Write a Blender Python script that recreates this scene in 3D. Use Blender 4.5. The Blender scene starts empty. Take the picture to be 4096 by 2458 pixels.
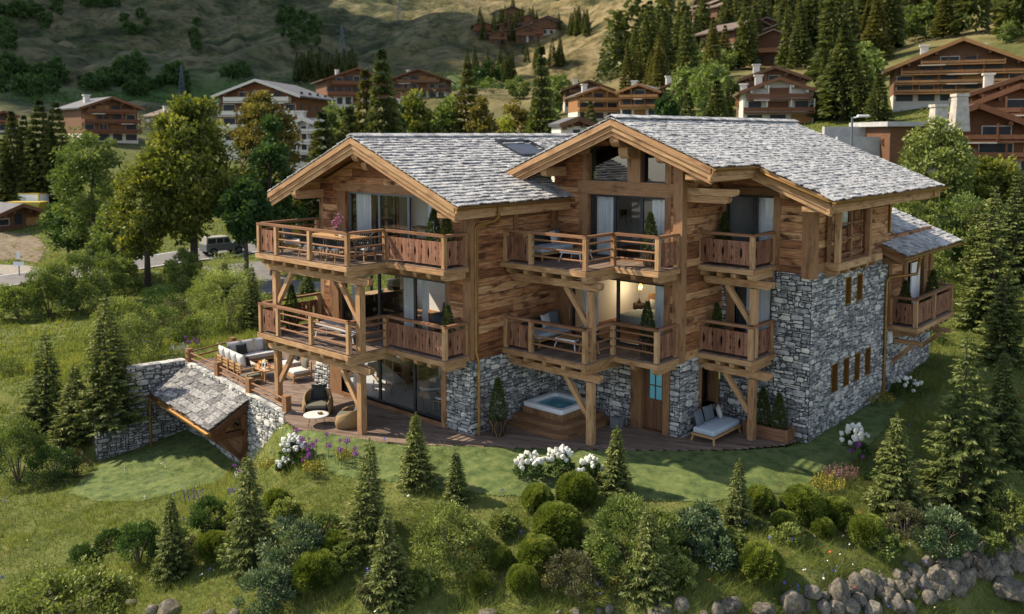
import bpy, math, random
import numpy as np
from mathutils import Vector, Matrix, noise as mnoise
random.seed(7); rng = np.random.default_rng(11)
scene = bpy.context.scene
COL = scene.collection
R_ = math.radians

# ------------------------------------------------------------------ camera
# world axes: x runs along the house front (to the right), y into the depth, z up; origin under the corner of the left balcony
YAW, PITCH, ROLL = 0.73539, 0.0765193, -0.0015295
FPX, CXP, CYP = 3558.63, 2048.0, 815.15
CAM = np.array([22.931, -17.523, 9.760])
_fw = np.array([-math.sin(YAW)*math.cos(PITCH), math.cos(YAW)*math.cos(PITCH), -math.sin(PITCH)])
_r0 = np.array([math.cos(YAW), math.sin(YAW), 0.0]); _u0 = np.cross(_r0, _fw)
RIGHT = _r0*math.cos(ROLL) + _u0*math.sin(ROLL); UP = -_r0*math.sin(ROLL) + _u0*math.cos(ROLL); FWD = _fw
FH = FWD*np.array([1, 1, 0]); FH /= np.linalg.norm(FH)      # horizontal forward
RH = np.array([FH[1], -FH[0], 0.0])                         # horizontal right
cam_d = bpy.data.cameras.new('camera'); cam = bpy.data.objects.new('camera', cam_d); COL.objects.link(cam)
mw = Matrix.Identity(4)
for i in range(3):
    mw[i][0] = RIGHT[i]; mw[i][1] = UP[i]; mw[i][2] = -FWD[i]; mw[i][3] = CAM[i]
cam.matrix_world = mw
cam_d.sensor_width = 36; cam_d.lens = FPX/4096*36; cam_d.shift_y = -(1229-CYP)/4096
cam_d.clip_start = 0.5; cam_d.clip_end = 9000
cam_d.dof.use_dof = True; cam_d.dof.focus_distance = 28.0; cam_d.dof.aperture_fstop = 0.68
scene.camera = cam

# ------------------------------------------------------------------ light
SUN_EL = R_(44)
_sd = np.array([-0.888, -0.460, 0.0]); _sd /= np.linalg.norm(_sd)
SUN = np.array([_sd[0]*math.cos(SUN_EL), _sd[1]*math.cos(SUN_EL), math.sin(SUN_EL)])   # towards the sun
world = bpy.data.worlds.new('World'); scene.world = world; world.use_nodes = True
wn = world.node_tree.nodes; wl = world.node_tree.links
sky = wn.new('ShaderNodeTexSky'); sky.sky_type = 'NISHITA'; sky.sun_disc = False
sky.sun_elevation = SUN_EL; sky.sun_rotation = math.atan2(SUN[0], SUN[1])
sky.altitude = 1500; sky.air_density = 1.0; sky.dust_density = 1.0
wn['Background'].inputs['Strength'].default_value = 0.15
hsv = wn.new('ShaderNodeHueSaturation'); hsv.inputs['Saturation'].default_value = 0.62
wl.new(sky.outputs[0], hsv.inputs['Color']); wl.new(hsv.outputs[0], wn['Background'].inputs['Color'])
sun_d = bpy.data.lights.new('sun', 'SUN'); sun_d.energy = 4.7; sun_d.angle = R_(0.6); sun_d.color = (1.0, 0.86, 0.66)
sun = bpy.data.objects.new('sun', sun_d); COL.objects.link(sun)
sun.rotation_euler = Vector(SUN).to_track_quat('Z', 'Y').to_euler(); sun.location = (-40, -30, 60)
vs = scene.view_settings; vs.view_transform = 'Standard'; vs.look = 'None'; vs.gamma = 1; vs.exposure = 0.85; vs.use_curve_mapping = False
scene.render.engine = 'CYCLES'
cy = scene.cycles
cy.max_bounces = 6; cy.diffuse_bounces = 3; cy.glossy_bounces = 3; cy.transmission_bounces = 5; cy.transparent_max_bounces = 12
cy.use_denoising = True; cy.caustics_reflective = False; cy.caustics_refractive = False
cy.sample_clamp_indirect = 4.0

# ------------------------------------------------------------------ naming
def tag(o, label=None, cat=None, group=None, kind=None):
    if label: o['label'] = label
    if cat: o['category'] = cat
    if group: o['group'] = group
    if kind: o['kind'] = kind
    return o
def empty(name, loc=(0, 0, 0), rz=0.0, label=None, cat=None, group=None):
    o = bpy.data.objects.new(name, None); COL.objects.link(o)
    o.location = loc; o.rotation_euler = (0, 0, rz); o.empty_display_size = 0.2
    return tag(o, label, cat, group)
def link(name, me, parent=None, loc=None, rz=None, scale=None):
    o = bpy.data.objects.new(name, me); COL.objects.link(o)
    if parent: o.parent = parent
    if loc is not None: o.location = loc
    if rz is not None: o.rotation_euler = (0, 0, rz)
    if scale is not None: o.scale = scale
    return o
def copy_tree(o, loc=None, rz=None, scale=None, label=None, group=None, parent=None):
    c = o.copy(); COL.objects.link(c)
    if parent: c.parent = parent
    if loc is not None: c.location = loc
    if rz is not None: c.rotation_euler = (0, 0, rz)
    if scale is not None: c.scale = scale
    if label: c['label'] = label
    if group: c['group'] = group
    for ch in o.children: copy_tree(ch, parent=c)
    return c

# ------------------------------------------------------------------ materials
def _new(name):
    m = bpy.data.materials.new(name); m.use_nodes = True
    nt = m.node_tree; return m, nt.nodes, nt.links, nt.nodes['Principled BSDF']
def _ramp(N, cols, pos=None):
    r = N.new('ShaderNodeValToRGB'); el = r.color_ramp.elements
    n = len(cols); pos = pos or [i/(n-1) for i in range(n)]
    while len(el) < n: el.new(0.5)
    for e, c, p in zip(el, cols, pos): e.position = p; e.color = (*c, 1)
    return r
def surf(name, cols, pos=None, coord='UV', scale=(1, 1, 1), nscale=4.0, detail=5, tw=0.5, rough=0.8, bump=0.0, bscale=None, metal=0.0,
         stain=None, sscale=(1, 1, 1), samt=(0.5, 0.7), spec=0.3, contrast=1.0):
    """ramp(noise mixed with the per-face 'tint'), an optional stain colour on a second, coarser noise, bump from the first noise"""
    m, N, L, P = _new(name)
    tc = N.new('ShaderNodeTexCoord'); mp = N.new('ShaderNodeMapping'); mp.inputs['Scale'].default_value = scale
    L.new(tc.outputs[coord], mp.inputs['Vector'])
    nz = N.new('ShaderNodeTexNoise'); nz.inputs['Scale'].default_value = nscale; nz.inputs['Detail'].default_value = detail; nz.inputs['Roughness'].default_value = 0.6
    L.new(mp.outputs[0], nz.inputs['Vector'])
    ct = N.new('ShaderNodeMapRange'); ct.inputs['From Min'].default_value = 0.5-0.25/contrast; ct.inputs['From Max'].default_value = 0.5+0.25/contrast
    L.new(nz.outputs['Fac'], ct.inputs['Value'])
    at = N.new('ShaderNodeAttribute'); at.attribute_name = 'tint'
    mx = N.new('ShaderNodeMix'); mx.inputs[0].default_value = tw
    L.new(ct.outputs[0], mx.inputs[2]); L.new(at.outputs['Fac'], mx.inputs[3])
    rp = _ramp(N, cols, pos); L.new(mx.outputs[0], rp.inputs[0])
    out = rp.outputs[0]
    if stain:
        mp2 = N.new('ShaderNodeMapping'); mp2.inputs['Scale'].default_value = sscale; L.new(tc.outputs[coord], mp2.inputs['Vector'])
        n2 = N.new('ShaderNodeTexNoise'); n2.inputs['Scale'].default_value = 1.0; n2.inputs['Detail'].default_value = 4; L.new(mp2.outputs[0], n2.inputs['Vector'])
        mr = N.new('ShaderNodeMapRange'); mr.inputs['From Min'].default_value = samt[0]; mr.inputs['From Max'].default_value = samt[1]; L.new(n2.outputs['Fac'], mr.inputs['Value'])
        cm = N.new('ShaderNodeMix'); cm.data_type = 'RGBA'; L.new(mr.outputs[0], cm.inputs[0]); L.new(out, cm.inputs[6]); cm.inputs[7].default_value = (*stain, 1)
        out = cm.outputs[2]
    L.new(out, P.inputs['Base Color'])
    P.inputs['Roughness'].default_value = rough; P.inputs['Metallic'].default_value = metal; P.inputs['Specular IOR Level'].default_value = spec
    if bump:
        b = N.new('ShaderNodeBump'); b.inputs['Strength'].default_value = bump; b.inputs['Distance'].default_value = 0.03
        L.new(nz.outputs['Fac'], b.inputs['Height']); L.new(b.outputs[0], P.inputs['Normal'])
    return m
def plain(name, col, rough=0.5, metal=0.0, spec=0.4, noise=0.12, nscale=9.0, emit=None):
    c0 = tuple(max(0, x*(1-noise)) for x in col); c1 = tuple(min(1, x*(1+noise)) for x in col)
    m = surf(name, [c0, c1], coord='Object', nscale=nscale, tw=0.2, rough=rough, metal=metal, spec=spec)
    if emit:
        P = m.node_tree.nodes['Principled BSDF']; P.inputs['Emission Color'].default_value = (*emit[0], 1); P.inputs['Emission Strength'].default_value = emit[1]
    return m
def wood(name, dark, mid, light, stain=None, samt=(0.52, 0.72), tw=0.45, rough=0.75, bump=0.25, contrast=1.3):
    return surf(name, [dark, mid, light], coord='UV', scale=(0.9, 9.0, 1), nscale=2.2, detail=7, tw=tw, rough=rough, bump=bump, stain=stain, sscale=(1.3, 3.2, 1), samt=samt, contrast=contrast)
def leaf(name, cols, transl=0.3, pos=None, rough=0.6, gloss=0.012):
    m, N, L, P = _new(name)
    N.remove(P); out = N['Material Output']
    at = N.new('ShaderNodeAttribute'); at.attribute_name = 'tint'
    oi = N.new('ShaderNodeObjectInfo'); sb = N.new('ShaderNodeMath'); sb.operation = 'MULTIPLY_ADD'
    L.new(oi.outputs['Random'], sb.inputs[0]); sb.inputs[1].default_value = 0.22; L.new(at.outputs['Fac'], sb.inputs[2])
    s2 = N.new('ShaderNodeMath'); s2.operation = 'SUBTRACT'; L.new(sb.outputs[0], s2.inputs[0]); s2.inputs[1].default_value = 0.11
    rp = _ramp(N, cols, pos); L.new(s2.outputs[0], rp.inputs[0])
    d = N.new('ShaderNodeBsdfDiffuse'); t = N.new('ShaderNodeBsdfTranslucent'); mx = N.new('ShaderNodeMixShader'); mx.inputs[0].default_value = transl
    L.new(rp.outputs[0], d.inputs['Color'])
    hs = N.new('ShaderNodeMix'); hs.data_type = 'RGBA'; hs.blend_type = 'MULTIPLY'; hs.inputs[0].default_value = 1; hs.inputs[7].default_value = (1.0, 1.0, 0.45, 1)
    L.new(rp.outputs[0], hs.inputs[6]); L.new(hs.outputs[2], t.inputs['Color'])
    L.new(d.outputs[0], mx.inputs[1]); L.new(t.outputs[0], mx.inputs[2])
    g = N.new('ShaderNodeBsdfGlossy'); g.inputs['Roughness'].default_value = 0.45; g.inputs['Color'].default_value = (1, 1, 1, 1)
    m2 = N.new('ShaderNodeMixShader'); m2.inputs[0].default_value = gloss
    L.new(mx.outputs[0], m2.inputs[1]); L.new(g.outputs[0], m2.inputs[2]); L.new(m2.outputs[0], out.inputs['Surface'])
    return m
def glass(name, tintc=(0.85, 0.92, 0.95), refl=0.12):
    m, N, L, P = _new(name); N.remove(P); out = N['Material Output']
    tr = N.new('ShaderNodeBsdfTransparent'); tr.inputs[0].default_value = (*tintc, 1)
    g = N.new('ShaderNodeBsdfGlossy'); g.inputs['Roughness'].default_value = 0.02
    fr = N.new('ShaderNodeFresnel'); fr.inputs[0].default_value = 1.5
    mr = N.new('ShaderNodeMath'); mr.operation = 'MULTIPLY_ADD'; mr.inputs[1].default_value = 1.0; mr.inputs[2].default_value = refl-0.04; mr.use_clamp = True
    L.new(fr.outputs[0], mr.inputs[0])
    mx = N.new('ShaderNodeMixShader'); L.new(mr.outputs[0], mx.inputs[0]); L.new(tr.outputs[0], mx.inputs[1]); L.new(g.outputs[0], mx.inputs[2])
    L.new(mx.outputs[0], out.inputs['Surface']); return m

M = {}
M['clad'] = wood('weathered_cladding_wood', (0.082, 0.029, 0.011), (0.285, 0.122, 0.049), (0.60, 0.36, 0.18), stain=(0.078, 0.027, 0.011), samt=(0.52, 0.66), tw=0.6, contrast=1.8)
M['beam'] = wood('aged_beam_wood', (0.11, 0.05, 0.020), (0.235, 0.122, 0.055), (0.34, 0.19, 0.095), stain=(0.08, 0.032, 0.012), samt=(0.55, 0.75))
M['darkbeam'] = wood('dark_brown_beam_wood', (0.055, 0.022, 0.010), (0.125, 0.055, 0.025), (0.19, 0.09, 0.042), stain=(0.04, 0.016, 0.008))
M['fascia'] = wood('honey_coloured_larch', (0.20, 0.10, 0.042), (0.36, 0.205, 0.095), (0.50, 0.33, 0.175), stain=(0.15, 0.068, 0.028), samt=(0.54, 0.74), contrast=1.6)
M['board'] = wood('reddish_balcony_board_wood', (0.085, 0.034, 0.018), (0.19, 0.083, 0.045), (0.34, 0.18, 0.11), stain=(0.065, 0.025, 0.013), samt=(0.55, 0.74), contrast=1.6)
M['rail'] = wood('red_brown_rail_wood', (0.10, 0.042, 0.019), (0.205, 0.098, 0.048), (0.31, 0.17, 0.092), contrast=1.5)
M['deck'] = wood('weathered_grey_brown_decking', (0.075, 0.05, 0.036), (0.165, 0.115, 0.085), (0.27, 0.20, 0.155), stain=(0.06, 0.036, 0.024), samt=(0.55, 0.75))
M['teak'] = wood('teak', (0.22, 0.115, 0.045), (0.36, 0.21, 0.09), (0.45, 0.28, 0.13))
M['door'] = wood('door_wood', (0.06, 0.026, 0.013), (0.135, 0.062, 0.03), (0.21, 0.105, 0.052))
M['oak'] = wood('pale_oak', (0.27, 0.17, 0.09), (0.37, 0.25, 0.14), (0.44, 0.31, 0.18))
M['stone'] = surf('fieldstone', [(0.11, 0.112, 0.11), (0.28, 0.28, 0.27), (0.47, 0.46, 0.43), (0.66, 0.61, 0.51)], pos=[0.12, 0.38, 0.66, 0.92], coord='Object', nscale=7.0, detail=8, tw=0.62, rough=0.9, bump=0.6, stain=(0.135, 0.142, 0.145), sscale=(3.5, 3.5, 5), samt=(0.55, 0.7), contrast=1.3)
M['mortar'] = surf('wall_joint_mortar', [(0.018, 0.018, 0.019), (0.06, 0.06, 0.06)], coord='Object', nscale=14, tw=0.0, rough=1.0)
M['slate'] = surf('grey_stone_shingle', [(0.07, 0.071, 0.073), (0.25, 0.25, 0.25), (0.43, 0.425, 0.415), (0.64, 0.63, 0.60)], pos=[0.1, 0.36, 0.62, 0.92], coord='Object', nscale=16.0, detail=9, tw=0.34, rough=0.75, bump=0.6, spec=0.3, contrast=1.35)
M['slatedark'] = surf('dark_grey_shingle', [(0.035, 0.035, 0.036), (0.11, 0.11, 0.11), (0.21, 0.205, 0.20), (0.34, 0.33, 0.31)], pos=[0.1, 0.4, 0.65, 0.92], coord='Object', nscale=9.0, detail=9, tw=0.4, rough=0.8, bump=0.6, spec=0.3, contrast=1.7)  # darker version of the grey shingle tones, for the lean-to roof
M['slatesub'] = plain('dark_roof_underlay', (0.03, 0.03, 0.032), rough=1.0)
M['bronze'] = surf('bronze_sheet_gutter', [(0.17, 0.085, 0.022), (0.33, 0.185, 0.055)], coord='Object', nscale=3, tw=0.2, rough=0.42, metal=0.55)
M['frame'] = plain('anthracite_window_frame', (0.018, 0.022, 0.026), rough=0.45)
M['alu'] = plain('grey_window_frame', (0.10, 0.12, 0.135), rough=0.4)
M['glass'] = glass('window_glass', (0.95, 0.97, 0.98), 0.05)
M['glassd'] = glass('dark_gable_glass', (0.25, 0.28, 0.3), 0.12)
M['plaster'] = plain('white_plaster', (0.80, 0.80, 0.78), rough=0.9, noise=0.03)
M['curtain'] = surf('sheer_grey_curtain', [(0.50, 0.52, 0.53), (0.78, 0.79, 0.79)], coord='Object', scale=(14, 14, 0.4), nscale=1.5, tw=0.0, rough=0.9)
M['floorwood'] = wood('interior_parquet', (0.17, 0.075, 0.032), (0.24, 0.115, 0.052), (0.30, 0.155, 0.075))
M['greyfloor'] = plain('grey_screed_floor', (0.46, 0.47, 0.46), rough=0.5, noise=0.05)
M['white'] = plain('white_painted_metal', (0.72, 0.72, 0.72), rough=0.4, noise=0.03)
M['fabric_light'] = surf('pale_grey_fabric', [(0.40, 0.39, 0.375), (0.55, 0.535, 0.51)], coord='Object', nscale=30, tw=0.2, rough=0.95, bump=0.1)
M['fabric_blue'] = surf('blue_grey_fabric', [(0.27, 0.32, 0.36), (0.46, 0.51, 0.55)], coord='Object', nscale=24, tw=0.2, rough=0.95, bump=0.1)
M['fabric_grey'] = plain('slate_grey_fabric', (0.10, 0.115, 0.13), rough=0.95)
M['fabric_dark'] = plain('charcoal_fabric', (0.028, 0.03, 0.028), rough=0.95)
M['fabric_olive'] = plain('olive_grey_fabric', (0.115, 0.11, 0.085), rough=0.95)
M['wicker'] = surf('natural_wicker', [(0.17, 0.105, 0.045), (0.34, 0.225, 0.105)], coord='Object', scale=(1, 1, 6), nscale=18, tw=0.3, rough=0.8, bump=0.5)
M['rattan_dark'] = surf('dark_rattan', [(0.010, 0.011, 0.012), (0.045, 0.05, 0.052)], coord='Object', nscale=40, tw=0.3, rough=0.7, bump=0.4)
M['black'] = plain('black_metal', (0.012, 0.012, 0.013), rough=0.5)
M['pot'] = wood('dark_planter_wood', (0.012, 0.009, 0.007), (0.035, 0.024, 0.017), (0.06, 0.042, 0.03))
M['brass'] = plain('brass_wire', (0.45, 0.30, 0.11), rough=0.35, metal=0.6)
M['pebblegrey'] = plain('grey_ceramic', (0.14, 0.145, 0.15), rough=0.7)
M['soil'] = plain('potting_soil', (0.03, 0.02, 0.013), rough=1.0)

# ------------------------------------------------------------------ mesh builder
def V3(*a): return np.array(a, float)
def unit(v): v = np.asarray(v, float); return v/np.linalg.norm(v)
class MB:
    def __init__(s): s.v = []; s.f = []; s.uv = []; s.t = []; s.mi = []; s.sm = []
    def face(s, pts, uvs=None, tint=0.5, mat=0, smooth=False):
        i = len(s.v); s.v += [tuple(p) for p in pts]; s.f.append(tuple(range(i, i+len(pts))))
        if uvs is None:
            p = np.asarray(pts, float); e = unit(p[1]-p[0]); n = np.cross(e, p[-1]-p[0]); n = n/(np.linalg.norm(n)+1e-12); w = np.cross(n, e)
            uvs = [(float((q-p[0]) @ e), float((q-p[0]) @ w)) for q in p]
        s.uv += [tuple(u) for u in uvs]; s.t.append(tint); s.mi.append(mat); s.sm.append(smooth)
    def mesh(s, verts, faces, tint=0.5, mat=0, smooth=True, uvs=None):
        i = len(s.v); s.v += [tuple(p) for p in verts]
        for f in faces:
            s.f.append(tuple(i+k for k in f)); s.t.append(tint); s.mi.append(mat); s.sm.append(smooth)
            s.uv += [(uvs[k] if uvs else (verts[k][0]+verts[k][1], verts[k][2])) for k in f]
    def obox(s, c, ex, ey, ez, L, W, H, tint=None, mat=0):
        """oriented box, ex = grain direction"""
        c = np.asarray(c, float); ex, ey, ez = unit(ex), unit(ey), unit(ez)
        if tint is None: tint = random.random()
        ou, ov = random.uniform(0, 40), random.uniform(0, 40)
        P = lambda x, y, z: c + ex*x*L/2 + ey*y*W/2 + ez*z*H/2
        q = [(-1, -1), (1, -1), (1, 1), (-1, 1)]
        for sg in (1, -1):
            qq = q if sg > 0 else q[::-1]
            s.face([P(a, b, sg) for a, b in qq], [(ou+a*L/2, ov+b*W/2) for a, b in qq], tint, mat)
            qq2 = q[::-1] if sg > 0 else q
            s.face([P(a, sg, b) for a, b in qq2], [(ou+a*L/2, ov+3+b*H/2) for a, b in qq2], tint, mat)
            s.face([P(sg, a, b) for a, b in qq], [(ou+9+b*H/2, ov+a*W/2) for a, b in qq], tint*0.9, mat)
    def box(s, x0, x1, y0, y1, z0, z1, axis=None, tint=None, mat=0):
        d = [x1-x0, y1-y0, z1-z0]; c = ((x0+x1)/2, (y0+y1)/2, (z0+z1)/2)
        if axis is None: axis = int(np.argmax(d))
        E = np.eye(3); o = [i for i in range(3) if i != axis]
        if axis == 1: o = [2, 0]
        s.obox(c, E[axis], E[o[0]], E[o[1]], d[axis], d[o[0]], d[o[1]], tint, mat)
    def beam(s, p0, p1, w, h, up=(0, 0, 1), tint=None, mat=0):
        p0, p1 = np.asarray(p0, float), np.asarray(p1, float); ex = p1-p0; L = np.linalg.norm(ex); ex /= L
        up = np.asarray(up, float)
        if abs(ex @ up) > 0.98: up = V3(1, 0, 0)
        ey = unit(np.cross(up, ex)); ez = np.cross(ex, ey)
        s.obox((p0+p1)/2, ex, ey, ez, L, w, h, tint, mat)
    def prism(s, poly, vec, tint=None, mat=0, ex=None):
        """planar polygon (3D points, counter-clockwise seen against vec) pushed along vec"""
        poly = [np.asarray(p, float) for p in poly]; vec = np.asarray(vec, float)
        if tint is None: tint = random.random()
        ex = unit(ex) if ex is not None else unit(poly[1]-poly[0])
        nrm = unit(vec); ey = np.cross(nrm, ex); o = poly[0]; ou, ov = random.uniform(0, 40), random.uniform(0, 40)
        U = lambda p: (ou+float((p-o) @ ex), ov+float((p-o) @ ey))
        s.face(poly[::-1], [U(p) for p in poly[::-1]], tint, mat)
        top = [p+vec for p in poly]; s.face(top, [U(p) for p in top], tint, mat)
        n = len(poly); h = np.linalg.norm(vec)
        for i in range(n):
            a, b = poly[i], poly[(i+1) % n]; e = b-a; l = np.linalg.norm(e)
            if abs(unit(e) @ ex) > 0.5: uv = [(U(a)[0], ov+5), (U(b)[0], ov+5), (U(b)[0], ov+5+h), (U(a)[0], ov+5+h)]
            else: uv = [(ou, ov+5), (ou+h, ov+5), (ou+h, ov+5+l), (ou, ov+5+l)]
            s.face([a, b, b+vec, a+vec], uv, tint, mat)
    def tube(s, pts, r, n=8, tint=0.5, mat=0, cap=True, smooth=True):
        pts = [np.asarray(p, float) for p in pts]; rs = r if hasattr(r, '__len__') else [r]*len(pts)
        V = []; F = []; prev = None
        for i, p in enumerate(pts):
            d = unit(pts[min(i+1, len(pts)-1)]-pts[max(i-1, 0)])
            if prev is None:
                a = np.cross(d, (0, 0, 1)); a = np.cross(d, (1, 0, 0)) if np.linalg.norm(a) < 0.1 else a
            else: a = prev - d*(prev @ d)
            a = unit(a); prev = a; b = np.cross(d, a)
            for k in range(n):
                t = 2*math.pi*k/n; V.append(p+(a*math.cos(t)+b*math.sin(t))*rs[i])
        for i in range(len(pts)-1):
            for k in range(n): F.append((i*n+k, i*n+(k+1) % n, (i+1)*n+(k+1) % n, (i+1)*n+k))
        uvs = [(float(np.linalg.norm(pts[i]-pts[0])), k*0.05) for i in range(len(pts)) for k in range(n)]
        s.mesh(V, F, tint, mat, smooth, uvs)
        if cap:
            s.face(V[:n][::-1], tint=tint, mat=mat); s.face(V[-n:], tint=tint, mat=mat)
    def lathe(s, prof, c=(0, 0, 0), n=16, tint=0.5, mat=0, smooth=True):
        V = []; F = []
        for r, z in prof:
            for k in range(n): t = 2*math.pi*k/n; V.append((c[0]+r*math.cos(t), c[1]+r*math.sin(t), c[2]+z))
        m = len(prof)
        for i in range(m-1):
            for k in range(n): F.append((i*n+k, i*n+(k+1) % n, (i+1)*n+(k+1) % n, (i+1)*n+k))
        F.append(tuple(range(n))[::-1]); F.append(tuple((m-1)*n+k for k in range(n)))
        s.mesh(V, F, tint, mat, smooth)
    def pillow(s, c, ex, ey, ez, L, W, H, p=0.35, tint=0.5, mat=0, n=9, soft=0.5):
        """plump cushion: a rounded box, thinner towards its edges"""
        c = np.asarray(c, float); ex, ey, ez = unit(ex), unit(ey), unit(ez); V = []; F = []; g = np.linspace(-1, 1, n)
        for sg in (1, -1):
            for a in g:
                for b in g:
                    k = max(abs(a), abs(b)); h = (1-k**4)**0.5*(1-soft*(a*a+b*b)/2*(1-k**4)**0) if k < 1 else 0
                    pin = 1-0.06*(1-abs(a)**2)*(abs(b)**6)-0.0; pin2 = 1-0.06*(1-abs(b)**2)*(abs(a)**6)
                    V.append(c+ex*a*L/2*pin2+ey*b*W/2*pin+ez*sg*(H/2*h))
        for q in range(2):
            o = q*n*n
            for i in range(n-1):
                for j in range(n-1):
                    f = (o+i*n+j, o+(i+1)*n+j, o+(i+1)*n+j+1, o+i*n+j+1); F.append(f if q == 0 else f[::-1])
        s.mesh(V, F, tint, mat, True)
    def rbox(s, x0, x1, y0, y1, z0, z1, r=0.05, tint=0.5, mat=0, rot=None, k=3):
        """box with rounded edges (mattresses, seats)"""
        cx, cy_, cz = (x0+x1)/2, (y0+y1)/2, (z0+z1)/2; hx, hy, hz = (x1-x0)/2, (y1-y0)/2, (z1-z0)/2
        r = min(r, hx, hy, hz); n = 2*k+2; V = []; F = []; idx = {}
        def par(i, h):
            if i <= k: return -1, i/k if k else 1
            return 1, 1-(i-k-1)/k
        def vert(i, j, l):
            key = (i, j, l)
            if key in idx: return idx[key]
            d = []; bs = []
            for q, h in ((i, hx), (j, hy), (l, hz)):
                sgn, t = par(q, h); bs.append(sgn*(h-r)); d.append(sgn*(1-t))
            d = np.array(d); m = np.max(np.abs(d)); nn = np.linalg.norm(d)
            if nn > 0: d = d/nn*r*(1 if m > 0.999 else 1)
            p = np.array(bs)+d; idx[key] = len(V); V.append((cx+p[0], cy_+p[1], cz+p[2])); return idx[key]
        for ax in range(3):
            for e in (0, n-1):
                for i in range(n-1):
                    for j in range(n-1):
                        q = [(i, j), (i+1, j), (i+1, j+1), (i, j+1)]
                        f = []
                        for a, b in q:
                            t = [a, b]; t.insert(ax, e); f.append(vert(*t))
                        flip = (e == 0) ^ (ax == 1)
                        F.append(tuple(f[::-1]) if flip else tuple(f))
        if rot is not None:
            V = [rot(np.array(p)) for p in V]
        s.mesh(V, F, tint, mat, True)
    def build(s, name, mats, parent=None, label=None):
        me = bpy.data.meshes.new(name); me.from_pydata(s.v, [], s.f)
        if not isinstance(mats, (list, tuple)): mats = [mats]
        for m in mats: me.materials.append(M[m] if isinstance(m, str) else m)
        me.polygons.foreach_set('material_index', s.mi); me.polygons.foreach_set('use_smooth', s.sm)
        ul = me.uv_layers.new(name='UVMap'); ul.data.foreach_set('uv', np.array(s.uv, 'f').ravel())
        a = me.attributes.new('tint', 'FLOAT', 'FACE'); a.data.foreach_set('value', np.array(s.t, 'f'))
        me.update()
        o = bpy.data.objects.new(name, me); COL.objects.link(o)
        if parent: o.parent = parent
        if label: o['label'] = label
        return o
def mesh_np(name, verts, faces, tint=None, mats=(), mi=None, smooth=False):
    """fast mesh from numpy: faces (M,k) of one size k"""
    verts = np.asarray(verts, 'f'); faces = np.asarray(faces, 'i'); k = faces.shape[1]; n = len(faces)
    me = bpy.data.meshes.new(name); me.vertices.add(len(verts)); me.vertices.foreach_set('co', verts.ravel())
    me.loops.add(n*k); me.loops.foreach_set('vertex_index', faces.ravel())
    me.polygons.add(n); me.polygons.foreach_set('loop_start', np.arange(0, n*k, k, dtype='i'))
    for m in mats: me.materials.append(M[m] if isinstance(m, str) else m)
    if mi is not None: me.polygons.foreach_set('material_index', np.asarray(mi, 'i'))
    me.polygons.foreach_set('use_smooth', np.full(n, smooth))
    me.update(calc_edges=True)
    if tint is not None:
        a = me.attributes.new('tint', 'FLOAT', 'FACE'); a.data.foreach_set('value', np.asarray(tint, 'f'))
    me.validate(); return me
# ------------------------------------------------------------------ terrain
def _hash(ix, iy, s):
    h = (ix.astype(np.int64)*374761393 + iy.astype(np.int64)*668265263 + s*974711) & 0x7fffffff
    h = ((h ^ (h >> 13))*1274126177) & 0x7fffffff
    return ((h ^ (h >> 16)) & 0xffff)/65535.0
def vnoise(x, y, s=0):
    x0 = np.floor(x); y0 = np.floor(y); fx = x-x0; fy = y-y0; fx = fx*fx*(3-2*fx); fy = fy*fy*(3-2*fy)
    a = _hash(x0, y0, s); b = _hash(x0+1, y0, s); c = _hash(x0, y0+1, s); d = _hash(x0+1, y0+1, s)
    return (a*(1-fx)+b*fx)*(1-fy)+(c*(1-fx)+d*fx)*fy - 0.5
def fbm(x, y, s=0, o=4):
    t = 0; a = 1.0
    for i in range(o): t = t + a*vnoise(x, y, s+i*17); x = x*2.03; y = y*2.03; a *= 0.5
    return t
class RBF:
    def __init__(s, pts):
        P = np.array(pts, float); s.c = P[:, :2]; n = len(P)
        A = np.zeros((n+3, n+3)); A[:n, :n] = s.k(np.hypot(P[:, None, 0]-P[None, :, 0], P[:, None, 1]-P[None, :, 1]))+np.eye(n)*0.3
        A[:n, n] = 1; A[:n, n+1:] = s.c; A[n, :n] = 1; A[n+1:, :n] = s.c.T
        s.w = np.linalg.solve(A, np.r_[P[:, 2], 0, 0, 0]); s.n = n
    def k(s, r): return r          # linear kernel: no overshoot
    def __call__(s, x, y):
        out = s.w[s.n] + s.w[s.n+1]*x + s.w[s.n+2]*y
        for (cx, cy_), w in zip(s.c, s.w[:s.n]): out = out + w*s.k(np.sqrt((x-cx)**2+(y-cy_)**2+0.15))
        return out
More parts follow.
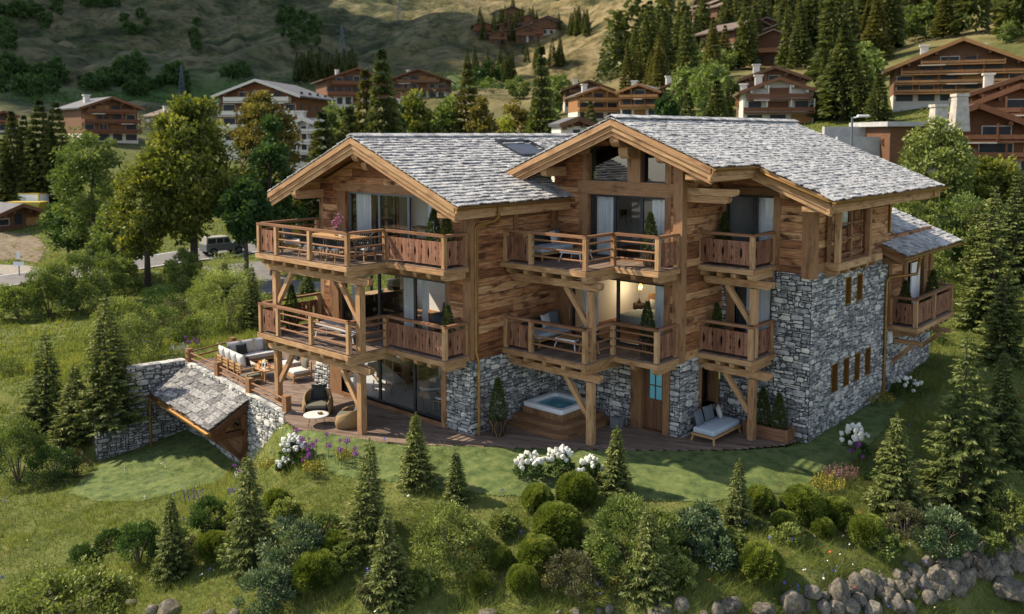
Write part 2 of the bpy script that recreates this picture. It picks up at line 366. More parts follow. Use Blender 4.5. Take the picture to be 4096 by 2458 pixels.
LOW = RBF([(-13, .8, -3), (-10.5, 0, -2.95), (-8, .3, -3), (-6.2, 0, -2.6), (-5.2, -.2, -2.2), (-4.4, -.35, -1.5), (-3.8, -.5, -.7), (-13.7, -2.5, -3.6), (-11, -3, -3.3), (-8, -2.5, -3.2), (-6, -2.2, -2.9), (-4.4, -1.9, -2.5), (-3.1, -1.7, -1.6), (-2.8, -1.0, -.5),
    (-2.0, -1.3, -.45), (-1.7, -.9, -.05), (-.2, -1.5, -.15), (1.5, .4, -.05), (3.5, -1, -.2), (3, -.2, -.1), (4.9, 2.8, -.05), (6.4, .2, -.22), (8.65, 6, -.05), (8.4, 2.2, -.25), (11, 9.2, -.1), (10.8, 3.6, -.3),
    (12, 5.5, -.3), (12.9, 8.9, -.2), (12.5, 13, 0), (12.6, 18, .2), (14.5, 22, .4), (0, 4, -.15), (5, 8, -.15), (8, 12, -.1), (3, 14, -.1), (0, 10, -.15), (11, 15, 0), (-3, 3, -.15), (-3, 8, -.15),
    (9.2, -2.3, -1.65), (12.9, 0, -1.2), (14.4, 3.1, -1.1), (15.8, 6.4, -1.05), (17.2, 9.0, -1.0), (5, -5.1, -2.3), (1.5, -6.9, -2.8), (-3.4, -7.5, -3.3), (-8, -7, -3.5), (-15, -6, -3.7), (20, 14, -1.1), (7.7, -.9, -.85),
    (4.3, -3, -1.2), (0, -4, -1.8), (11.5, 2.3, -.62), (13.2, 5.4, -.65), (14.4, 8.6, -.6), (-4, -4.5, -2.8), (16, 14, -.6), (17, 20, 0), (10.4, -3.7, -2.9), (14.1, -1.1, -3.0), (15.7, 2.2, -3.0), (17.2, 5.5, -2.9), (18.7, 8.3, -2.8), (12, -7, -3.3),
    (17.9, 2.6, -2.3), (19.9, 6.0, -1.9), (18.6, -1.2, -2.4), (22, 12, -2.0), (22, -6, -3), (5, -12, -3.3), (-6, -13, -3.6), (-18, -12, -3.8), (24, 20, -1), (26, 6, -2.2), (28, -16, -3), (14, -16, -3.2)])
UPR = RBF([(-3.6, 0, -.15), (-3.6, 5, -.15), (-8, 1, -.15), (-8, 5, -.15), (-13, 1.3, -.15), (-13, 5, -.15), (-13.7, -1.2, -1.3), (-14, -2.7, -3.4), (-18, 1, -.9), (-18, -3, -2.9), (-22, -8, -3.6), (-8, 10, -.25), (-14, 10, -.6),
    (-20, 6, -1.2), (-26, 2, -2), (-26, -6, -3.3), (-16, 16, -1.2), (-5, 14, -.3), (-3, 20, -.3), (-14, 2.5, -.35), (-10, 6.5, -.2), (-30, 12, -2.3), (-15, -6, -3.7), (-18, -12, -3.8), (-30, -12, -3.8), (0, 24, 0), (10, 28, .8), (-10, 28, -1)])
G_D = np.array([0, 25, 40, 55, 75, 95, 120, 160, 220, 350, 700, 1100, 1700], float)
G_P = np.array([-80, -45, -30, -15, 0, 15, 30, 45, 80], float)
G_Z = np.array([
    [-3.5, -3.5, -3.2, -3.2, -3.2, -3.2, -3, -2, 0, 10, 40, 100, 200],
    [-3.5, -3.5, -3, -3, -3.3, -3.3, -2, 4, 10, 22, 75, 180, 330],
    [-3.5, -3.5, -2.4, -3, -3.3, -3.2, -1, 7, 13, 25, 80, 185, 340],
    [-2, -2, -.7, -1.6, -2.9, -3, 0, 6, 11, 24, 82, 185, 340],
    [-.2, -.2, -.2, 0, 1, 3, 5, 9, 14, 30, 95, 190, 340],
    [-.5, -.5, 0, 1.5, 4.5, 8, 11, 16, 24, 54, 150, 270, 430],
    [-1, -1, 0, 2.6, 6.5, 10, 14, 20, 32, 72, 180, 310, 470],
    [-2, -2, -1, 2, 6, 10, 14, 21, 34, 76, 190, 320, 480],
    [-3, -3, -2, 1, 4, 8, 12, 18, 30, 60, 150, 260, 400]], float)
def _global(d, ph):
    i = np.clip(np.searchsorted(G_P, ph)-1, 0, len(G_P)-2); u = np.clip((ph-G_P[i])/(G_P[i+1]-G_P[i]), 0, 1); u = u*u*(3-2*u)
    j = np.clip(np.searchsorted(G_D, d)-1, 0, len(G_D)-2); v = np.clip((d-G_D[j])/(G_D[j+1]-G_D[j]), 0, 1.2)
    return (G_Z[i, j]*(1-v)+G_Z[i, j+1]*v)*(1-u)+(G_Z[i+1, j]*(1-v)+G_Z[i+1, j+1]*v)*u
def polar(x, y):
    dx = x-CAM[0]; dy = y-CAM[1]
    return np.hypot(dx, dy), np.degrees(np.arctan2(dx*RH[0]+dy*RH[1], dx*FH[0]+dy*FH[1]))
def long_wall_y(x): return 1.3-(x+12.9)*0.129
def left_wall_x(y): return -13.22-0.22*(1.2-y)
DECK_OUT = [(-3.4, -.2), (-3.0, -.5), (-1.67, -.76), (-.07, -.4), (1.54, .53), (2.8, 1.32), (4.9, 2.96), (6.9, 4.56), (8.65, 6.06), (9.85, 7.3), (10.85, 8.75), (11.0, 9.5), (11, 16), (-5, 16), (-5, 5.2), (-12.6, 5.1), (-12.7, 1.4), (-8, .8), (-3.6, .1)]
def inside(poly, x, y):
    c = np.zeros(np.shape(x), bool)
    for i in range(len(poly)):
        (x0, y0), (x1, y1) = poly[i], poly[i-1]
        if y0 == y1: continue
        c ^= ((y0 > y) != (y1 > y)) & (x < (x1-x0)*(y-y0)/(y1-y0)+x0)
    return c
def H(x, y):
    x = np.asarray(x, float); y = np.asarray(y, float)
    d, ph = polar(x, y)
    g = (_global(d*0.93, ph)+_global(d, ph)+_global(d*1.07, ph))/3
    far = np.clip((d-150)/400, 0, 1)
    g = g + far*(fbm(x/160, y/160, 3, 5)*46 + np.abs(fbm(x/75+5, y/75, 9, 3))*-16 + fbm(x/22, y/22, 13, 4)*6.5)
    g = g + np.clip((d-60)/60, 0, 1)*(1-far)*fbm(x/28, y/28, 5, 3)*1.3
    low = LOW(x, y); up = UPR(x, y)
    pit = (x > -3.65) | ((y < long_wall_y(x)) & (x > left_wall_x(y))) | (y < -2.6)
    loc = np.where(pit, low, up) + fbm(x/2.2, y/2.2, 21, 3)*0.10*np.clip((np.hypot(x-3, y-4)-9)/5, 0, 1)
    loc = np.where(inside(DECK_OUT, x, y), np.minimum(loc, -.16), loc)
    w = np.clip((np.hypot(x-3, y-3)-21)/17, 0, 1); w = w*w*(3-2*w)
    return loc*(1-w)+g*w
def Hs(x, y): return float(H(np.array([x]), np.array([y]))[0])
def ray(px, py):
    d = RIGHT*(px-CXP)/FPX + UP*(CYP-py)/FPX + FWD; return d
_T = np.concatenate([np.arange(10, 60, 0.25), np.arange(60, 200, 1.0), np.arange(200, 1700, 4.0)])
def at(px, py):
    """the ground point seen at a pixel of the 2473-wide view"""
    d = ray(px*4096/2473, py*4096/2473)
    P = CAM[None, :]+d[None, :]*_T[:, None]
    below = P[:, 2] < H(P[:, 0], P[:, 1])
    k = int(np.argmax(below)) if below.any() else len(_T)-1
    k = max(k, 1); a, b = _T[k-1], _T[k]
    for _ in range(12):
        m = (a+b)/2; p = CAM+d*m
        if p[2] < Hs(p[0], p[1]): b = m
        else: a = m
    p = CAM+d*b; return float(p[0]), float(p[1]), Hs(p[0], p[1])
def ondist(px, dist):
    """ground point at a pixel column (2473-wide view) and a forward distance"""
    x = (px*4096/2473-CXP)/FPX; p = CAM[:2]+(FH[:2]+RH[:2]*x)*dist
    return float(p[0]), float(p[1]), Hs(*p)
def depth(p): return float((np.array(p)-CAM) @ FWD)
def px2m(p, n): return n*4096/2473/FPX*depth(p)      # n view pixels at point p in metres

# ground sheet: a polar net round the viewpoint, fine near and coarse far
phs = np.concatenate([np.linspace(-80, -33, 40, endpoint=False), np.linspace(-33, 33, 440, endpoint=False), np.linspace(33, 80, 41)])
ds = np.concatenate([np.geomspace(3, 14, 50, endpoint=False), np.geomspace(14, 60, 400, endpoint=False), np.geomspace(60, 1650, 230)])
PH, DD = np.meshgrid(np.radians(phs), ds)
gx = CAM[0]+DD*(np.cos(PH)*FH[0]+np.sin(PH)*RH[0]); gy = CAM[1]+DD*(np.cos(PH)*FH[1]+np.sin(PH)*RH[1]); gz = H(gx, gy)
nr, nc = gx.shape
ii, jj = np.meshgrid(np.arange(nr-1), np.arange(nc-1), indexing='ij'); q = ii*nc+jj
gfaces = np.stack([q, q+1, q+nc+1, q+nc], -1).reshape(-1, 4)
gme = mesh_np('ground', np.stack([gx, gy, gz], -1).reshape(-1, 3), gfaces, mats=(), smooth=True)
farv = np.clip((DD-110)/150, 0, 1).ravel()
fx = (gx-CAM[0])*RH[0]+(gy-CAM[1])*RH[1]; ff = (gx-CAM[0])*FH[0]+(gy-CAM[1])*FH[1]
lush = np.exp(-(((fx+95-0.0*ff)/95)**4+((ff-360)/60)**4)).ravel()*.8
dryv = np.clip(.5+(fx/np.maximum(ff, 1)+.10)*4.5+fbm(gx/120, gy/120, 71, 3)*.8, 0, 1).ravel()
for nm, val in (('far', farv), ('lush', lush), ('dry', dryv)):
    at_ = gme.attributes.new(nm, 'FLOAT', 'POINT'); at_.data.foreach_set('value', val.astype('f'))
def ground_mat():
    m, N, L, P = _new('alpine_meadow_ground')
    tc = N.new('ShaderNodeTexCoord')
    def nz(sc, det=5):
        n = N.new('ShaderNodeTexNoise'); n.inputs['Scale'].default_value = sc; n.inputs['Detail'].default_value = det; n.inputs['Roughness'].default_value = 0.65; L.new(tc.outputs['Object'], n.inputs['Vector']); return n.outputs['Fac']
    def mixc(f, a, b):
        c = N.new('ShaderNodeMix'); c.data_type = 'RGBA'; L.new(f, c.inputs[0])
        for k, v in ((6, a), (7, b)):
            if isinstance(v, tuple): c.inputs[k].default_value = (*v, 1)
            else: L.new(v, c.inputs[k])
        return c.outputs[2]
    def att(n): a = N.new('ShaderNodeAttribute'); a.attribute_name = n; return a.outputs['Fac']
    near = _ramp(N, [(0.045, 0.058, 0.016), (0.095, 0.112, 0.03), (0.155, 0.155, 0.055)], [0.3, 0.5, 0.72]); L.new(nz(1.1, 7), near.inputs[0])
    far = _ramp(N, [(0.026, 0.036, 0.016), (0.062, 0.068, 0.030), (0.105, 0.098, 0.050), (0.15, 0.135, 0.075)], [0.38, 0.47, 0.56, 0.70]); L.new(nz(0.030, 11), far.inputs[0])
    dry = _ramp(N, [(0.040, 0.045, 0.018), (0.115, 0.095, 0.042), (0.19, 0.15, 0.075), (0.25, 0.205, 0.12)], [0.38, 0.46, 0.56, 0.72]); L.new(nz(0.045, 11), dry.inputs[0])
    far_c = mixc(att('dry'), far.outputs[0], dry.outputs[0])
    c = mixc(att('far'), near.outputs[0], far_c)
    lu = _ramp(N, [(0.03, 0.085, 0.02), (0.06, 0.13, 0.035)], [0.35, 0.65]); L.new(nz(0.06, 5), lu.inputs[0])
    c = mixc(att('lush'), c, lu.outputs[0])
    sp = _ramp(N, [(.42, .42, .40), (1, 1, 1), (1.25, 1.2, 1.1)], [.36, .52, .72]); L.new(nz(0.16, 10), sp.inputs[0])
    mu = N.new('ShaderNodeMix'); mu.data_type = 'RGBA'; mu.blend_type = 'MULTIPLY'; L.new(att('far'), mu.inputs[0]); L.new(c, mu.inputs[6]); L.new(sp.outputs[0], mu.inputs[7]); c = mu.outputs[2]
    L.new(c, P.inputs['Base Color']); P.inputs['Roughness'].default_value = 1; P.inputs['Specular IOR Level'].default_value = 0.1
    b = N.new('ShaderNodeBump'); b.inputs['Strength'].default_value = 0.5; b.inputs['Distance'].default_value = 1.5; L.new(nz(0.12, 8), b.inputs['Height']); L.new(b.outputs[0], P.inputs['Normal'])
    return m
M['ground'] = ground_mat(); gme.materials.append(M['ground'])
ground = link('ground', gme); tag(ground, 'alpine meadow and mountain slope under everything', 'ground', kind='structure')
# ------------------------------------------------------------------ wall builders
def sub_iv(a, b, cuts):
    iv = [(a, b)]
    for c, d in cuts:
        nx = []
        for p, q in iv:
            if d <= p or c >= q: nx.append((p, q)); continue
            if c > p: nx.append((p, c))
            if d < q: nx.append((d, q))
        iv = nx
    return [(p, q) for p, q in iv if q-p > 0.015]
def clip2(poly, hp):
    """clip a 2D polygon by half planes (a,b,c): keep a*u+b*v <= c"""
    for a, b, c in hp:
        out = []
        for i in range(len(poly)):
            p, q = poly[i], poly[(i+1) % len(poly)]; dp = a*p[0]+b*p[1]-c; dq = a*q[0]+b*q[1]-c
            if dp <= 0: out.append(p)
            if (dp < 0 < dq) or (dq < 0 < dp):
                t = dp/(dp-dq); out.append((p[0]+(q[0]-p[0])*t, p[1]+(q[1]-p[1])*t))
        poly = out
        if len(poly) < 3: return []
    return poly
def backing(mb, o, eu, ev, u0, u1, v0, v1, holes, clips, mat):
    us = sorted({u0, u1, *[h[0] for h in holes], *[h[1] for h in holes]}); us = [u for u in us if u0 <= u <= u1]
    vs_ = sorted({v0, v1, *[h[2] for h in holes], *[h[3] for h in holes]}); vs_ = [v for v in vs_ if v0 <= v <= v1]
    for a, b in zip(us, us[1:]):
        for c, d in zip(vs_, vs_[1:]):
            if any(h[0] < (a+b)/2 < h[1] and h[2] < (c+d)/2 < h[3] for h in holes): continue
            p = clip2([(a, c), (b, c), (b, d), (a, d)], clips)
            if p: mb.face([o+eu*x+ev*y for x, y in p], tint=0.1, mat=mat)
def clad_wall(mb, o, eu, en, u0, u1, v0, v1, holes=(), clips=(), ph=0.27, th=0.035, back=1):
    """horizontal planks on a dark backing; u along the wall, v up"""
    o = V3(*o); eu = unit(eu); en = unit(en); ev = V3(0, 0, 1)
    backing(mb, o-en*0.02, eu, ev, u0, u1, v0, v1, holes, clips, back)
    cuts = sorted({v0, v1, *[h[2] for h in holes if v0 < h[2] < v1], *[h[3] for h in holes if v0 < h[3] < v1]})
    rows = []
    for a, b in zip(cuts, cuts[1:]):
        n = max(1, round((b-a)/ph)); e = [a+(b-a)*i/n for i in range(n+1)]
        for i in range(1, n): e[i] += random.uniform(-.035, .035)
        rows += list(zip(e, e[1:]))
    for a, b in rows:
        for p, q in sub_iv(u0, u1, [(h[0], h[1]) for h in holes if h[2] < (a+b)/2 < h[3]]):
            x = p
            while x < q-1e-6:
                l = random.uniform(1.4, 4.2); y = q if q-x < l+0.7 else x+l
                pl = clip2([(x+.004, a+.008), (y-.004, a+.008), (y-.004, b-.008), (x+.004, b-.008)], clips)
                if pl:
                    d = random.uniform(0, .02)
                    mb.prism([o+eu*u+ev*v for u, v in pl], en*(th+d), tint=random.betavariate(.65, .65), mat=0, ex=eu)
                x = y
def stone_wall(mb, o, eu, en, u0, u1, v0, v1, holes=(), clips=(), cell=0.061, big=1.0, backm=1, seed=None, topflat=False):
    """rubble masonry: irregular stones of many sizes packed over a dark joint plane"""
    rg = random.Random(seed if seed is not None else round((u0+v0+o[0]*3+o[1]*7)*100))
    o = V3(*o); eu = unit(eu); en = unit(en); ev = V3(0, 0, 1)
    backing(mb, o, eu, ev, u0, u1, v0, v1, holes, clips, backm)
    nu = max(2, round((u1-u0)/cell)); nv = max(2, round((v1-v0)/cell)); cu = (u1-u0)/nu; cv = (v1-v0)/nv
    occ = np.zeros((nv, nu), bool)
    for h in holes:
        occ[max(0, round((h[2]-v0)/cv)):max(0, round((h[3]-v0)/cv)), max(0, round((h[0]-u0)/cu)):max(0, round((h[1]-u0)/cu))] = True
    def put(i, j, w, hgt):
        occ[i:i+hgt, j:j+w] = True
        a, b = u0+j*cu, u0+(j+w)*cu; c, d = v0+i*cv, v0+(i+hgt)*cv
        g = rg.uniform(.008, .017); W, Hh = b-a-2*g, d-c-2*g; m = min(W, Hh)
        k = [rg.uniform(.12, .42)*m for _ in range(8)]
        P = [(a+g+k[0], c+g), (b-g-k[1], c+g), (b-g, c+g+k[2]), (b-g, d-g-k[3]), (b-g-k[4], d-g), (a+g+k[5], d-g), (a+g, d-g-k[6]), (a+g, c+g+k[7])]
        js = 0.014
        P = [(x+rg.uniform(-js, js), y+rg.uniform(-js, js)) for x, y in P]
        P = [(min(max(x, u0-.01), u1+.01), min(max(y, v0-.02), v1+(.004 if topflat else .02))) for x, y in P]
        if clips:
            P = clip2(P, clips)
            if len(P) < 3: return
        dp = rg.uniform(.015, .05)+0.02*min(1, m/.3); t = rg.betavariate(.8, .9)
        cx = sum(p[0] for p in P)/len(P); cyy = sum(p[1] for p in P)/len(P); s = 1-min(.35, .028/m)
        tx, ty = rg.uniform(-.22, .22), rg.uniform(-.30, .30)
        base = [o+eu*x+ev*y for x, y in P]
        mid = [o+eu*(cx+(x-cx)*.985)+ev*(cyy+(y-cyy)*.985)+en*(dp*.6) for x, y in P]
        top = [o+eu*(cx+(x-cx)*s)+ev*(cyy+(y-cyy)*s)+en*max(.008, dp+tx*(x-cx)*.3+ty*(y-cyy)*.3+rg.uniform(-.006, .006)) for x, y in P]
        ctr = o+eu*cx+ev*cyy+en*(dp+rg.uniform(.004, .022))
        n = len(P); F = []
        for q in range(n): F += [(q, (q+1) % n, n+(q+1) % n, n+q), (n+q, n+(q+1) % n, 2*n+(q+1) % n, 2*n+q), (2*n+q, 2*n+(q+1) % n, 3*n)]
        mb.mesh(base+mid+top+[ctr], F, t, 0, False)
    ks = [(8, 4), (7, 4), (9, 3), (7, 3), (6, 3), (8, 3), (5, 3), (6, 2), (4, 3), (5, 2)]
    for _ in range(int(nu*nv*0.026*big)):
        w, hh = rg.choice(ks); i, j = rg.randrange(max(1, nv-hh+1)), rg.randrange(max(1, nu-w+1))
        if i+hh <= nv and j+w <= nu and not occ[i:i+hh, j:j+w].any(): put(i, j, w, hh)
    for i in range(nv):
        for j in range(nu):
            if occ[i, j]: continue
            w = 1
            mw = rg.choice([2, 3, 3, 4, 5, 6, 8]); mh = rg.choice([1, 1, 2, 2, 2, 3])
            while w < mw and j+w < nu and not occ[i, j+w]: w += 1
            hh = 1
            while hh < mh and i+hh < nv and not occ[i+hh, j:j+w].any(): hh += 1
            put(i, j, w, hh)
def tiles(mb, p0, along, down, L, D, expo=0.25, wid=(0.26, 0.46), th=0.03, lift=0.045, skip=None, mat=0, seed=1):
    """shingle courses: p0 = top corner, along the ridge, down the slope; every shingle is a slab of its own"""
    rg = random.Random(seed); p0 = V3(*p0); al = unit(along); dn = unit(down); n = unit(np.cross(al, dn)); n = n if n[2] > 0 else -n
    rows = int(math.ceil(D/expo))
    for r in range(rows-1, -1, -1):
        x = -rg.uniform(0, .2)
        while x < L:
            w = rg.uniform(*wid); a, b = max(x, 0), min(x+w, L); x += w
            if b-a < .06: continue
            y0 = r*expo-.10; y1 = min((r+1)*expo, D+.02)+rg.uniform(-.03, .03); y0 = max(y0, -.02)
            c = p0+al*((a+b)/2)+dn*((y0+y1)/2)
            if skip and skip(c): continue
            lf = lift+rg.uniform(-.012, .018); t = rg.random()
            s1, s2 = rg.uniform(-.018, .018), rg.uniform(-.018, .018); z1, z2 = rg.uniform(-.01, .014), rg.uniform(-.01, .014)
            A = p0+al*(a+.004)+dn*y0+n*.004; B = p0+al*(b-.004)+dn*y0+n*.004
            Cc = p0+al*(b-.004)+dn*(y1+s1)+n*(lf+z1-.01); D_ = p0+al*(a+.004)+dn*(y1+s2)+n*(lf+z2-.01)
            mid1 = (Cc+D_)/2+dn*rg.uniform(-.01, .02)+n*rg.uniform(-.004, .008)
            V = [A, B, Cc, mid1, D_]; up = [v+n*th for v in V]
            mb.mesh(V+up, [(5, 6, 7, 8, 9) if np.dot(np.cross(up[1]-up[0], up[2]-up[0]), n) > 0 else (9, 8, 7, 6, 5), (0, 1, 6, 5), (1, 2, 7, 6), (2, 3, 8, 7), (3, 4, 9, 8), (4, 0, 5, 9)], t, mat, False)
def console(mb, p, ex, L, w, h, r=None, mat=0):
    """beam end: starts at p (top centre line at the wall), runs L along ex, lower front corner rounded"""
    p = V3(*p); ex = unit(ex); ez = V3(0, 0, 1); ey = np.cross(ez, ex); r = r or h*.62
    pts = [(0, 0), (0, -h)] + [(L-r+r*math.sin(t), -h+r-r*math.cos(t)) for t in np.linspace(0, math.pi/2, 6)] + [(L, -.03), (L-.03, 0)]
    mb.prism([p-ey*w/2+ex*a+ez*b for a, b in pts], ey*w, mat=mat, ex=ex)
def window(parent, o, eu, en, u0, u1, v0, v1, mull=(), fw=.075, mat='frame', inset=.14, gl='glass', depth=.07, name='window'):
    o = V3(*o); eu = unit(eu); en = unit(en); ez = V3(0, 0, 1); b = MB(); P = lambda u, v, d=0: o+eu*u+ez*v-en*(inset+d)
    b.beam(P(u0, v0+fw/2), P(u1, v0+fw/2), depth, fw, ez); b.beam(P(u0, v1-fw/2), P(u1, v1-fw/2), depth, fw, ez)
    for u, w in [(u0+fw/2, fw), (u1-fw/2, fw)]+[(m_, fw*1.5) for m_ in mull]: b.obox(P(u, (v0+v1)/2), ez, eu, en, v1-v0-2*fw, w, depth)
    f = b.build(name, mat, parent)
    l = MB(); dp = inset+.14; t_ = .07; Q = lambda u, v: o+eu*u+ez*v-en*(dp/2+.012)
    l.beam(Q(u0-t_, v0-t_/2), Q(u1+t_, v0-t_/2), dp, t_, ez); l.beam(Q(u0-t_, v1+t_/2), Q(u1+t_, v1+t_/2), dp, t_, ez)
    for u in (u0-t_/2, u1+t_/2): l.obox(Q(u, (v0+v1)/2), ez, eu, en, v1-v0, t_, dp)
    l.build('window_lining', 'beam', f)
    g = MB(); e = [u0+fw]+sorted(mull)+[u1-fw]
    for a, c in zip(e, e[1:]): g.face([P(a, v0+fw), P(c, v0+fw), P(c, v1-fw), P(a, v1-fw)])
    g.build('pane', gl, f); return f
def room(parent, o, eu, en, u0, u1, v0, v1, dep, floor='floorwood', wallm='plaster', lwin=None):
    o = V3(*o); eu = unit(eu); en = unit(en); ez = V3(0, 0, 1); P = lambda u, v, d: o+eu*u+ez*v-en*d; b = MB(); s = .22
    b.face([P(u0, v0, s), P(u1, v0, s), P(u1, v0, dep), P(u0, v0, dep)], mat=1)
    b.face([P(u0, v1, s), P(u0, v1, dep), P(u1, v1, dep), P(u1, v1, s)])
    b.face([P(u0, v0, dep), P(u1, v0, dep), P(u1, v1, dep), P(u0, v1, dep)])
    ds, zs_ = [s, dep], [v0, v1]
    if lwin: ds, zs_ = [s, lwin[0], lwin[1], dep], [v0, lwin[2], lwin[3], v1]
    for i, (d0, d1) in enumerate(zip(ds, ds[1:])):
        for j, (a, c) in enumerate(zip(zs_, zs_[1:])):
            if not (lwin and i == 1 and j == 1): b.face([P(u0, a, d0), P(u0, a, d1), P(u0, c, d1), P(u0, c, d0)])
    b.face([P(u1, v0, s), P(u1, v1, s), P(u1, v1, dep), P(u1, v0, dep)])
    return b.build('room', [wallm, floor], parent)
def curtain(parent, o, eu, en, u0, u1, v0, v1, d=.35):
    o = V3(*o); eu = unit(eu); en = unit(en); ez = V3(0, 0, 1); n = max(8, int((u1-u0)/.035)); V = []; F = []
    for i in range(n+1):
        u = u0+(u1-u0)*i/n; q = d+.045*math.sin(i*1.9)+.02*math.sin(i*.7)
        V += [o+eu*u+ez*v0-en*q, o+eu*u+ez*v1-en*q]
    for i in range(n): F.append((2*i, 2*i+2, 2*i+3, 2*i+1))
    b = MB(); b.mesh(V, F, .5, 0, True); return b.build('curtain', 'curtain', parent)

# ------------------------------------------------------------------ the chalet
X, Y, Z = V3(1, 0, 0), V3(0, 1, 0), V3(0, 0, 1)
chalet = empty('chalet', (3, 9, 0), label='big timber and stone chalet with two grey shingled gables and stacked balconies', cat='chalet')
class Kid:                                   # parts are built in world coordinates and hung under the chalet
    pass
def cpart(mb, name, mats, label=None, parent=None):
    o = mb.build(name, mats, parent or chalet, label)
    if parent is None: o.matrix_parent_inverse = Matrix.Translation((-3, -9, 0))
    return o
def under(o):
    o.matrix_parent_inverse = Matrix.Translation((-3, -9, 0)); return o
zL = lambda a: 9.71-.41*abs(a+1.4)
zM = lambda a: 10.29-.40*abs(a-6.3)
YB = 16.2                                    # rear wall
# stone base -----------------------------------------------------------
sw = MB()
stone_wall(sw, (0, 2.6, 0), X, -Y, -5.65, -4.68, -.4, 2.5, seed=1)
stone_wall(sw, (0, 2.6, 0), X, -Y, 1.78, 2.92, -.3, 2.5, seed=2)
stone_wall(sw, (2.9, 0, 0), Y, X, 2.58, 6.9, -.3, 2.45, seed=3)
stone_wall(sw, (0, 6.9, 0), X, -Y, 2.9, 8.1, -.3, 2.5, holes=[(6.25, 7.75, -.3, 2.25)], seed=4)
stone_wall(sw, (8.1, 0, 0), Y, X, 6.88, 9.5, -.3, 2.5, holes=[(8.18, 9.5, .6, 2.1)], seed=5)
stone_wall(sw, (0, 9.5, 0), X, -Y, 8.1, 11.27, -.3, 5.35, holes=[(8.35, 9.95, 2.7, 5.0)], seed=6)
slits = [(11.22, 11.76, 1.12, 2.13), (12.22, 12.75, 1.12, 2.13), (13.2, 13.72, 1.12, 2.13), (14.16, 14.72, 1.12, 2.13), (12.22, 12.74, 3.97, 4.95), (13.22, 13.76, 3.97, 4.93)]
stone_wall(sw, (11.25, 0, 0), Y, X, 9.5, YB, -.4, 5.35, holes=slits, seed=7)
stone_wall(sw, (11.25, 0, 0), Y, X, YB, 21.4, -.2, 2.75, seed=8)
stone_wall(sw, (-5.65, 0, 0), Y, -X, 2.6, 10, -.4, 2.5, holes=[(3.2, 6.5, .25, 2.35)], seed=9)
cpart(sw, 'stone_wall', ['stone', 'mortar'])
# cladding ---------------------------------------------------------------
cw = MB()
def gclip(z, a0, s): return [(s, 1, z+s*a0), (-s, 1, z-s*a0)]     # below both slopes
clipL = gclip(9.71-.22, -1.4, .41); clipM = gclip(10.29-.22, 6.3, .40)
clad_wall(cw, (0, 2.6, 0), X, -Y, -5.05, 2.93, 2.5, 9.6, holes=[(-3.98, 1.78, 2.68, 4.92), (-3.48, 1.42, 5.58, 7.72)], clips=clipL)
clad_wall(cw, (2.9, 0, 0), Y, X, 2.6, 6.9, 2.45, 7.55)
clad_wall(cw, (0, 6.9, 0), X, -Y, 2.9, 8.12, 2.5, 10.2, holes=[(3.6, 7.49, 2.68, 4.92), (4.4, 7.48, 5.58, 7.75), (4.45, 6.07, 8.23, 9.4), (6.59, 7.49, 8.23, 9.4)], clips=clipM)
clad_wall(cw, (8.1, 0, 0), Y, X, 6.9, 9.5, 2.5, 9.35)
clad_wall(cw, (0, 9.5, 0), X, -Y, 8.1, 11.25, 5.35, 9.4, holes=[(8.2, 9.95, 5.58, 7.78)], clips=clipM)
clad_wall(cw, (11.25, 0, 0), Y, X, 9.5, YB, 5.35, 8.1, holes=[(11.75, 12.85, 6.62, 7.5)])
clad_wall(cw, (-5.05, 0, 0), Y, -X, 2.6, 10, 2.5, 8.0, holes=[(3.6, 6.2, 3.2, 4.95), (3.2, 6.2, 5.7, 7.4)])
clad_wall(cw, (11.2, 0, 0), Y, X, YB, 21.3, 2.75, 6.0, holes=[(18.3, 20.2, 2.7, 4.75)])
clad_wall(cw, (0, YB, 0), X, Y, 6.2, 11.25, 2.5, 9.8, clips=clipM)
cpart(cw, 'wall_cladding', ['clad', 'mortar'])
# posts and lintels on the walls ------------------------------------------
pb = MB()
def post(x0, x1, y0, y1, z0, z1): pb.box(x0, x1, y0, y1, z0, z1, axis=2)
def lint(x0, x1, y0, y1, z0, z1): pb.box(x0, x1, y0, y1, z0, z1, axis=0)
y = 2.6
lint(-4.55, 2.2, y-.07, y+.2, 4.93, 5.3); lint(-4.2, 2.1, y-.075, y+.2, 7.73, 8.02); lint(-4.7, 2.0, y-.07, y+.25, 2.42, 2.66)
post(-4.52, -3.99, y-.06, y+.2, 2.66, 4.93); post(1.79, 2.02, y-.06, y+.2, 2.66, 4.93)
post(-4.0, -3.49, y-.06, y+.2, 5.3, 7.73); post(1.43, 1.75, y-.06, y+.2, 5.3, 7.73)
post(-4.67, -3.94, y-.03, y+.3, 0, 2.42); post(1.57, 1.8, y-.065, y+.3, 0, 2.42)
post(2.62, 2.99, y-.06, y+.3, 2.5, 7.6); post(-5.1, -4.86, y-.05, y+.2, 2.5, 7.7)
lint(-3.94, 1.57, y-.06, y+.2, -.02, .14)
y = 6.9
lint(4.0, 7.83, y-.09, y+.2, 7.76, 8.22); lint(3.4, 7.85, y-.07, y+.2, 4.93, 5.32)
post(4.02, 4.39, y-.06, y+.2, 5.32, 7.76); post(7.49, 7.72, y-.06, y+.2, 5.32, 7.76); post(7.84, 8.17, y-.1, y+.2, 2.46, 9.45)
post(3.14, 3.59, y-.08, y+.2, 2.5, 4.93); post(2.91, 3.1, y-.06, y+.2, 2.5, 7.5); post(7.5, 7.72, y-.06, y+.2, 2.5, 4.93)
post(6.07, 6.58, y-.12, y+.2, 8.22, 9.85); post(4.2, 4.45, y-.06, y+.2, 8.22, 9.15); post(7.49, 7.72, y-.06, y+.2, 8.22, 9.55)
post(6.24, 6.68, y-.07, y+.3, -.02, 2.26); post(7.5, 7.74, y-.07, y+.3, -.02, 2.26); lint(6.15, 7.85, y-.09, y+.3, 2.26, 2.5)
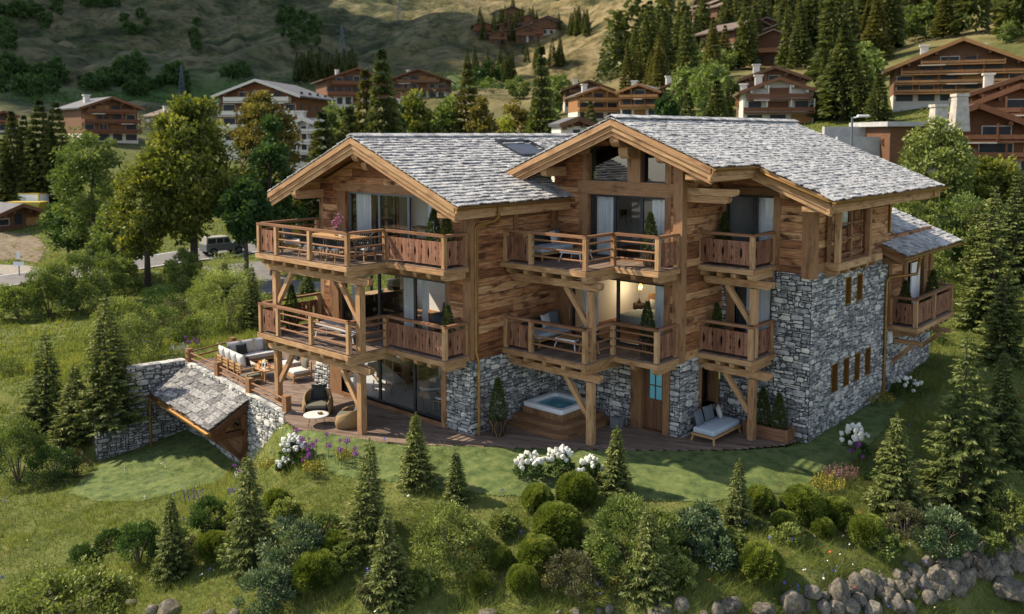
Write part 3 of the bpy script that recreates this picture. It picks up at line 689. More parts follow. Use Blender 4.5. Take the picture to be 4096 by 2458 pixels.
pb.box(2.86, 3.0, 4.62, 4.84, 5.3, 7.5, axis=2); pb.box(2.86, 3.05, 6.55, 6.8, 5.3, 7.5, axis=2)
y = 9.5
post(7.95, 8.19, y-.07, y+.2, 5.4, 7.78); post(9.96, 10.2, y-.07, y+.2, 5.4, 7.78); lint(8.1, 10.4, y-.08, y+.2, 7.79, 8.02)
post(10.93, 11.33, y-.06, y+.32, 5.2, 7.75); lint(8.1, 10.93, y-.045, y+.1, 5.36, 5.6)
post(8.28, 8.6, y-.05, y+.25, 2.6, 5.05); lint(8.28, 10.0, y-.06, y+.2, 5.02, 5.34)
pb.box(11.2, 11.33, 9.84, YB, 5.36, 5.66, axis=1)
pb.box(8.06, 8.16, 8.0, 8.18, .55, 2.15, axis=2); pb.box(8.06, 8.17, 7.95, 9.5, 2.13, 2.36, axis=1); pb.box(8.06, 8.17, 8.0, 9.5, .46, .6, axis=1)
pb.box(7.6, 8.06, 9.33, 9.48, .6, 2.13, axis=2); pb.box(7.5, 8.06, 8.18, 9.33, .57, .62, axis=1)
cpart(pb, 'timber_frame', 'beam')
# windows, rooms, curtains ---------------------------------------------------
def win(*a, **k): return under(window(chalet, *a, **k))
def rm(*a, **k): return under(room(chalet, *a, **k))
def cur(*a, **k): return under(curtain(chalet, *a, **k))
o26, o69, o95 = (0, 2.6, 0), (0, 6.9, 0), (0, 9.5, 0)
win(o26, X, -Y, -3.94, 1.57, .14, 2.42, mull=(-1.85, .04)); rm(o26, X, -Y, -5.5, 2.5, .1, 2.48, 4.2, floor='greyfloor', lwin=(.6, 3.9, .25, 2.35))
win(o26, X, -Y, -3.98, 1.78, 2.7, 4.92, mull=(-1.82, .1)); rm(o26, X, -Y, -4.9, 2.8, 2.68, 5.1, 4.2, lwin=(1.0, 3.6, 3.2, 4.95))
win(o26, X, -Y, -3.48, 1.42, 5.6, 7.72, mull=(-1.75, -.18), mat='alu'); rm(o26, X, -Y, -4.9, 2.8, 5.58, 7.78, 4.2, lwin=(.6, 3.6, 5.7, 7.4))
cur(o26, X, -Y, -3.7, -3.1, .15, 2.4); cur(o26, X, -Y, -3.7, -3.2, 2.75, 4.9); cur(o26, X, -Y, -.75, -.2, 2.75, 4.9); cur(o26, X, -Y, .2, .5, 2.75, 4.9)
cur(o26, X, -Y, -3.35, -2.45, 5.62, 7.7); cur(o26, X, -Y, .55, 1.3, 5.62, 7.7)
win(o69, X, -Y, 3.61, 7.49, 2.7, 4.92, mull=(5.57,)); rm(o69, X, -Y, 3.0, 8.0, 2.68, 5.1, 5.3)
win(o69, X, -Y, 4.4, 7.48, 5.6, 7.75, mull=(5.42, 6.5)); rm(o69, X, -Y, 3.6, 8.0, 5.58, 7.8, 3.8)
cur(o69, X, -Y, 3.9, 4.6, 2.75, 4.9); cur(o69, X, -Y, 6.9, 7.45, 2.75, 4.9); cur(o69, X, -Y, 4.5, 5.35, 5.62, 7.7); cur(o69, X, -Y, 6.75, 7.45, 5.62, 7.7)
win(o95, X, -Y, 8.2, 9.95, 5.6, 7.78, mull=(9.2,)); rm(o95, X, -Y, 8.15, 11.1, 5.58, 7.8, 3.2); cur(o95, X, -Y, 9.25, 9.9, 5.62, 7.7)
win(o95, X, -Y, 8.6, 9.95, 2.7, 5.0); rm(o95, X, -Y, 8.3, 11.0, 2.68, 5.05, 3.0); cur(o95, X, -Y, 8.85, 9.7, 2.72, 4.95)
win((8.1, 0, 0), Y, X, 8.18, 9.35, .62, 2.12, inset=.4); rm((7.87, 0, 0), Y, X, 8.17, 9.45, .3, 2.3, 2.5, floor='greyfloor')
win((11.25, 0, 0), Y, X, 11.75, 12.85, 6.62, 7.5, inset=.1); rm((11.25, 0, 0), Y, X, 11.5, 13.1, 6.3, 7.55, 2)
win((11.2, 0, 0), Y, X, 18.3, 20.2, 2.75, 4.75, mull=(19.2,)); rm((11.2, 0, 0), Y, X, 18.1, 20.6, 2.7, 4.8, 2.5)
win((-5.65, 0, 0), Y, -X, 3.2, 6.5, .25, 2.35, mull=(4.9,), inset=.05); win((-5.05, 0, 0), Y, -X, 3.6, 6.2, 3.2, 4.95, mull=(4.9,), inset=.08); win((-5.05, 0, 0), Y, -X, 3.2, 6.2, 5.7, 7.4, mull=(4.7,), inset=.08)
# gable panes under the roof
for (a, b) in ((4.45, 6.07), (6.59, 7.49)):
    f = MB(); pl = clip2([(a, 8.23), (b, 8.23), (b, 9.9), (a, 9.9)], gclip(10.29-.30, 6.3, .40)); pts = [V3(u, 7.02, v) for u, v in pl]
    for i in range(len(pts)):
        p, q = pts[i], pts[(i+1) % len(pts)]; f.beam(p, q, .06, .06, up=(0, 1, 0))
    fo = cpart(f, 'window', 'frame'); g = MB(); g.face(pts); g.build('pane', 'glassd', fo).matrix_parent_inverse = Matrix.Identity(4)
bk = MB(); bk.face([V3(4.2, 7.6, 8.1), V3(7.8, 7.6, 8.1), V3(7.8, 7.6, 9.6), V3(6.3, 7.6, 10.1), V3(4.2, 7.6, 9.3)]); cpart(bk, 'attic_wall', 'darkbeam')
# the entrance door below the balcony
d = MB(); n = 5
for i in range(n):
    x0 = 6.7+(.8)*i/n; x1 = 6.7+.8*(i+1)/n-.006
    if i in (0, n-1): d.box(x0, x1, 7.02, 7.07, 0, 2.24, axis=2)
    else: d.box(x0, x1, 7.02, 7.07, 0, 1.05, axis=2)
d.box(6.86, 7.34, 7.02, 7.07, 2.05, 2.24, axis=0); d.box(7.085, 7.115, 7.0, 7.04, 1.05, 2.05, axis=2); d.box(6.86, 7.34, 7.0, 7.04, 1.5, 1.53, axis=0); d.box(6.66, 7.5, 6.86, 7.06, -.01, .05, axis=0)
dr = cpart(d, 'door', 'door'); g = MB(); g.face([V3(6.86, 7.05, 1.05), V3(7.34, 7.05, 1.05), V3(7.34, 7.05, 2.05), V3(6.86, 7.05, 2.05)]); g.build('pane', 'glass', dr)
M['tealroom'] = plain('glowing_teal_plaster', (0.22, 0.45, 0.50), rough=.8, emit=((.16, .46, .55), .13))  # walls glow by themselves so the door pane looks lit; no lamp inside
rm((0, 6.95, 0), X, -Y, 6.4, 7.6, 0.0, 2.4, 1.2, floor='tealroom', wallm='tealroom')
g = MB(); g.tube([V3(7.44, 7.0, 1.0), V3(7.44, 6.96, 1.0), V3(7.34, 6.96, 1.0)], .012); g.build('handle', 'black', dr)
# slit windows with rust-brown lining in the long side wall
for k, (u0, u1, v0, v1) in enumerate(slits):
    s = MB(); x = 11.27; t = .05; dd = .16
    s.box(x-dd, x+.01, u0, u0+t, v0, v1, axis=2); s.box(x-dd, x+.01, u1-t, u1, v0, v1, axis=2); s.box(x-dd, x+.01, u0+t, u1-t, v0, v0+t, axis=1); s.box(x-dd, x+.01, u0+t, u1-t, v1-t, v1, axis=1)
    s.box(x-dd-.03, x-dd, u0, u1, v0, v1, axis=2, tint=.4)
    cpart(s, 'slit_window', 'bronze')
# roofs ---------------------------------------------------------------------
def slope(name, p0, along, down, L, D, seed, thick=.14, skip=None, expo=.25, sub=True, **k):
    p0 = V3(*p0); al = unit(along); dn = unit(down); n = unit(np.cross(al, dn)); n = n if n[2] > 0 else -n
    t = MB(); tiles(t, p0, al, dn, L, D, expo=expo, skip=skip, seed=seed, **k)
    return cpart(t, name, 'slate')
def slab(mb, p0, al, dn, L, D, thick, mat=0):
    """boarded underside: planks parallel to the ridge"""
    p0 = V3(*p0); al = unit(al); dn = unit(dn); n = unit(np.cross(al, dn)); n = n if n[2] > 0 else -n
    m = int(D/.22)
    for i in range(m):
        mb.obox(p0+al*L/2+dn*(D*(i+.5)/m)-n*(thick/2+.005), al, dn, n, L, D/m-.004, thick, mat=mat)
cL = 1/math.hypot(1, .41); cM = 1/math.hypot(1, .40)
dLR = V3(1, 0, -.41); dLL = V3(-1, 0, -.41); dMR = V3(1, 0, -.40); dML = V3(-1, 0, -.40)
so = MB()
slab(so, (-1.4, 1.26, 9.71-.02), Y, dLR, 5.7, 5.1/cL, .07); slab(so, (-1.4, 1.26, 9.71-.02), Y, dLL, 8.7, 5.05/cL, .07)
slab(so, (-1.4, 6.96, 9.71-.02), Y, dLR, 6, 3.1/cL, .07)
slab(so, (6.3, 5.56, 10.29-.02), Y, dML, 11.5, 4.5/cM, .07); slab(so, (6.3, 5.56, 10.29-.02), Y, dMR, 13.0, 3.58/cM, .07); slab(so, (9.88, 8.26, zM(9.88)-.02), Y, dMR, 10.3, 2.5/cM, .07)
cpart(so, 'roof_soffit', 'beam')
slope('roof', (-1.4, 1.2, 9.71), Y, dLR, 14.5, 5.16/cL, 1, skip=lambda c: c[0] > 1.75 and c[1] > 7.0 or (-.72 < c[0] < .5 and 7.75 < c[1] < 9.6), th=.035, lift=.055, expo=.215, wid=(.2, .38))
slope('roof', (-1.4, 1.2, 9.71), Y, dLL, 9.0, 5.1/cL, 2, expo=.27)
slope('roof', (6.3, 5.5, 10.29), Y, dML, 12.5, 4.6/cM, 3, skip=lambda c: c[0] < 1.75 and c[1] > 6.0)
slope('roof', (6.3, 5.5, 10.29), Y, dMR, 13.1, 6.16/cM, 4, skip=lambda c: c[0] > 9.95 and c[1] < 8.2, expo=.19, wid=(.17, .33), lift=.03)
rc = MB()
for (x, z, y0, y1) in ((-1.4, 9.71, 1.2, 15.5), (6.3, 10.29, 5.5, 18.6)):
    yy = y0
    while yy < y1:
        l = random.uniform(.3, .5)
        for sg in (-1, 1): rc.obox((x+sg*.1, yy+l/2, z+.075+random.uniform(-.006, .01)), Y, V3(sg, 0, -.4), V3(.4*sg, 0, 1), l-.01, .24, .035)
        yy += l
cpart(rc, 'ridge_cap', 'slate')
# barge boards: three stepped boards along every verge
def barge(y0, a0, a1, zf, fin=.0):
    s = 1 if a1 > a0 else -1; bb = MB()
    for k, (top, hgt, off) in enumerate(((.0, .19, 0), (.19, .17, .05), (.36, .16, .10))):
        P = lambda a, dz: V3(a, y0+off, zf(a)-.03-top-dz)
        e = a1-s*(.05*k)
        poly = [P(a0, 0), P(a0, hgt), P(e, hgt), P(e+s*.03, 0)]
        bb.prism(poly if s < 0 else poly[::-1], V3(0, .06, 0), mat=0, ex=V3(a1-a0, 0, zf(a1)-zf(a0)))
    cpart(bb, 'barge_board', 'fascia')
barge(1.2, -1.4, 3.72, zL); barge(1.2, -1.4, -6.48, zL); barge(5.5, 6.3, 9.95, zM); barge(5.5, 6.3, 1.8, zM); barge(8.2, 9.75, 12.42, zM)
# eaves: fascia, rafter tails, purlin consoles
def eave(x, y0, y1, z, inward=-1):
    ev = MB()
    ev.box(x-.05, x-.01, y0, y1, z-.27, z-.05, axis=1); ev.box(x-.16, x-.06, y0+.02, y1, z-.43, z-.28, axis=1)
    yy = y0+.25
    while yy < y1-.1:
        console(ev, (x-1.0, yy, z-.25), X, .86, .14, .16); yy += .62
    cpart(ev, 'eaves_timber', 'fascia')
eave(3.68, 1.2, 7.0, zL(3.7)); eave(9.93, 5.5, 8.2, zM(9.93)); eave(12.38, 8.2, 18.55, zM(12.4)); 
def purlin(a, y_wall, y_end, ztop, w=.24, h=.30):
    ev = MB(); console(ev, (a, y_wall, ztop), -Y, y_wall-y_end, w, h); cpart(ev, 'purlin', 'fascia')
purlin(-1.4, 2.6, 1.35, 9.2, .28, .34); purlin(-1.4, 2.6, 1.75, 8.86, .26, .3); purlin(-4.95, 2.6, 1.3, zL(-4.95)-.5, .26, .32); purlin(2.5, 2.6, 1.5, zL(2.5)-.42, .24, .3)
purlin(6.33, 6.9, 5.65, 9.78, .34, .4); purlin(6.33, 6.9, 6.15, 9.38, .36, .38); purlin(7.95, 6.9, 5.75, zM(7.95)-.40, .26, .34); purlin(9.3, 9.5, 5.7, zM(9.3)-.44, .24, .32); purlin(3.3, 6.9, 5.75, zM(3.3)-.42, .26, .32)
purlin(10.75, 9.5, 8.45, zM(10.75)-.42, .26, .32)
for zc, lc in ((8.1, 1.75), (7.87, 1.5)):
    ev = MB(); console(ev, (8.15, 7.15, zc), X, lc, .2, .22); cpart(ev, 'console', 'fascia')
# gutters and downpipes
gu = MB()
def gutter(p0, p1, r=.075):
    p0, p1 = V3(*p0), V3(*p1); ex = unit(p1-p0); sd = unit(np.cross(ex, Z)); V = []; F = []; n = 8
    for p in (p0, p1):
        for rr in (r, r-.008):
            for k in range(n+1):
                t = math.pi*k/n; V.append(p+sd*rr*math.cos(t)-Z*rr*math.sin(t))
    m = n+1
    for k in range(n):
        F += [(k, k+1, 2*m+k+1, 2*m+k), (m+k+1, m+k, 3*m+k, 3*m+k+1), (k+1, k, m+k, m+k+1)]
    F += [tuple(range(m))[::-1], tuple(range(2*m, 3*m))]
    gu.mesh(V, F, .5, 0, False)
for g0, g1, gr in (((3.76, 1.15, zL(3.76)-.02), (3.76, 7.0, zL(3.76)-.05), .075), ((10.03, 5.42, zM(10.03)-.02), (10.03, 8.25, zM(10.03)-.03), .075), ((12.49, 8.1, zM(12.49)-.02), (12.49, 18.7, zM(12.49)-.05), .08)):
    gu = MB(); gutter(g0, g1, gr); cpart(gu, 'gutter', 'bronze')
def pipe(pts, r=.05):
    b = MB(); b.tube([V3(*p) for p in pts], r, 10); return cpart(b, 'downpipe', 'bronze')
zz = zL(3.76)
pipe([(3.72, 3.1, zz-.08), (3.72, 3.1, zz-.42), (3.6, 3.05, zz-.55), (3.06, 2.78, zz-.72), (3.0, 2.75, zz-.85), (3.0, 2.75, 2.75), (3.05, 2.76, 2.62), (3.12, 2.76, 2.45), (3.12, 2.76, 0)])
pipe([(9.98, 8.24, zM(10.03)-.1), (10.1, 8.16, zM(10.1)-.16), (12.3, 8.12, zM(12.3)-.1), (12.42, 8.2, zM(12.42)-.06)])
pipe([(12.4, 17.6, 7.7), (12.4, 17.6, 7.45), (12.2, 17.0, 7.38), (11.36, 16.1, 7.3)], .04); pipe([(11.36, 16.05, 7.6), (11.36, 16.05, 6.2), (11.5, 16.15, 6.1)], .05)
pipe([(12.2, 16.9, 5.2), (12.15, 16.9, 4.95), (12.1, 16.9, 4.6), (11.42, 15.95, 4.5), (11.36, 15.9, 4.35), (11.36, 15.9, 0)], .055)
# skylight in the left roof
sk = MB(); zs = lambda a, up=.05: zL(a)+up
for (a0, a1, b0, b1) in ((-.78, -.72, 7.7, 9.7), (.5, .56, 7.7, 9.7)): sk.prism([V3(a0, b0, zs(a0)), V3(a1, b0, zs(a1)), V3(a1, b1, zs(a1)), V3(a0, b1, zs(a0))], V3(0, 0, .09), ex=Y)
for b0, b1 in ((7.7, 7.76), (9.64, 9.7)): sk.prism([V3(-.72, b0, zs(-.72)), V3(.5, b0, zs(.5)), V3(.5, b1, zs(.5)), V3(-.72, b1, zs(-.72))], V3(0, 0, .09))
so_ = cpart(sk, 'skylight', 'frame'); g = MB(); g.face([V3(-.72, 7.76, zs(-.72, .07)), V3(.5, 7.76, zs(.5, .07)), V3(.5, 9.64, zs(.5, .07)), V3(-.72, 9.64, zs(-.72, .07))]); g.build('pane', 'glass', so_)
g = MB(); g.face([V3(-.72, 7.76, 8.6), V3(.5, 7.76, 8.2), V3(.5, 9.64, 8.2), V3(-.72, 9.64, 8.6)]); g.build('blind', 'fabric_blue', so_)
# annex roof at the back right
slope('roof', (8.6, 16.35, 5.42+.42*3.6), Y, V3(1, 0, -.42), 5.6, 3.62/(1/math.hypot(1, .42)), 5, expo=.22, wid=(.2, .4), lift=.035)
slope('roof', (11.3, 15.4, 5.42+.42*.9), Y, V3(1, 0, -.42), 1.0, .92/(1/math.hypot(1, .42)), 6, expo=.22, wid=(.2, .4), lift=.035)
an = MB(); fz = lambda a: 5.42+.42*(12.2-a)
slab(an, (8.6, 16.3, fz(8.6)-.02), Y, V3(1, 0, -.42), 5.6, 3.85, .1); slab(an, (11.3, 15.42, fz(11.3)-.02), Y, V3(1, 0, -.42), .9, .95, .1)
for top, hgt, off in ((0, .2, 0), (.2, .17, .05)):
    an.prism([V3(11.28, 15.38+off, fz(11.28)-top), V3(11.28, 15.38+off, fz(11.28)-top-hgt), V3(12.2, 15.38+off, fz(12.2)-top-hgt), V3(12.2, 15.38+off, fz(12.2)-top)], V3(0, .06, 0), ex=V3(1, 0, -.42))
console(an, (11.28, 15.7, 5.3), X, .8, .2, .22)
an.box(11.2, 11.34, 16.2, 16.5, 2.7, 5.6, axis=2); an.box(11.2, 11.33, 17.9, 18.3, 2.7, 5.3, axis=2); an.box(11.2, 11.33, 20.2, 20.55, 2.7, 5.3, axis=2); an.box(11.2, 11.33, 21.0, 21.3, 2.7, 5.3, axis=2)
cpart(an, 'annex_timber', 'beam')
gu = MB(); gutter((12.27, 15.0, 5.36), (12.27, 22.0, 5.33), .08); cpart(gu, 'gutter', 'bronze')
wp = MB(); wp.box(11.27, 11.32, 18.75, 19.75, 2.72, 4.72, axis=2); cpart(wp, 'shutter', 'white', label='white shutter panel beside the annex window')
wp = MB(); wp.box(11.29, 11.38, 16.35, 16.65, 1.95, 2.4, axis=2); cpart(wp, 'meter_box', 'white')
# trellis balcony under the side eave
tb = MB()
tb.box(11.28, 11.78, 10.35, 14.1, 5.55, 5.66, axis=1); tb.box(11.74, 11.8, 10.33, 14.12, 5.42, 5.62, axis=1); tb.box(11.3, 11.74, 10.33, 10.39, 5.42, 5.62, axis=0)
yy = 10.5
while yy < 14.0: console(tb, (11.26, yy, 5.44), X, .46, .2, .22); yy += .82
tr = cpart(tb, 'trellis_balcony', 'fascia')
for (x, yv) in ((11.68, 10.5), (11.68, 13.1)):
    t = MB(); t.box(x-.09, x+.07, yv-.09, yv+.09, 5.66, 7.62, axis=2); t.build('post', 'fascia', tr)
for x, yv in ((11.42, 10.42), (11.5, 10.75), (11.42, 13.4), (11.4, 12.2)):
    t = MB(); t.box(x-.05, x+.05, yv-.06, yv+.06, 5.66, 7.62, axis=2); t.build('post', 'beam', tr)
for z in (5.85, 6.35, 6.85):
    for x in (11.52,):
        t = MB(); t.tube([V3(x, 10.2, z), V3(x, 13.5, z)], .035); t.build('rail', 'rail', tr)
# ------------------------------------------------------------------ balconies
def board_panel(b, p0, p1, z0, z1, seed=0):
    """upright boards with lens-shaped cut-outs between them"""
    rg = random.Random(seed); p0, p1 = V3(*p0, 0), V3(*p1, 0); ex = unit(p1-p0); L = np.linalg.norm(p1-p0); n = max(2, round(L/.165)); w = L/n; ey = np.cross(Z, ex)
    hgt = z1-z0
    def edge(kind, sgn):
        # list of (dx inward, v) going up
        if kind == 0: cs = [(.5, .27, .046)]
        elif kind == 1: cs = [(.27, .12, .026), (.73, .12, .026)]
        elif kind == 2: cs = [(.12, .03, .014), (.5, .03, .014), (.88, .03, .014), (.3, .03, .014), (.7, .03, .014)]
        else: cs = []
        pts = []
        for c, hh, d in sorted(cs):
            for k in (-1, -.5, 0, .5, 1): pts.append((d*math.cos(k*math.pi/2), (c+hh*k)*hgt))
        return pts
    kinds = [3]+[[0, 2, 1, 2][i % 4] for i in range(n-1)]+[3]
    for i in range(n):
        a, c = i*w+.002, (i+1)*w-.002
        P = [(a, 0), (c, 0)]+[(c-d, v) for d, v in edge(kinds[i+1], 1)]+[(c, hgt), (a, hgt)]+[(a+d, v) for d, v in reversed(edge(kinds[i], 1))]
        off = rg.uniform(-.006, .006)
        b.prism([p0+ex*x+Z*(z0+v)+ey*(off+.014) for x, v in P], -ey*.028, mat=0, ex=Z)
def make_balcony(name, zt, rects, segs, rail_z, joists, beam=None, posts=(), braces=(), lbl=None, edge_pts=None, panelseed=0):
    """zt deck top; rects deck rectangles; segs = (kind, p0, p1) along the outside; edge boards follow the segments"""
    d = MB()
    for (x0, x1, y0, y1) in rects:
        n = max(1, round((x1-x0)/.15))
        for i in range(n): d.box(x0+(x1-x0)*i/n+.003, x0+(x1-x0)*(i+1)/n-.003, y0, y1, zt-.035, zt, axis=1, mat=1)
    dirs = [unit(V3(*p1, 0)-V3(*p0, 0)) for _, p0, p1 in segs]; turn = lambda i, j: 0 <= j < len(dirs) and dirs[i] @ dirs[j] > .9
    ext = [(0 if turn(i, i-1) and i > 0 else 1, 0 if turn(i, i+1) else 1) for i in range(len(segs))]
    for (kind, p0, p1), (x0_, x1_) in zip(segs, ext):
        e = unit(V3(*p1, 0)-V3(*p0, 0)); q0 = V3(*p0, zt-.115); q1 = V3(*p1, zt-.115)
        nrm = np.cross(e, Z)
        d.beam(q0+nrm*.10-e*.1*x0_, q1+nrm*.10+e*.099*x1_, .05, .16)
    dk = cpart(d, 'balcony', ['fascia', 'deck'], label=lbl)
    for (p, ex, L) in joists:
        j = MB(); console(j, (p[0], p[1], zt-.20), ex, L, .17, .21); j.build('joist', 'fascia', dk)
    for z0, z1, sd in ((zt+.09, rail_z-.24, 1),):
        for k, (kind, p0, p1) in enumerate(segs):
            if kind == 'board':
                b = MB(); e = unit(V3(*p1, 0)-V3(*p0, 0)); nrm = np.cross(e, Z)
                q0 = V3(*p0, 0)+e*.07; q1 = V3(*p1, 0)-e*.07
                board_panel(b, q0[:2], q1[:2], z0, z1, panelseed*17+k); b.build('board_panel', 'board', dk)
            else:
                for t in (.24, .5, .76):
                    b = MB(); zz = zt+.02+(rail_z-zt-.06)*t; q0 = V3(*p0, zz+.02); q1 = V3(*p1, zz+.02); e = unit(q1-q0); m = (q0+q1)/2+V3(random.uniform(-.006, .006), random.uniform(-.006, .006), random.uniform(-.008, .008))
                    b.tube([q0-e*.04, m, q1+e*.04], .034, 7); b.build('rail', 'rail', dk)
    hr = MB()
    for (kind, p0, p1), (x0_, x1_) in zip(segs, ext):
        e = unit(V3(*p1, 0)-V3(*p0, 0)); hr.beam(V3(*p0, rail_z-.045)-e*.07*x0_, V3(*p1, rail_z-.045)+e*.0685*x1_, .15, .085)
    hr.build('handrail', 'rail', dk)
    done = set()
    for kind, p0, p1 in segs:
        for p in (p0, p1):
            if p in done: continue
            done.add(p); b = MB(); b.box(p[0]-.068, p[0]+.068, p[1]-.068, p[1]+.068, zt-.0, rail_z-.088, axis=2); b.build('rail_post', 'fascia', dk)
    if beam:
        b = MB(); a0, a1, yb = beam; h = .24; zb = zt-.41
        console(b, ((a0+a1)/2, yb, zb), X, (a1-a0)/2, .21, h); console(b, ((a0+a1)/2, yb, zb), -X, (a1-a0)/2, .21, h); b.build('support_beam', 'fascia', dk)
    for (x, yv, z0, z1, w) in posts:
        b = MB(); b.box(x-w/2, x+w/2, yv-w/2, yv+w/2, z0, z1, axis=2); b.build('support_post', 'fascia', dk)
    for (p, q) in braces:
        b = MB(); b.beam(p, q, .14, .16); b.build('brace', 'fascia', dk)
    return dk
ZD1, ZD2, RZ1, RZ2 = 2.68, 5.58, 3.76, 6.66
for zt, rz, z0, nm, sd in ((ZD1, RZ1, 0, 'lower balcony of the left gable', 1), (ZD2, RZ2, ZD1, 'upper balcony of the left gable', 2)):
    zb = zt-.68
    make_balcony('left', zt, [(-5.15, .05, -.03, 2.58), (.05, 2.9, 1.5, 2.58)],
        [('board', (-5.2, 2.5), (-5.2, .0)) if zt < 4 else ('rail', (-5.2, 2.5), (-5.2, .0)), ('board', (-5.2, 0), (-4.1, 0)), ('rail', (-4.1, 0), (-2.12, 0)), ('rail', (-2.12, 0), (-.07, 0)), ('rail', (-.07, 0), (-.07, 1.56)), ('board', (-.07, 1.56), (2.8, 1.56)), ('board', (2.8, 1.56), (2.8, 2.5))],
        rz, [((x, 2.5), -Y, 2.55) for x in (-4.95, -4.3, -3.6, -2.9, -2.2, -1.5, -.8, -.12)]+[((x, 2.5), -Y, .95) for x in (.75, 1.4, 2.05, 2.72)],
        beam=(-5.2, .68, .36), posts=[(-4.72, .36, z0, zb, .21), (.1, .36, z0, zb, .225)],
        braces=[((-4.6, .36, zb-1.12), (-3.75, .36, zb+.02)), ((0, .36, zb-1.12), (-.95, .36, zb+.02))], lbl=nm, panelseed=sd)
for zt, rz, z0, nm, sd in ((ZD1, RZ1, 0, 'lower middle balcony', 3), (ZD2, RZ2, ZD1, 'upper middle balcony', 4)):
    zb = zt-.68
    make_balcony('mid', zt, [(2.96, 6.4, 4.12, 6.88), (6.4, 8.1, 5.62, 6.88)],
        [('board', (3.0, 4.2), (4.12, 4.2)), ('rail', (4.12, 4.2), (6.33, 4.2)), ('rail', (6.33, 4.2), (6.33, 5.68)), ('rail', (6.33, 5.68), (8.0, 5.68)), ('board', (8.0, 5.68), (8.0, 6.8))],
        rz, [((x, 6.8), -Y, 2.65) for x in (3.15, 3.9, 4.7, 5.5, 6.3)]+[((x, 6.8), -Y, 1.15) for x in (7.1, 7.93)],
        beam=(2.95, 6.72, 4.56), posts=[(6.3, 4.56, z0, zb, .22)], braces=[((6.2, 4.56, zb-1.12), (5.3, 4.56, zb+.02))], lbl=nm, panelseed=sd)
for zt, rz, z0, nm, sd in ((ZD1, RZ1, 0, 'small lower right balcony', 5), (ZD2, RZ2, ZD1, 'small upper right balcony', 6)):
    zb = zt-.68
    make_balcony('right', zt, [(8.14, 10.05, 7.92, 9.48)], [('board', (8.08, 8.0), (9.98, 8.0)), ('board', (9.98, 8.0), (9.98, 9.42))],
        rz, [((x, 9.4), -Y, 1.45) for x in (8.25, 8.85, 9.35, 9.92)], beam=(8.14, 10.55, 8.33), posts=[(9.9, 8.33, z0, zb, .21)], braces=[((9.8, 8.33, zb-1.1), (8.95, 8.33, zb+.02))], lbl=nm, panelseed=sd)
# annex balcony at the rear right
make_balcony('annex', ZD1, [(11.28, 12.32, 16.35, 20.7)], [('board', (11.35, 16.42), (12.25, 16.42)), ('board', (12.25, 16.42), (12.25, 18.5)), ('board', (12.25, 18.5), (12.25, 20.62)), ('board', (12.25, 20.62), (11.35, 20.62))], RZ1,
    [((11.3, yv), X, .98) for yv in (16.7, 17.3, 17.9, 18.5, 19.1, 19.7, 20.3)],
    braces=[((11.3, 16.9, 1.15), (12.0, 16.9, 1.85)), ((11.3, 20.1, 1.15), (12.1, 20.1, 1.85)), ((11.25, 16.9, 1.98), (12.35, 16.9, 1.98)), ((11.25, 20.1, 1.98), (12.45, 20.1, 1.98)), ((11.45, 16.8, 2.22), (11.45, 20.5, 2.22))], lbl='reddish boarded balcony on the rear annex', panelseed=9)
# ------------------------------------------------------------------ terrace, retaining walls, lean-to
def inpoly(poly, x, y):
    c = False
    for i in range(len(poly)):
        (x0, y0), (x1, y1) = poly[i], poly[i-1]
        if (y0 > y) != (y1 > y) and x < (x1-x0)*(y-y0)/(y1-y0)+x0: c = not c
    return c
DECK = [(-3.45, -.25), (-3.0, -.55), (-1.67, -.82), (-.07, -.46), (1.54, .47), (2.8, 1.26), (4.9, 2.9), (6.9, 4.5), (8.65, 6.0), (9.9, 7.25), (10.9, 8.7), (11.1, 9.55), (8.1, 9.55), (2.9, 7.0), (2.9, 2.65), (-5.6, 2.65), (-5.6, 5.2), (-12.6, 5.2), (-12.85, 1.25), (-8, .62), (-3.6, 0)]
tdk = MB(); w = .14; ex = unit(V3(.93, .37, 0)); ey = np.cross(Z, ex)
def deck_row(v):
    """intersections of the deck outline with a board centre line"""
    ts = []
    for i in range(len(DECK)):
        a, b = V3(*DECK[i], 0), V3(*DECK[i-1], 0); da, db = a @ ey-v, b @ ey-v
        if (da > 0) != (db > 0): t = da/(da-db); p = a+(b-a)*t; ts.append(p @ ex)
    ts.sort(); return list(zip(ts[::2], ts[1::2]))
v = -8.0
while v < 10:
    for a, b in deck_row(v):
        x = a
        while x < b-.02:
            l = random.uniform(2.0, 4.0); y_ = b if b-x < l+.5 else x+l
            tdk.obox(ex*(x+y_)/2+ey*v+Z*-.02, ex, ey, Z, y_-x-.006, w-.007, .04); x = y_
    v += w
o = tdk.build('terrace_deck', 'deck'); tag(o, 'weathered plank deck along the foot of the chalet', 'deck', kind='structure')
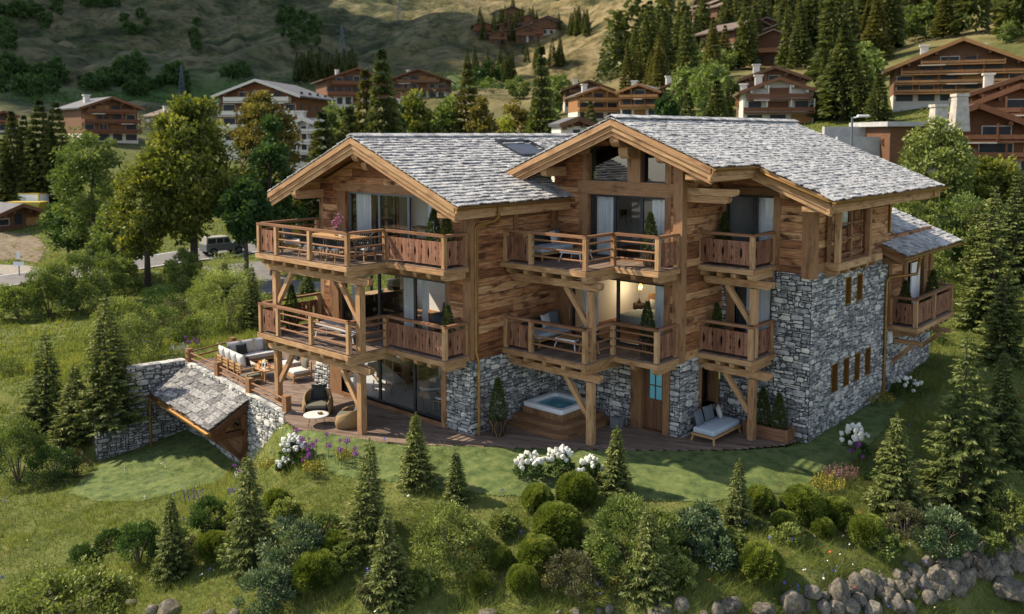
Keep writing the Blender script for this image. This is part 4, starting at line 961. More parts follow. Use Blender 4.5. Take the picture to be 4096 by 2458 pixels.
# long retaining wall under the terrace edge, stepped wall at its left end, short wall at the back
def free_wall(name, p0, p1, th, ztop, zbot, lbl, seed, steps=None, faces='fbe', outward=1):
    p0, p1 = V3(*p0, 0), V3(*p1, 0); e = unit(p1-p0); L = np.linalg.norm(p1-p0); n = np.cross(e, Z)*outward; b = MB()
    segs = steps or [(0, L, ztop)]
    for k, (a, c, zt) in enumerate(segs):
        q = p0+V3(0, 0, 0)
        stone_wall(b, tuple(q), e, n, a, c, zbot, zt, seed=seed+k)
        stone_wall(b, tuple(q-n*th), e, -n, a, c, zbot, zt, seed=seed+10+k)
        # coping: flat stones on top
        x = a
        while x < c-.01:
            l = random.uniform(.2, .5); y2 = c if c-x < l+.2 else x+l; yv = -.02
            while yv < th-.01:
                ww = random.uniform(.16, .3); y3 = th+.02 if th-yv < ww+.15 else yv+ww
                b.obox(p0+e*(x+y2)/2-n*(yv+y3)/2+Z*(zt+.01+random.uniform(-.012, .012)), e, n, Z, y2-x-.012, y3-yv-.012, .05, tint=random.uniform(.25, .95)); yv = y3
            x = y2
    zt0 = segs[0][2]; zt1 = segs[-1][2]
    stone_wall(b, tuple(p0), -n, -e, 0, th, zbot, zt0, seed=seed+20); stone_wall(b, tuple(p1), -n, e, 0, th, zbot, zt1, seed=seed+21)
    for k in range(len(segs)-1):
        za, zb_ = segs[k][2], segs[k+1][2]
        if za < zb_: stone_wall(b, tuple(p0+e*segs[k][1]), -n, -e, 0, th, za, zb_, seed=seed+30+k)
    o = b.build(name, ['stone', 'mortar']); tag(o, lbl, 'stone wall'); return o
free_wall('retaining_wall', (-12.95, 1.05), (-3.5, -.2), .38, .03, -3.4, 'long rubble stone retaining wall carrying the terrace railing', 40)
Lw = math.hypot(.78, 3.6); 
free_wall('stepped_wall', (-13.75, -2.45), (-12.97, 1.12), .42, 0.05, -4.1, 'stepped rubble stone wall closing the sunken lawn on the left', 60, steps=[(0, 1.2, -1.8), (1.2, 3.63, .06)], outward=1)
free_wall('low_back_wall', (-12.7, 5.0), (-5.65, 5.35), .4, .3, -.6, 'low rough stone wall at the back of the terrace lounge', 80)
# lean-to roof over the opening in the retaining wall
lt = empty('lean_to_roof', (-9.3, 0, -1), label='shingled lean-to roof with bronze gutter over the sunken garden opening', cat='lean-to roof')
LTI = Matrix.Translation((9.3, 0, 1))
def lpart(mb, name, mats, **k):
    o = mb.build(name, mats, lt, **k); o.matrix_parent_inverse = LTI; return o
le = unit(V3(9.45, -1.25, 0)); lnv = np.cross(le, Z)           # along the wall, outwards (towards the lower lawn)
ltop = V3(-12.72, .97, -.2); lL = 6.35; lrun = 1.5; ldrop = .84; ldn = unit(lnv*lrun-Z*ldrop); lD = math.hypot(lrun, ldrop)
t = MB(); tiles(t, tuple(ltop+Z*.02), le, ldn, lL, lD, expo=.3, wid=(.38, .62), th=.045, lift=.06, seed=9); lpart(t, 'roof', 'slatedark')
t = MB(); m_ = 8
for i in range(m_): t.obox(ltop+le*lL/2+ldn*(lD*(i+.5)/m_)-Z*.06, le, ldn, np.cross(le, ldn), lL-.05, lD/m_-.005, .05)
for s_ in (.05, 2.4, 4.8, lL-.1): t.beam(ltop+le*s_-Z*.2+ldn*.02, ltop+le*s_-Z*.2+ldn*(lD-.03), .14, .2)
lpart(t, 'rafter', 'darkbeam')
gu = MB(); ge = ltop+ldn*(lD+.09)-Z*.0; gutter(tuple(ge-le*.05), tuple(ge+le*(lL+.05)), .13); lpart(gu, 'gutter', 'bronze')
t = MB(); pe = ge+le*.25-Z*.06; pf = pe-le*.2-lnv*.3; t.tube([pe, pe-Z*.15, pf-Z*.32+lnv*.3, pf+lnv*.3-Z*.5, V3((pf+lnv*.3)[0], (pf+lnv*.3)[1], -3.5)], .06, 10); lpart(t, 'downpipe', 'bronze')
t = MB(); fr = ltop+le*(lL-.25)
t.beam(fr+ldn*.1-Z*.36, fr+ldn*1.6-Z*.36, .18, .2); 
t.beam(fr+lnv*.1-Z*1.2, fr+lnv*1.3-Z*1.2, .2, .22); t.beam(fr+lnv*.95-Z*1.09, fr+lnv*.95-Z*.9, .2, .2, up=le)
t.beam(fr+lnv*.16-Z*2.3, fr+lnv*1.0-Z*1.3, .18, .18); t.beam(fr+lnv*.12-Z*2.95, fr+lnv*.12-Z*.5, .22, .2, up=le)
lpart(t, 'bracket', 'darkbeam')
t = MB()
for k in range(6):
    t.obox(ltop+le*(lL*.5+.6)+lnv*.09-Z*(1.2+.22*k), le, lnv, Z, lL-1.9, .05, .21)
t.beam(ltop+le*1.6+lnv*.1-Z*.6, ltop+le*1.6+lnv*.1-Z*2.4, .2, .14, up=le); lpart(t, 'plank_door', 'darkbeam')
# post and rail on the terrace edge
fe = empty('terrace_railing', (-9, .7, 0), label='low timber post and rail fence round the lounge terrace', cat='railing'); FEI = Matrix.Translation((9, -.7, 0))
def fpart(mb, name, m):
    o = mb.build(name, m, fe); o.matrix_parent_inverse = FEI
FP = [(-12.72, 1.12), (-9.72, .78), (-6.62, .32), (-3.62, -.05)]; FQ = [(-12.72, 1.12), (-13.2, 3.5), (-12.25, 4.75)]
for p in FP+FQ[1:]:
    b = MB(); b.box(p[0]-.13, p[0]+.13, p[1]-.11, p[1]+.11, -.02, .62, axis=2); fpart(b, 'post', 'beam')
for P in (FP, FQ):
    for a, c in zip(P, P[1:]):
        for z in (.22, .46):
            e = unit(V3(*c, 0)-V3(*a, 0)); b = MB(); b.tube([V3(*a, z)-e*.2, (V3(*a, z)+V3(*c, z))/2+V3(0, 0, .012), V3(*c, z)+e*.2], .035, 7); fpart(b, 'rail', 'rail')
# ------------------------------------------------------------------ furniture (built in local coordinates, then placed)
def part(mb, name, mats, parent, label=None): return mb.build(name, mats, parent, label)
def leg(parent, p0, p1, w=.05, mat='teak', name='leg'):
    b = MB(); b.beam(p0, p1, w, w, up=(1, 0, 0)); part(b, name, mat, parent)
def cushion(loc, rz, tilt, L, W, H, mat, label, group=None, roll=0.0, name='cushion'):
    b = MB(); b.pillow((0, 0, W/2), V3(0, 1, 0), V3(0, 0, 1), V3(1, 0, 0), L, W, H); o = part(b, name, mat, None)
    o.location = loc; o.rotation_euler = (roll, tilt, rz); tag(o, label, 'cushion', group); return o
def daybed(loc, label, rz=0):
    t = empty('daybed', loc, rz, label, 'daybed', 'rattan-backed daybeds with teak frames')
    b = MB(); b.rbox(-.38, .40, -.85, .85, .27, .45, .06); part(b, 'mattress', 'fabric_blue', t)
    b = MB(); b.box(-.42, .42, -.88, -.82, .2, .27, axis=0); b.box(-.42, .42, .82, .88, .2, .27, axis=0); b.box(-.42, -.36, -.82, .82, .2, .27, axis=1); b.box(.36, .42, -.82, .82, .2, .27, axis=1); b.box(-.36, .36, -.82, .82, .24, .268, axis=1); part(b, 'frame', 'teak', t)
    for sx in (-1, 1):
        for sy in (-1, 1): leg(t, V3(sx*.36, sy*.80, .2), V3(sx*.41, sy*.86, 0))
    b = MB(); V = []; F = []; n = 12
    for i in range(n+1):
        s = i/n; y = -.6+1.47*s; x = -.43+.10*max(0, (s-.8)/.2)**2*2; top = .78-.28*max(0, (s-.55)/.45)**2-.12*max(0, (.2-s)/.2)
        V += [(x, y, .26), (x-.05, y, top), (x-.09, y, top-.02), (x-.05, y, .26)]
    for i in range(n):
        for k in range(4): F.append((4*i+k, 4*i+(k+1) % 4, 4*i+4+(k+1) % 4, 4*i+4+k))
    F += [(3, 2, 1, 0), (4*n, 4*n+1, 4*n+2, 4*n+3)]
    b.mesh(V, F, .5, 0, True); part(b, 'backrest', 'rattan_dark', t); return t
daybed((8.9, 7.85, 0), 'pale blue daybed on the ground deck below the stone window')
cushion((8.62, 7.35, .44), .1, -.28, .52, .50, .18, 'fabric_grey', 'dark grey cushion at the near end of the ground deck daybed', 'cushions on the daybeds')
cushion((8.62, 7.95, .44), -.1, -.28, .52, .50, .18, 'fabric_grey', 'dark grey cushion standing in the middle of the ground deck daybed', 'cushions on the daybeds')
cushion((8.74, 8.45, .44), .5, -.30, .46, .44, .17, 'fabric_light', 'pale cushion in the far corner of the ground deck daybed', 'cushions on the daybeds')
daybed((3.62, 5.72, ZD2), 'blue daybed on the upper middle balcony behind the open rails')
cushion((3.45, 6.25, ZD2+.44), .2, -.25, .48, .46, .17, 'fabric_light', 'pale cushion on the upper middle balcony daybed', 'cushions on the daybeds')
cushion((3.40, 6.55, ZD2+.46), .5, -.2, .5, .48, .15, 'fabric_grey', 'slate cushion behind the pale one on the upper balcony daybed', 'cushions on the daybeds')
daybed((3.60, 5.6, ZD1), 'blue daybed on the lower middle balcony beside the white legged table')
cushion((3.42, 5.85, ZD1+.44), .1, -.25, .50, .47, .17, 'fabric_light', 'pale cushion leaning on the lower middle balcony daybed', 'cushions on the daybeds')
cushion((3.40, 6.28, ZD1+.45), -.1, -.2, .52, .50, .15, 'fabric_grey', 'slate cushion beside the pale one on the lower balcony daybed', 'cushions on the daybeds')
def low_table(loc, rz, label):
    t = empty('coffee_table', loc, rz, label, 'coffee table', 'white legged coffee tables')
    b = MB()
    for i in range(6): b.box(-.36, .36, -.36+.12*i+.002, -.36+.12*(i+1)-.002, .335, .36, axis=0)
    part(b, 'tabletop', 'teak', t)
    b = MB(); b.box(-.4, .4, -.4, -.362, .29, .355, axis=0); b.box(-.4, .4, .362, .4, .29, .355, axis=0); b.box(-.4, -.362, -.362, .362, .29, .355, axis=1); b.box(.362, .4, -.362, .362, .29, .355, axis=1); part(b, 'frame', 'white', t)
    for sx in (-1, 1):
        for sy in (-1, 1): leg(t, V3(sx*.33, sy*.33, .3), V3(sx*.42, sy*.42, 0), .028, 'white')
low_table((4.75, 5.75, ZD2), .15, 'white legged low table on the upper middle balcony'); low_table((4.72, 5.55, ZD1), .1, 'white legged low table on the lower middle balcony')
def tub_chair(loc, rz, label, cushion_label=None, legm='teak', shell='rattan_dark', seat='fabric_grey', h=.74, strands=True, group='dark rope chairs'):
    t = empty('armchair', loc, rz, label, 'armchair', group)
    b = MB(); n = 18
    for i in range(n+1):
        a = math.radians(-118+236*i/n); top = h-.17*max(0, (abs(a)-1.1))/.96; r0, r1 = .25, .31
        p0 = V3(-r0*math.cos(a), r0*math.sin(a), .36); p1 = V3(-r1*math.cos(a), r1*math.sin(a), top); b.tube([p0, (p0+p1)/2+V3(-.02*math.cos(a), .02*math.sin(a), 0), p1], .024 if strands else .05, 5)
    part(b, 'backrest', shell, t)
    b = MB(); b.tube([V3(-.31*math.cos(math.radians(-118+236*i/n)), .31*math.sin(math.radians(-118+236*i/n)), h-.17*max(0, (abs(math.radians(-118+236*i/n))-1.1))/.96) for i in range(n+1)], .028, 6); part(b, 'top_rail', shell, t)
    b = MB(); b.rbox(-.27, .27, -.26, .26, .36, .46, .05); part(b, 'seat', seat, t)
    for sx in (-1, 1):
        for sy in (-1, 1): leg(t, V3(sx*.2, sy*.2, .37), V3(sx*.26, sy*.25, 0), .035, legm)
    return t
tub_chair((5.62, 5.35, ZD1), 2.6, 'dark rope armchair on the lower middle balcony beside its support post'); cushion((5.70, 5.30, ZD1+.45), 2.6, -.25, .42, .40, .14, 'fabric_light', 'pale cushion in the rope armchair beside the balcony post', 'cushions on the daybeds')
# dining group on the upper left balcony
t = empty('dining_table', (-2.1, 1.12, ZD2), 0, 'long teak dining table on the upper left balcony', 'table')
b = MB()
for i in range(7): b.box(-1.15, 1.15, -.45+.1286*i+.001, -.45+.1286*(i+1)-.001, .70, .745, axis=0)
part(b, 'tabletop', 'teak', t); b = MB(); b.box(-1.05, 1.05, -.38, -.34, .62, .70, axis=0); b.box(-1.05, 1.05, .34, .38, .62, .70, axis=0); part(b, 'apron', 'teak', t)
for sx in (-1, 1):
    for sy in (-1, 1): leg(t, V3(sx*1.06, sy*.37, .70), V3(sx*1.06, sy*.37, 0), .08)
for x, yv, rz, w in ((-2.85, .48, 1.57, 'facing the window at the left end of the teak table'), (-2.0, .45, 1.57, 'facing the window at the middle of the teak table'), (-1.25, .46, 1.57, 'facing the window at the right end of the teak table'), (-2.6, 1.85, -1.57, 'with its back to the window left of the vase'), (-1.5, 1.85, -1.57, 'with its back to the window right of the fruit bowl'), (-.62, 1.15, 3.14, 'at the right head of the teak table')):
    tub_chair((x, yv, ZD2), rz, 'dark rope dining chair '+w, seat='fabric_light', group='dark rope chairs', h=.78)
t = empty('vase', (-1.95, .98, ZD2+.745), 0, 'glass vase of pink magnolia twigs on the teak dining table', 'vase')
M['vaseglass'] = glass('pale_vase_glass', (.75, .8, .8), .15)
b = MB(); b.lathe([(.05, 0), (.065, .05), (.06, .16), (.035, .2), (.045, .25)], n=12); part(b, 'bottle', 'vaseglass', t)
M['petal'] = plain('pink_petal', (.50, .17, .33), rough=.8, noise=.3); M['twig'] = plain('brown_twig', (.09, .05, .035), rough=.9)
b = MB(); fl = MB()
for i in range(9):
    a = random.uniform(0, 6.28); r = random.uniform(.04, .22); tip = V3(r*math.cos(a), r*math.sin(a), random.uniform(.42, .78)); b.tube([V3(0, 0, .1), tip*.55+V3(0, 0, .1), tip], [.006, .005, .004], 5)
    for k in range(3):
        c = tip*(1-.18*k)+V3(random.uniform(-.04, .04), random.uniform(-.04, .04), .0)
        for q in range(5):
            u = unit(rng.normal(size=3)+V3(0, 0, .6)); w_ = unit(np.cross(u, rng.normal(size=3))); fl.face([c, c+u*.035+w_*.018, c+u*.065, c+u*.035-w_*.018], tint=random.random())
part(b, 'twig', 'twig', t); part(fl, 'blossom', 'petal', t)
def fruit_bowl(loc, r, label, cols, n, bowl='white'):
    t = empty('fruit_bowl', loc, 0, label, 'fruit bowl'); b = MB(); b.lathe([(r*.5, 0), (r*.85, r*.28), (r, r*.55), (r*.95, r*.55), (r*.8, r*.3), (r*.3, r*.12)], n=18); part(b, 'bowl', bowl, t)
    for i in range(n):
        a = 2.4*i; q = r*.7*math.sqrt((i+.5)/n); b = MB(); s = r*.27; b.lathe([(s*math.sin(k), -s*math.cos(k)) for k in np.linspace(.15, 3.0, 7)], (q*math.cos(a), q*math.sin(a), r*.58+(.12*r if i < 3 else 0)), 9); part(b, 'fruit', cols[i % len(cols)], t)
    return t
M['orange'] = plain('orange_peel', (.62, .27, .04), .5); M['lemon'] = plain('lemon_peel', (.66, .50, .07), .5); M['apple'] = plain('red_apple_skin', (.45, .07, .03), .4); M['juice'] = plain('orange_juice', (.75, .28, .03), .3); M['green'] = plain('dark_olive_dish', (.06, .07, .03), .5)
fruit_bowl((-1.45, .9, ZD2+.745), .15, 'white bowl of oranges and lemons on the balcony dining table', ['orange', 'lemon', 'orange'], 8)
# lounge chair with a pale seat at the left end of the upper balcony
def lounge_chair(loc, rz, label, back='fabric_dark', grp=None, name='lounge_chair'):
    t = empty(name, loc, rz, label, 'armchair', grp)
    b = MB(); b.rbox(-.34, .36, -.36, .36, .30, .44, .05); part(b, 'seat_cushion', 'fabric_light', t)
    b = MB(); b.box(-.40, .40, -.42, -.36, .22, .30, axis=0); b.box(-.40, .40, .36, .42, .22, .30, axis=0); b.box(-.40, -.34, -.36, .36, .22, .30, axis=1); b.box(.34, .40, -.36, .36, .22, .30, axis=1); part(b, 'frame', 'teak', t)
    for sx in (-1, 1):
        for sy in (-1, 1): leg(t, V3(sx*.37, sy*.39, .30 if sx > 0 else .74), V3(sx*.38, sy*.39, 0), .055)
    b = MB(); b.box(-.40, -.355, -.39, .39, .68, .76, axis=1); b.box(-.39, -.36, -.36, .36, .5, .55, axis=1); part(b, 'back_rail', 'teak', t)
    return t
lounge_chair((-4.35, 1.0, ZD2), .5, 'teak lounge chair with pale seat at the left end of the upper balcony', grp='teak lounge chairs'); cushion((-4.6, .86, ZD2+.42), .5, -.25, .55, .5, .18, 'fabric_grey', 'blue grey back cushion in the upper balcony lounge chair')
# white sun lounger on the lower left balcony
t = empty('sun_lounger', (-2.0, 1.1, ZD1), 0.25, 'white sun lounger on the lower left balcony', 'sun lounger')
b = MB(); b.rbox(-.85, .85, -.3, .3, .29, .36, .03, rot=lambda p: p+V3(0, 0, max(0, -.25-p[0])*.35)); part(b, 'mattress', 'fabric_light', t); b = MB(); b.box(-.3, .9, -.33, -.3, .24, .28, axis=0); b.box(-.3, .9, .3, .33, .24, .28, axis=0); part(b, 'frame', 'white', t)
for sx in (-.8, .75):
    for sy in (-1, 1): leg(t, V3(sx, sy*.28, .29), V3(sx+.06*np.sign(sx), sy*.3, 0), .03, 'white')
# ---- terrace lounge
SR = -.13
t = empty('corner_sofa', (-11.35, 1.62, 0), SR, 'large grey corner sofa on the terrace along the railing', 'sofa')
b = MB(); b.rbox(.0, 2.55, .12, .82, .22, .42, .06); part(b, 'seat_cushion', 'fabric_light', t); b = MB(); b.rbox(.08, .82, .83, 2.5, .22, .42, .06); part(b, 'seat_cushion', 'fabric_light', t)
b = MB()
for z in (.2, .33, .46): b.box(-.02, 2.62, -.02, .03, z, z+.07, axis=0)
for x in (0, .62, 1.25, 1.9, 2.55): b.box(x, x+.06, -.06, -.02, 0, .58, axis=2)
b.box(-.02, 2.62, .03, .86, .13, .21, axis=0); b.box(-.02, .86, .86, 2.55, .13, .21, axis=1)
for z in (.2, .33, .46): b.box(-.06, -.02, .03, 2.55, z, z+.07, axis=1)
for x in (.08, 2.5): b.box(x, x+.06, .78, .84, 0, .13, axis=2)
b.box(.78, .84, 2.45, 2.51, 0, .13, axis=2); b.box(.0, .06, 2.45, 2.51, 0, .5, axis=2); part(b, 'frame', 'teak', t)
for i, x in enumerate((.45, 1.05, 1.65, 2.25)):
    b = MB(); b.pillow((x, .14, .66), V3(1, .0, 0), V3(0, -.22, 1), V3(0, 1, .22), .62, .56, .26); part(b, 'back_cushion', 'fabric_light', t)
for i, yv in enumerate((.5, 1.1, 1.75)):
    b = MB(); b.pillow((.16, yv+.25, .68), V3(0, 1, 0), V3(-.22, 0, 1), V3(1, 0, .22), .66, .60, .26); part(b, 'back_cushion', 'fabric_light', t)
cs, sn = math.cos(SR), math.sin(SR); SF = lambda x, y: (-11.35+x*cs-y*sn, 1.62+x*sn+y*cs)
for (x, yv, rz, m_, l) in ((.5, .42, 1.0, 'fabric_dark', 'charcoal cushion in the inner corner of the terrace sofa'), (.42, 1.0, .1, 'fabric_dark', 'large charcoal cushion on the far arm of the terrace sofa'), (1.1, .40, 1.6, 'fabric_dark', 'charcoal cushion by the middle of the railing side of the sofa'), (.44, 2.2, -.2, 'fabric_olive', 'olive cushion at the far end of the terrace sofa'), (2.3, .42, 1.5, 'fabric_dark', 'charcoal cushion at the near end of the terrace sofa')):
    x_, y_ = SF(x, yv); cushion((x_, y_, .41), rz+SR, -.3, .5, .46, .17, m_, l, 'cushions on the terrace seats')
tc = empty('garden_armchair', (-7.95, 1.15, 0), 1.55, 'low teak armchair with dark seat beside the railing', 'armchair')
b = MB(); b.rbox(-.3, .32, -.32, .32, .28, .38, .04); part(b, 'seat_cushion', 'fabric_olive', tc); b = MB(); b.box(-.36, .36, -.38, -.33, .46, .5, axis=0); b.box(-.36, .36, .33, .38, .46, .5, axis=0); b.box(-.36, .36, -.36, .36, .22, .27, axis=0); part(b, 'frame', 'teak', tc)
for sx in (-1, 1):
    for sy in (-1, 1): leg(tc, V3(sx*.33, sy*.355, .46), V3(sx*.33, sy*.355, 0), .05)
t = empty('terrace_table', (-8.3, 2.0, 0), -.05, 'rectangular teak coffee table set with lantern and fruit', 'coffee table')
b = MB()
for i in range(6): b.box(-.68, .68, -.36+.12*i+.001, -.36+.12*(i+1)-.001, .39, .43, axis=0)
part(b, 'tabletop', 'teak', t); b = MB(); b.box(-.6, .6, -.3, -.27, .31, .39, axis=0); b.box(-.6, .6, .27, .3, .31, .39, axis=0); part(b, 'apron', 'teak', t)
for sx in (-1, 1):
    for sy in (-1, 1): leg(t, V3(sx*.61, sy*.3, .39), V3(sx*.61, sy*.3, 0), .06)
fruit_bowl((-8.55, 2.12, .43), .22, 'wide bowl of lemons on the terrace coffee table', ['lemon', 'lemon', 'apple', 'lemon', 'green'], 14, 'wicker')
t = empty('lantern', (-8.0, 1.86, .43), .3, 'white metal lantern on the terrace coffee table', 'lantern')
b = MB()
for sx in (-1, 1):
    for sy in (-1, 1): b.box(sx*.075-.012, sx*.075+.012, sy*.075-.012, sy*.075+.012, 0, .24, axis=2)
b.box(-.09, .09, -.09, .09, 0, .02); b.box(-.09, .09, -.09, .09, .23, .25); part(b, 'frame', 'white', t)
b = MB(); b.lathe([(.11, .25), (.05, .32), (.03, .36), (.035, .38), (.0, .40)], n=4); part(b, 'lid', 'white', t); b = MB(); b.lathe([(.035, .02), (.035, .12), (.0, .125)], n=10); part(b, 'candle', 'fabric_light', t)
for x, yv, l in ((-8.12, 2.16, 'juice glass between the lantern and the fruit bowl'), (-7.82, 1.95, 'juice glass right of the lantern'), (-8.2, 1.74, 'juice glass at the near edge left of the lantern')):
    o = MB(); o.lathe([(.03, 0), (.036, .11), (.0, .112)], (0, 0, 0), 10); o = part(o, 'juice_glass', 'juice', None); o.location = (x, yv, .431); tag(o, l, 'glass', 'juice glasses on the terrace table')
lounge_chair((-6.95, 2.72, 0), -1.75, 'teak armchair with pale seat nearest the stone pier', grp='teak lounge chairs'); cushion((-6.92, 2.98, .42), -1.75, -.28, .5, .48, .18, 'fabric_olive', 'olive cushion in the armchair nearest the stone pier', 'cushions on the terrace seats')
lounge_chair((-8.25, 3.2, 0), -1.75, 'teak armchair with pale seat behind the balcony post', grp='teak lounge chairs'); cushion((-8.22, 3.46, .42), -1.75, -.28, .5, .48, .18, 'fabric_dark', 'charcoal cushion in the armchair behind the balcony post', 'cushions on the terrace seats')
# wicker egg chairs and the round table
def egg_chair(loc, rz, label, hb=.80, da=.42):
    t = empty('wicker_chair', loc, rz, label, 'wicker chair', 'round wicker chairs'); b = MB(); V = []; F = []; n, m = 22, 7
    for i in range(n+1):
        a = math.radians(-125+250*i/n); top = hb-da*(abs(a)/2.18)**2.2
        for j in range(m+1):
            s = j/m; z = top*s; r = .50*(.86+.22*math.sin(min(1, s*1.1)*2.4)*1.0-.10*s); V.append((-r*math.cos(a)*1.02, r*math.sin(a), z))
    for i in range(n):
        for j in range(m): F.append((i*(m+1)+j, (i+1)*(m+1)+j, (i+1)*(m+1)+j+1, i*(m+1)+j+1))
    b.mesh(V, F, .5, 0, True); o = part(b, 'wicker_shell', 'wicker', t); md = o.modifiers.new('thick', 'SOLIDIFY'); md.thickness = .035
    b = MB(); ring = [V3(*V[i*(m+1)+m]) for i in range(n+1)]; b.tube(ring, .035, 6)
    for e in (0, n): b.tube([V3(*V[e*(m+1)+j]) for j in range(m+1)], .03, 6)
    part(b, 'rim', 'wicker', t)
    b = MB(); b.rbox(-.34, .36, -.35, .35, .26, .40, .06); part(b, 'seat_cushion', 'fabric_olive', t); b = MB(); b.rbox(-.36, .30, -.34, .34, .03, .25, .02); part(b, 'base', 'rattan_dark', t)
    return t
egg_chair((-2.75, .65, 0), -.75, 'round wicker chair with its back to the stone pier'); cushion((-2.98, .86, .39), -.75, -.32, .55, .55, .2, 'fabric_dark', 'charcoal cushion in the wicker chair by the stone pier', 'cushions on the terrace seats')
egg_chair((-.92, .55, 0), -2.45, 'round wicker chair half hidden behind the deck post', .62, .22); cushion((-.70, .74, .39), -2.45, -.32, .5, .5, .2, 'fabric_grey', 'grey cushion in the wicker chair behind the deck post', 'cushions on the terrace seats')
t = empty('round_table', (-1.75, -.12, 0), 0, 'round pale table with wire legs between the wicker chairs', 'table')
b = MB(); b.lathe([(.40, .325), (.43, .335), (.43, .36), (.37, .362)], n=32); part(b, 'tabletop', 'fabric_light', t)
for k in range(3): a = 2.1*k+.5; leg(t, V3(.25*math.cos(a), .25*math.sin(a), .33), V3(.33*math.cos(a), .33*math.sin(a), 0), .014, 'black')
fruit_bowl((-1.68, -.02, .362), .09, 'small dark bowl of green fruit on the round table', ['green', 'lemon'], 7, 'pot')
# hot tub
t = empty('hot_tub', (4.02, 5.72, 0), 0, 'white hot tub set in wooden steps in the corner of the deck', 'hot tub')
def rrect(hx, hy, r, n=6, cx=0, cy_=0):
    P = []
    for (sx, sy, a0) in ((1, 1, 0), (-1, 1, 90), (-1, -1, 180), (1, -1, 270)):
        for k in range(n+1): a = math.radians(a0+90*k/n); P.append((cx+sx*(hx-r)+r*math.cos(a), cy_+sy*(hy-r)+r*math.sin(a)))
    return P
def loft(b, rings, mat=0, smooth=False, closebottom=False):
    n = len(rings[0]); V = [p for r in rings for p in r]; F = []
    for i in range(len(rings)-1):
        for k in range(n): F.append((i*n+k, i*n+(k+1) % n, (i+1)*n+(k+1) % n, (i+1)*n+k))
    if closebottom: F.append(tuple((len(rings)-1)*n+k for k in range(n)))
    b.mesh(V, F, .5, mat, smooth)
R3 = lambda hx, hy, r, z, **k: [(x, y, z) for x, y in rrect(hx, hy, r, **k)]
b = MB(); loft(b, [R3(.84, .84, .08, .53), R3(.86, .86, .08, .56), R3(.86, .86, .08, .66), R3(.83, .83, .08, .69), R3(.68, .68, .16, .69), R3(.64, .64, .16, .66), R3(.60, .60, .2, .42), R3(.56, .56, .2, .2)], smooth=False, closebottom=True); part(b, 'shell', 'white', t)
M['water'] = None
m_, N_, L_, P_ = _new('blue_tub_water'); P_.inputs['Base Color'].default_value = (.09, .36, .45, 1); P_.inputs['Roughness'].default_value = .06; M['water'] = m_
b = MB(); b.face([(x, y, .585) for x, y in rrect(.63, .63, .17)]); part(b, 'water', 'water', t)
b = MB(); n = 11
for side in range(4):
    for k in range(n):
        c = -.84+1.68*(k+.5)/n; w_ = 1.68/n-.006
        if side == 0: b.box(c-w_/2, c+w_/2, -.88, -.84, .32, .53, axis=2)
        elif side == 1: b.box(.84, .88, c-w_/2, c+w_/2, .32, .53, axis=2)
        elif side == 2: b.box(c-w_/2, c+w_/2, .84, .88, .32, .53, axis=2)
        else: b.box(-.88, -.84, c-w_/2, c+w_/2, .32, .53, axis=2)
part(b, 'cladding', 'beam', t)
for k, (ext, z0, z1, r) in enumerate(((.38, .165, .33, .5), (.72, 0, .165, .62))):
    b = MB(); x0, y0, x1, y1 = -.95, -.88-ext, .88+ext, .95
    P = [(x0, y1), (x0, y0)]+[(x1-r+r*math.sin(a), y0+r-r*math.cos(a)) for a in np.linspace(0, math.pi/2, 9)]+[(x1, y1)]
    b.prism([V3(x, y, z0) for x, y in P], V3(0, 0, z1-z0), mat=0, ex=X); part(b, 'step', 'beam', t)
o = MB(); o.box(-.16, .16, -.16, .16, 0, .36, axis=2); o = part(o, 'square_pot', 'pebblegrey', None); o.location = (5.98, 6.42, 0); tag(o, 'small grey square pot with bare twigs beside the tub steps', 'pot')
b = MB()
for k in range(6): a = k*1.1; b.tube([V3(0, 0, .34), V3(.08*math.cos(a), .08*math.sin(a), .46), V3(.2*math.cos(a), .2*math.sin(a), .55)], .006, 4)
part(b, 'twig', 'twig', o)
# ---- things seen indoors through the glass
t = empty('shelf_unit', (-2.9, 4.7, .1), 0, 'pale oak L-shaped shelf unit in the ground floor room', 'shelf')
b = MB(); b.box(-1.6, .0, .35, .40, 0, .9, axis=0); b.box(-1.6, .04, 0, .4, .86, .9, axis=0); b.box(-1.6, .0, 0, .35, 0, .04, axis=0); b.box(-1.6, 0, 0, .35, .43, .46, axis=0)
for x in (-1.6, -1.1, -.6, 0): b.box(x, x+.04, 0, .35, .04, .86, axis=2)
b.box(-.4, .0, .4, 1.9, .86, .9, axis=1); b.box(-.4, -.36, .4, 1.9, 0, .86, axis=1); b.box(-.4, 0, .4, 1.9, 0, .04, axis=1); b.box(-.36, 0, .4, 1.9, .43, .46, axis=1)
for yv in (.8, 1.3, 1.86): b.box(-.36, 0, yv, yv+.04, .04, .86, axis=2)
part(b, 'shelf', 'oak', t)
def spa_lounger(loc, rz, label):
    t = empty('spa_lounger', loc, rz, label, 'lounger', 'wooden spa loungers'); f = lambda p: p+V3(0, 0, max(0, -.15-p[0])*.55)
    b = MB(); b.rbox(-.95, .85, -.3, .3, .36, .46, .04, rot=f, k=4); part(b, 'mattress', 'fabric_light', t); b = MB(); b.box(-.15, .9, -.33, -.29, .28, .34, axis=0); b.box(-.15, .9, .29, .33, .28, .34, axis=0)
    for sy in (-1, 1): b.beam(V3(-.15, sy*.31, .32), V3(-.95, sy*.31, .74), .04, .05)
    part(b, 'frame', 'oak', t)
    for sx in (-.45, .75):
        for sy in (-1, 1): leg(t, V3(sx, sy*.3, .3), V3(sx-.1 if sx < 0 else sx+.1, sy*.3, 0), .045, 'oak')
    b = MB(); b.rbox(.0, .4, -.28, .2, .455, .48, .01); part(b, 'towel', M['towel'], t)
M['towel'] = plain('pale_mint_towel', (.36, .50, .46), .95)
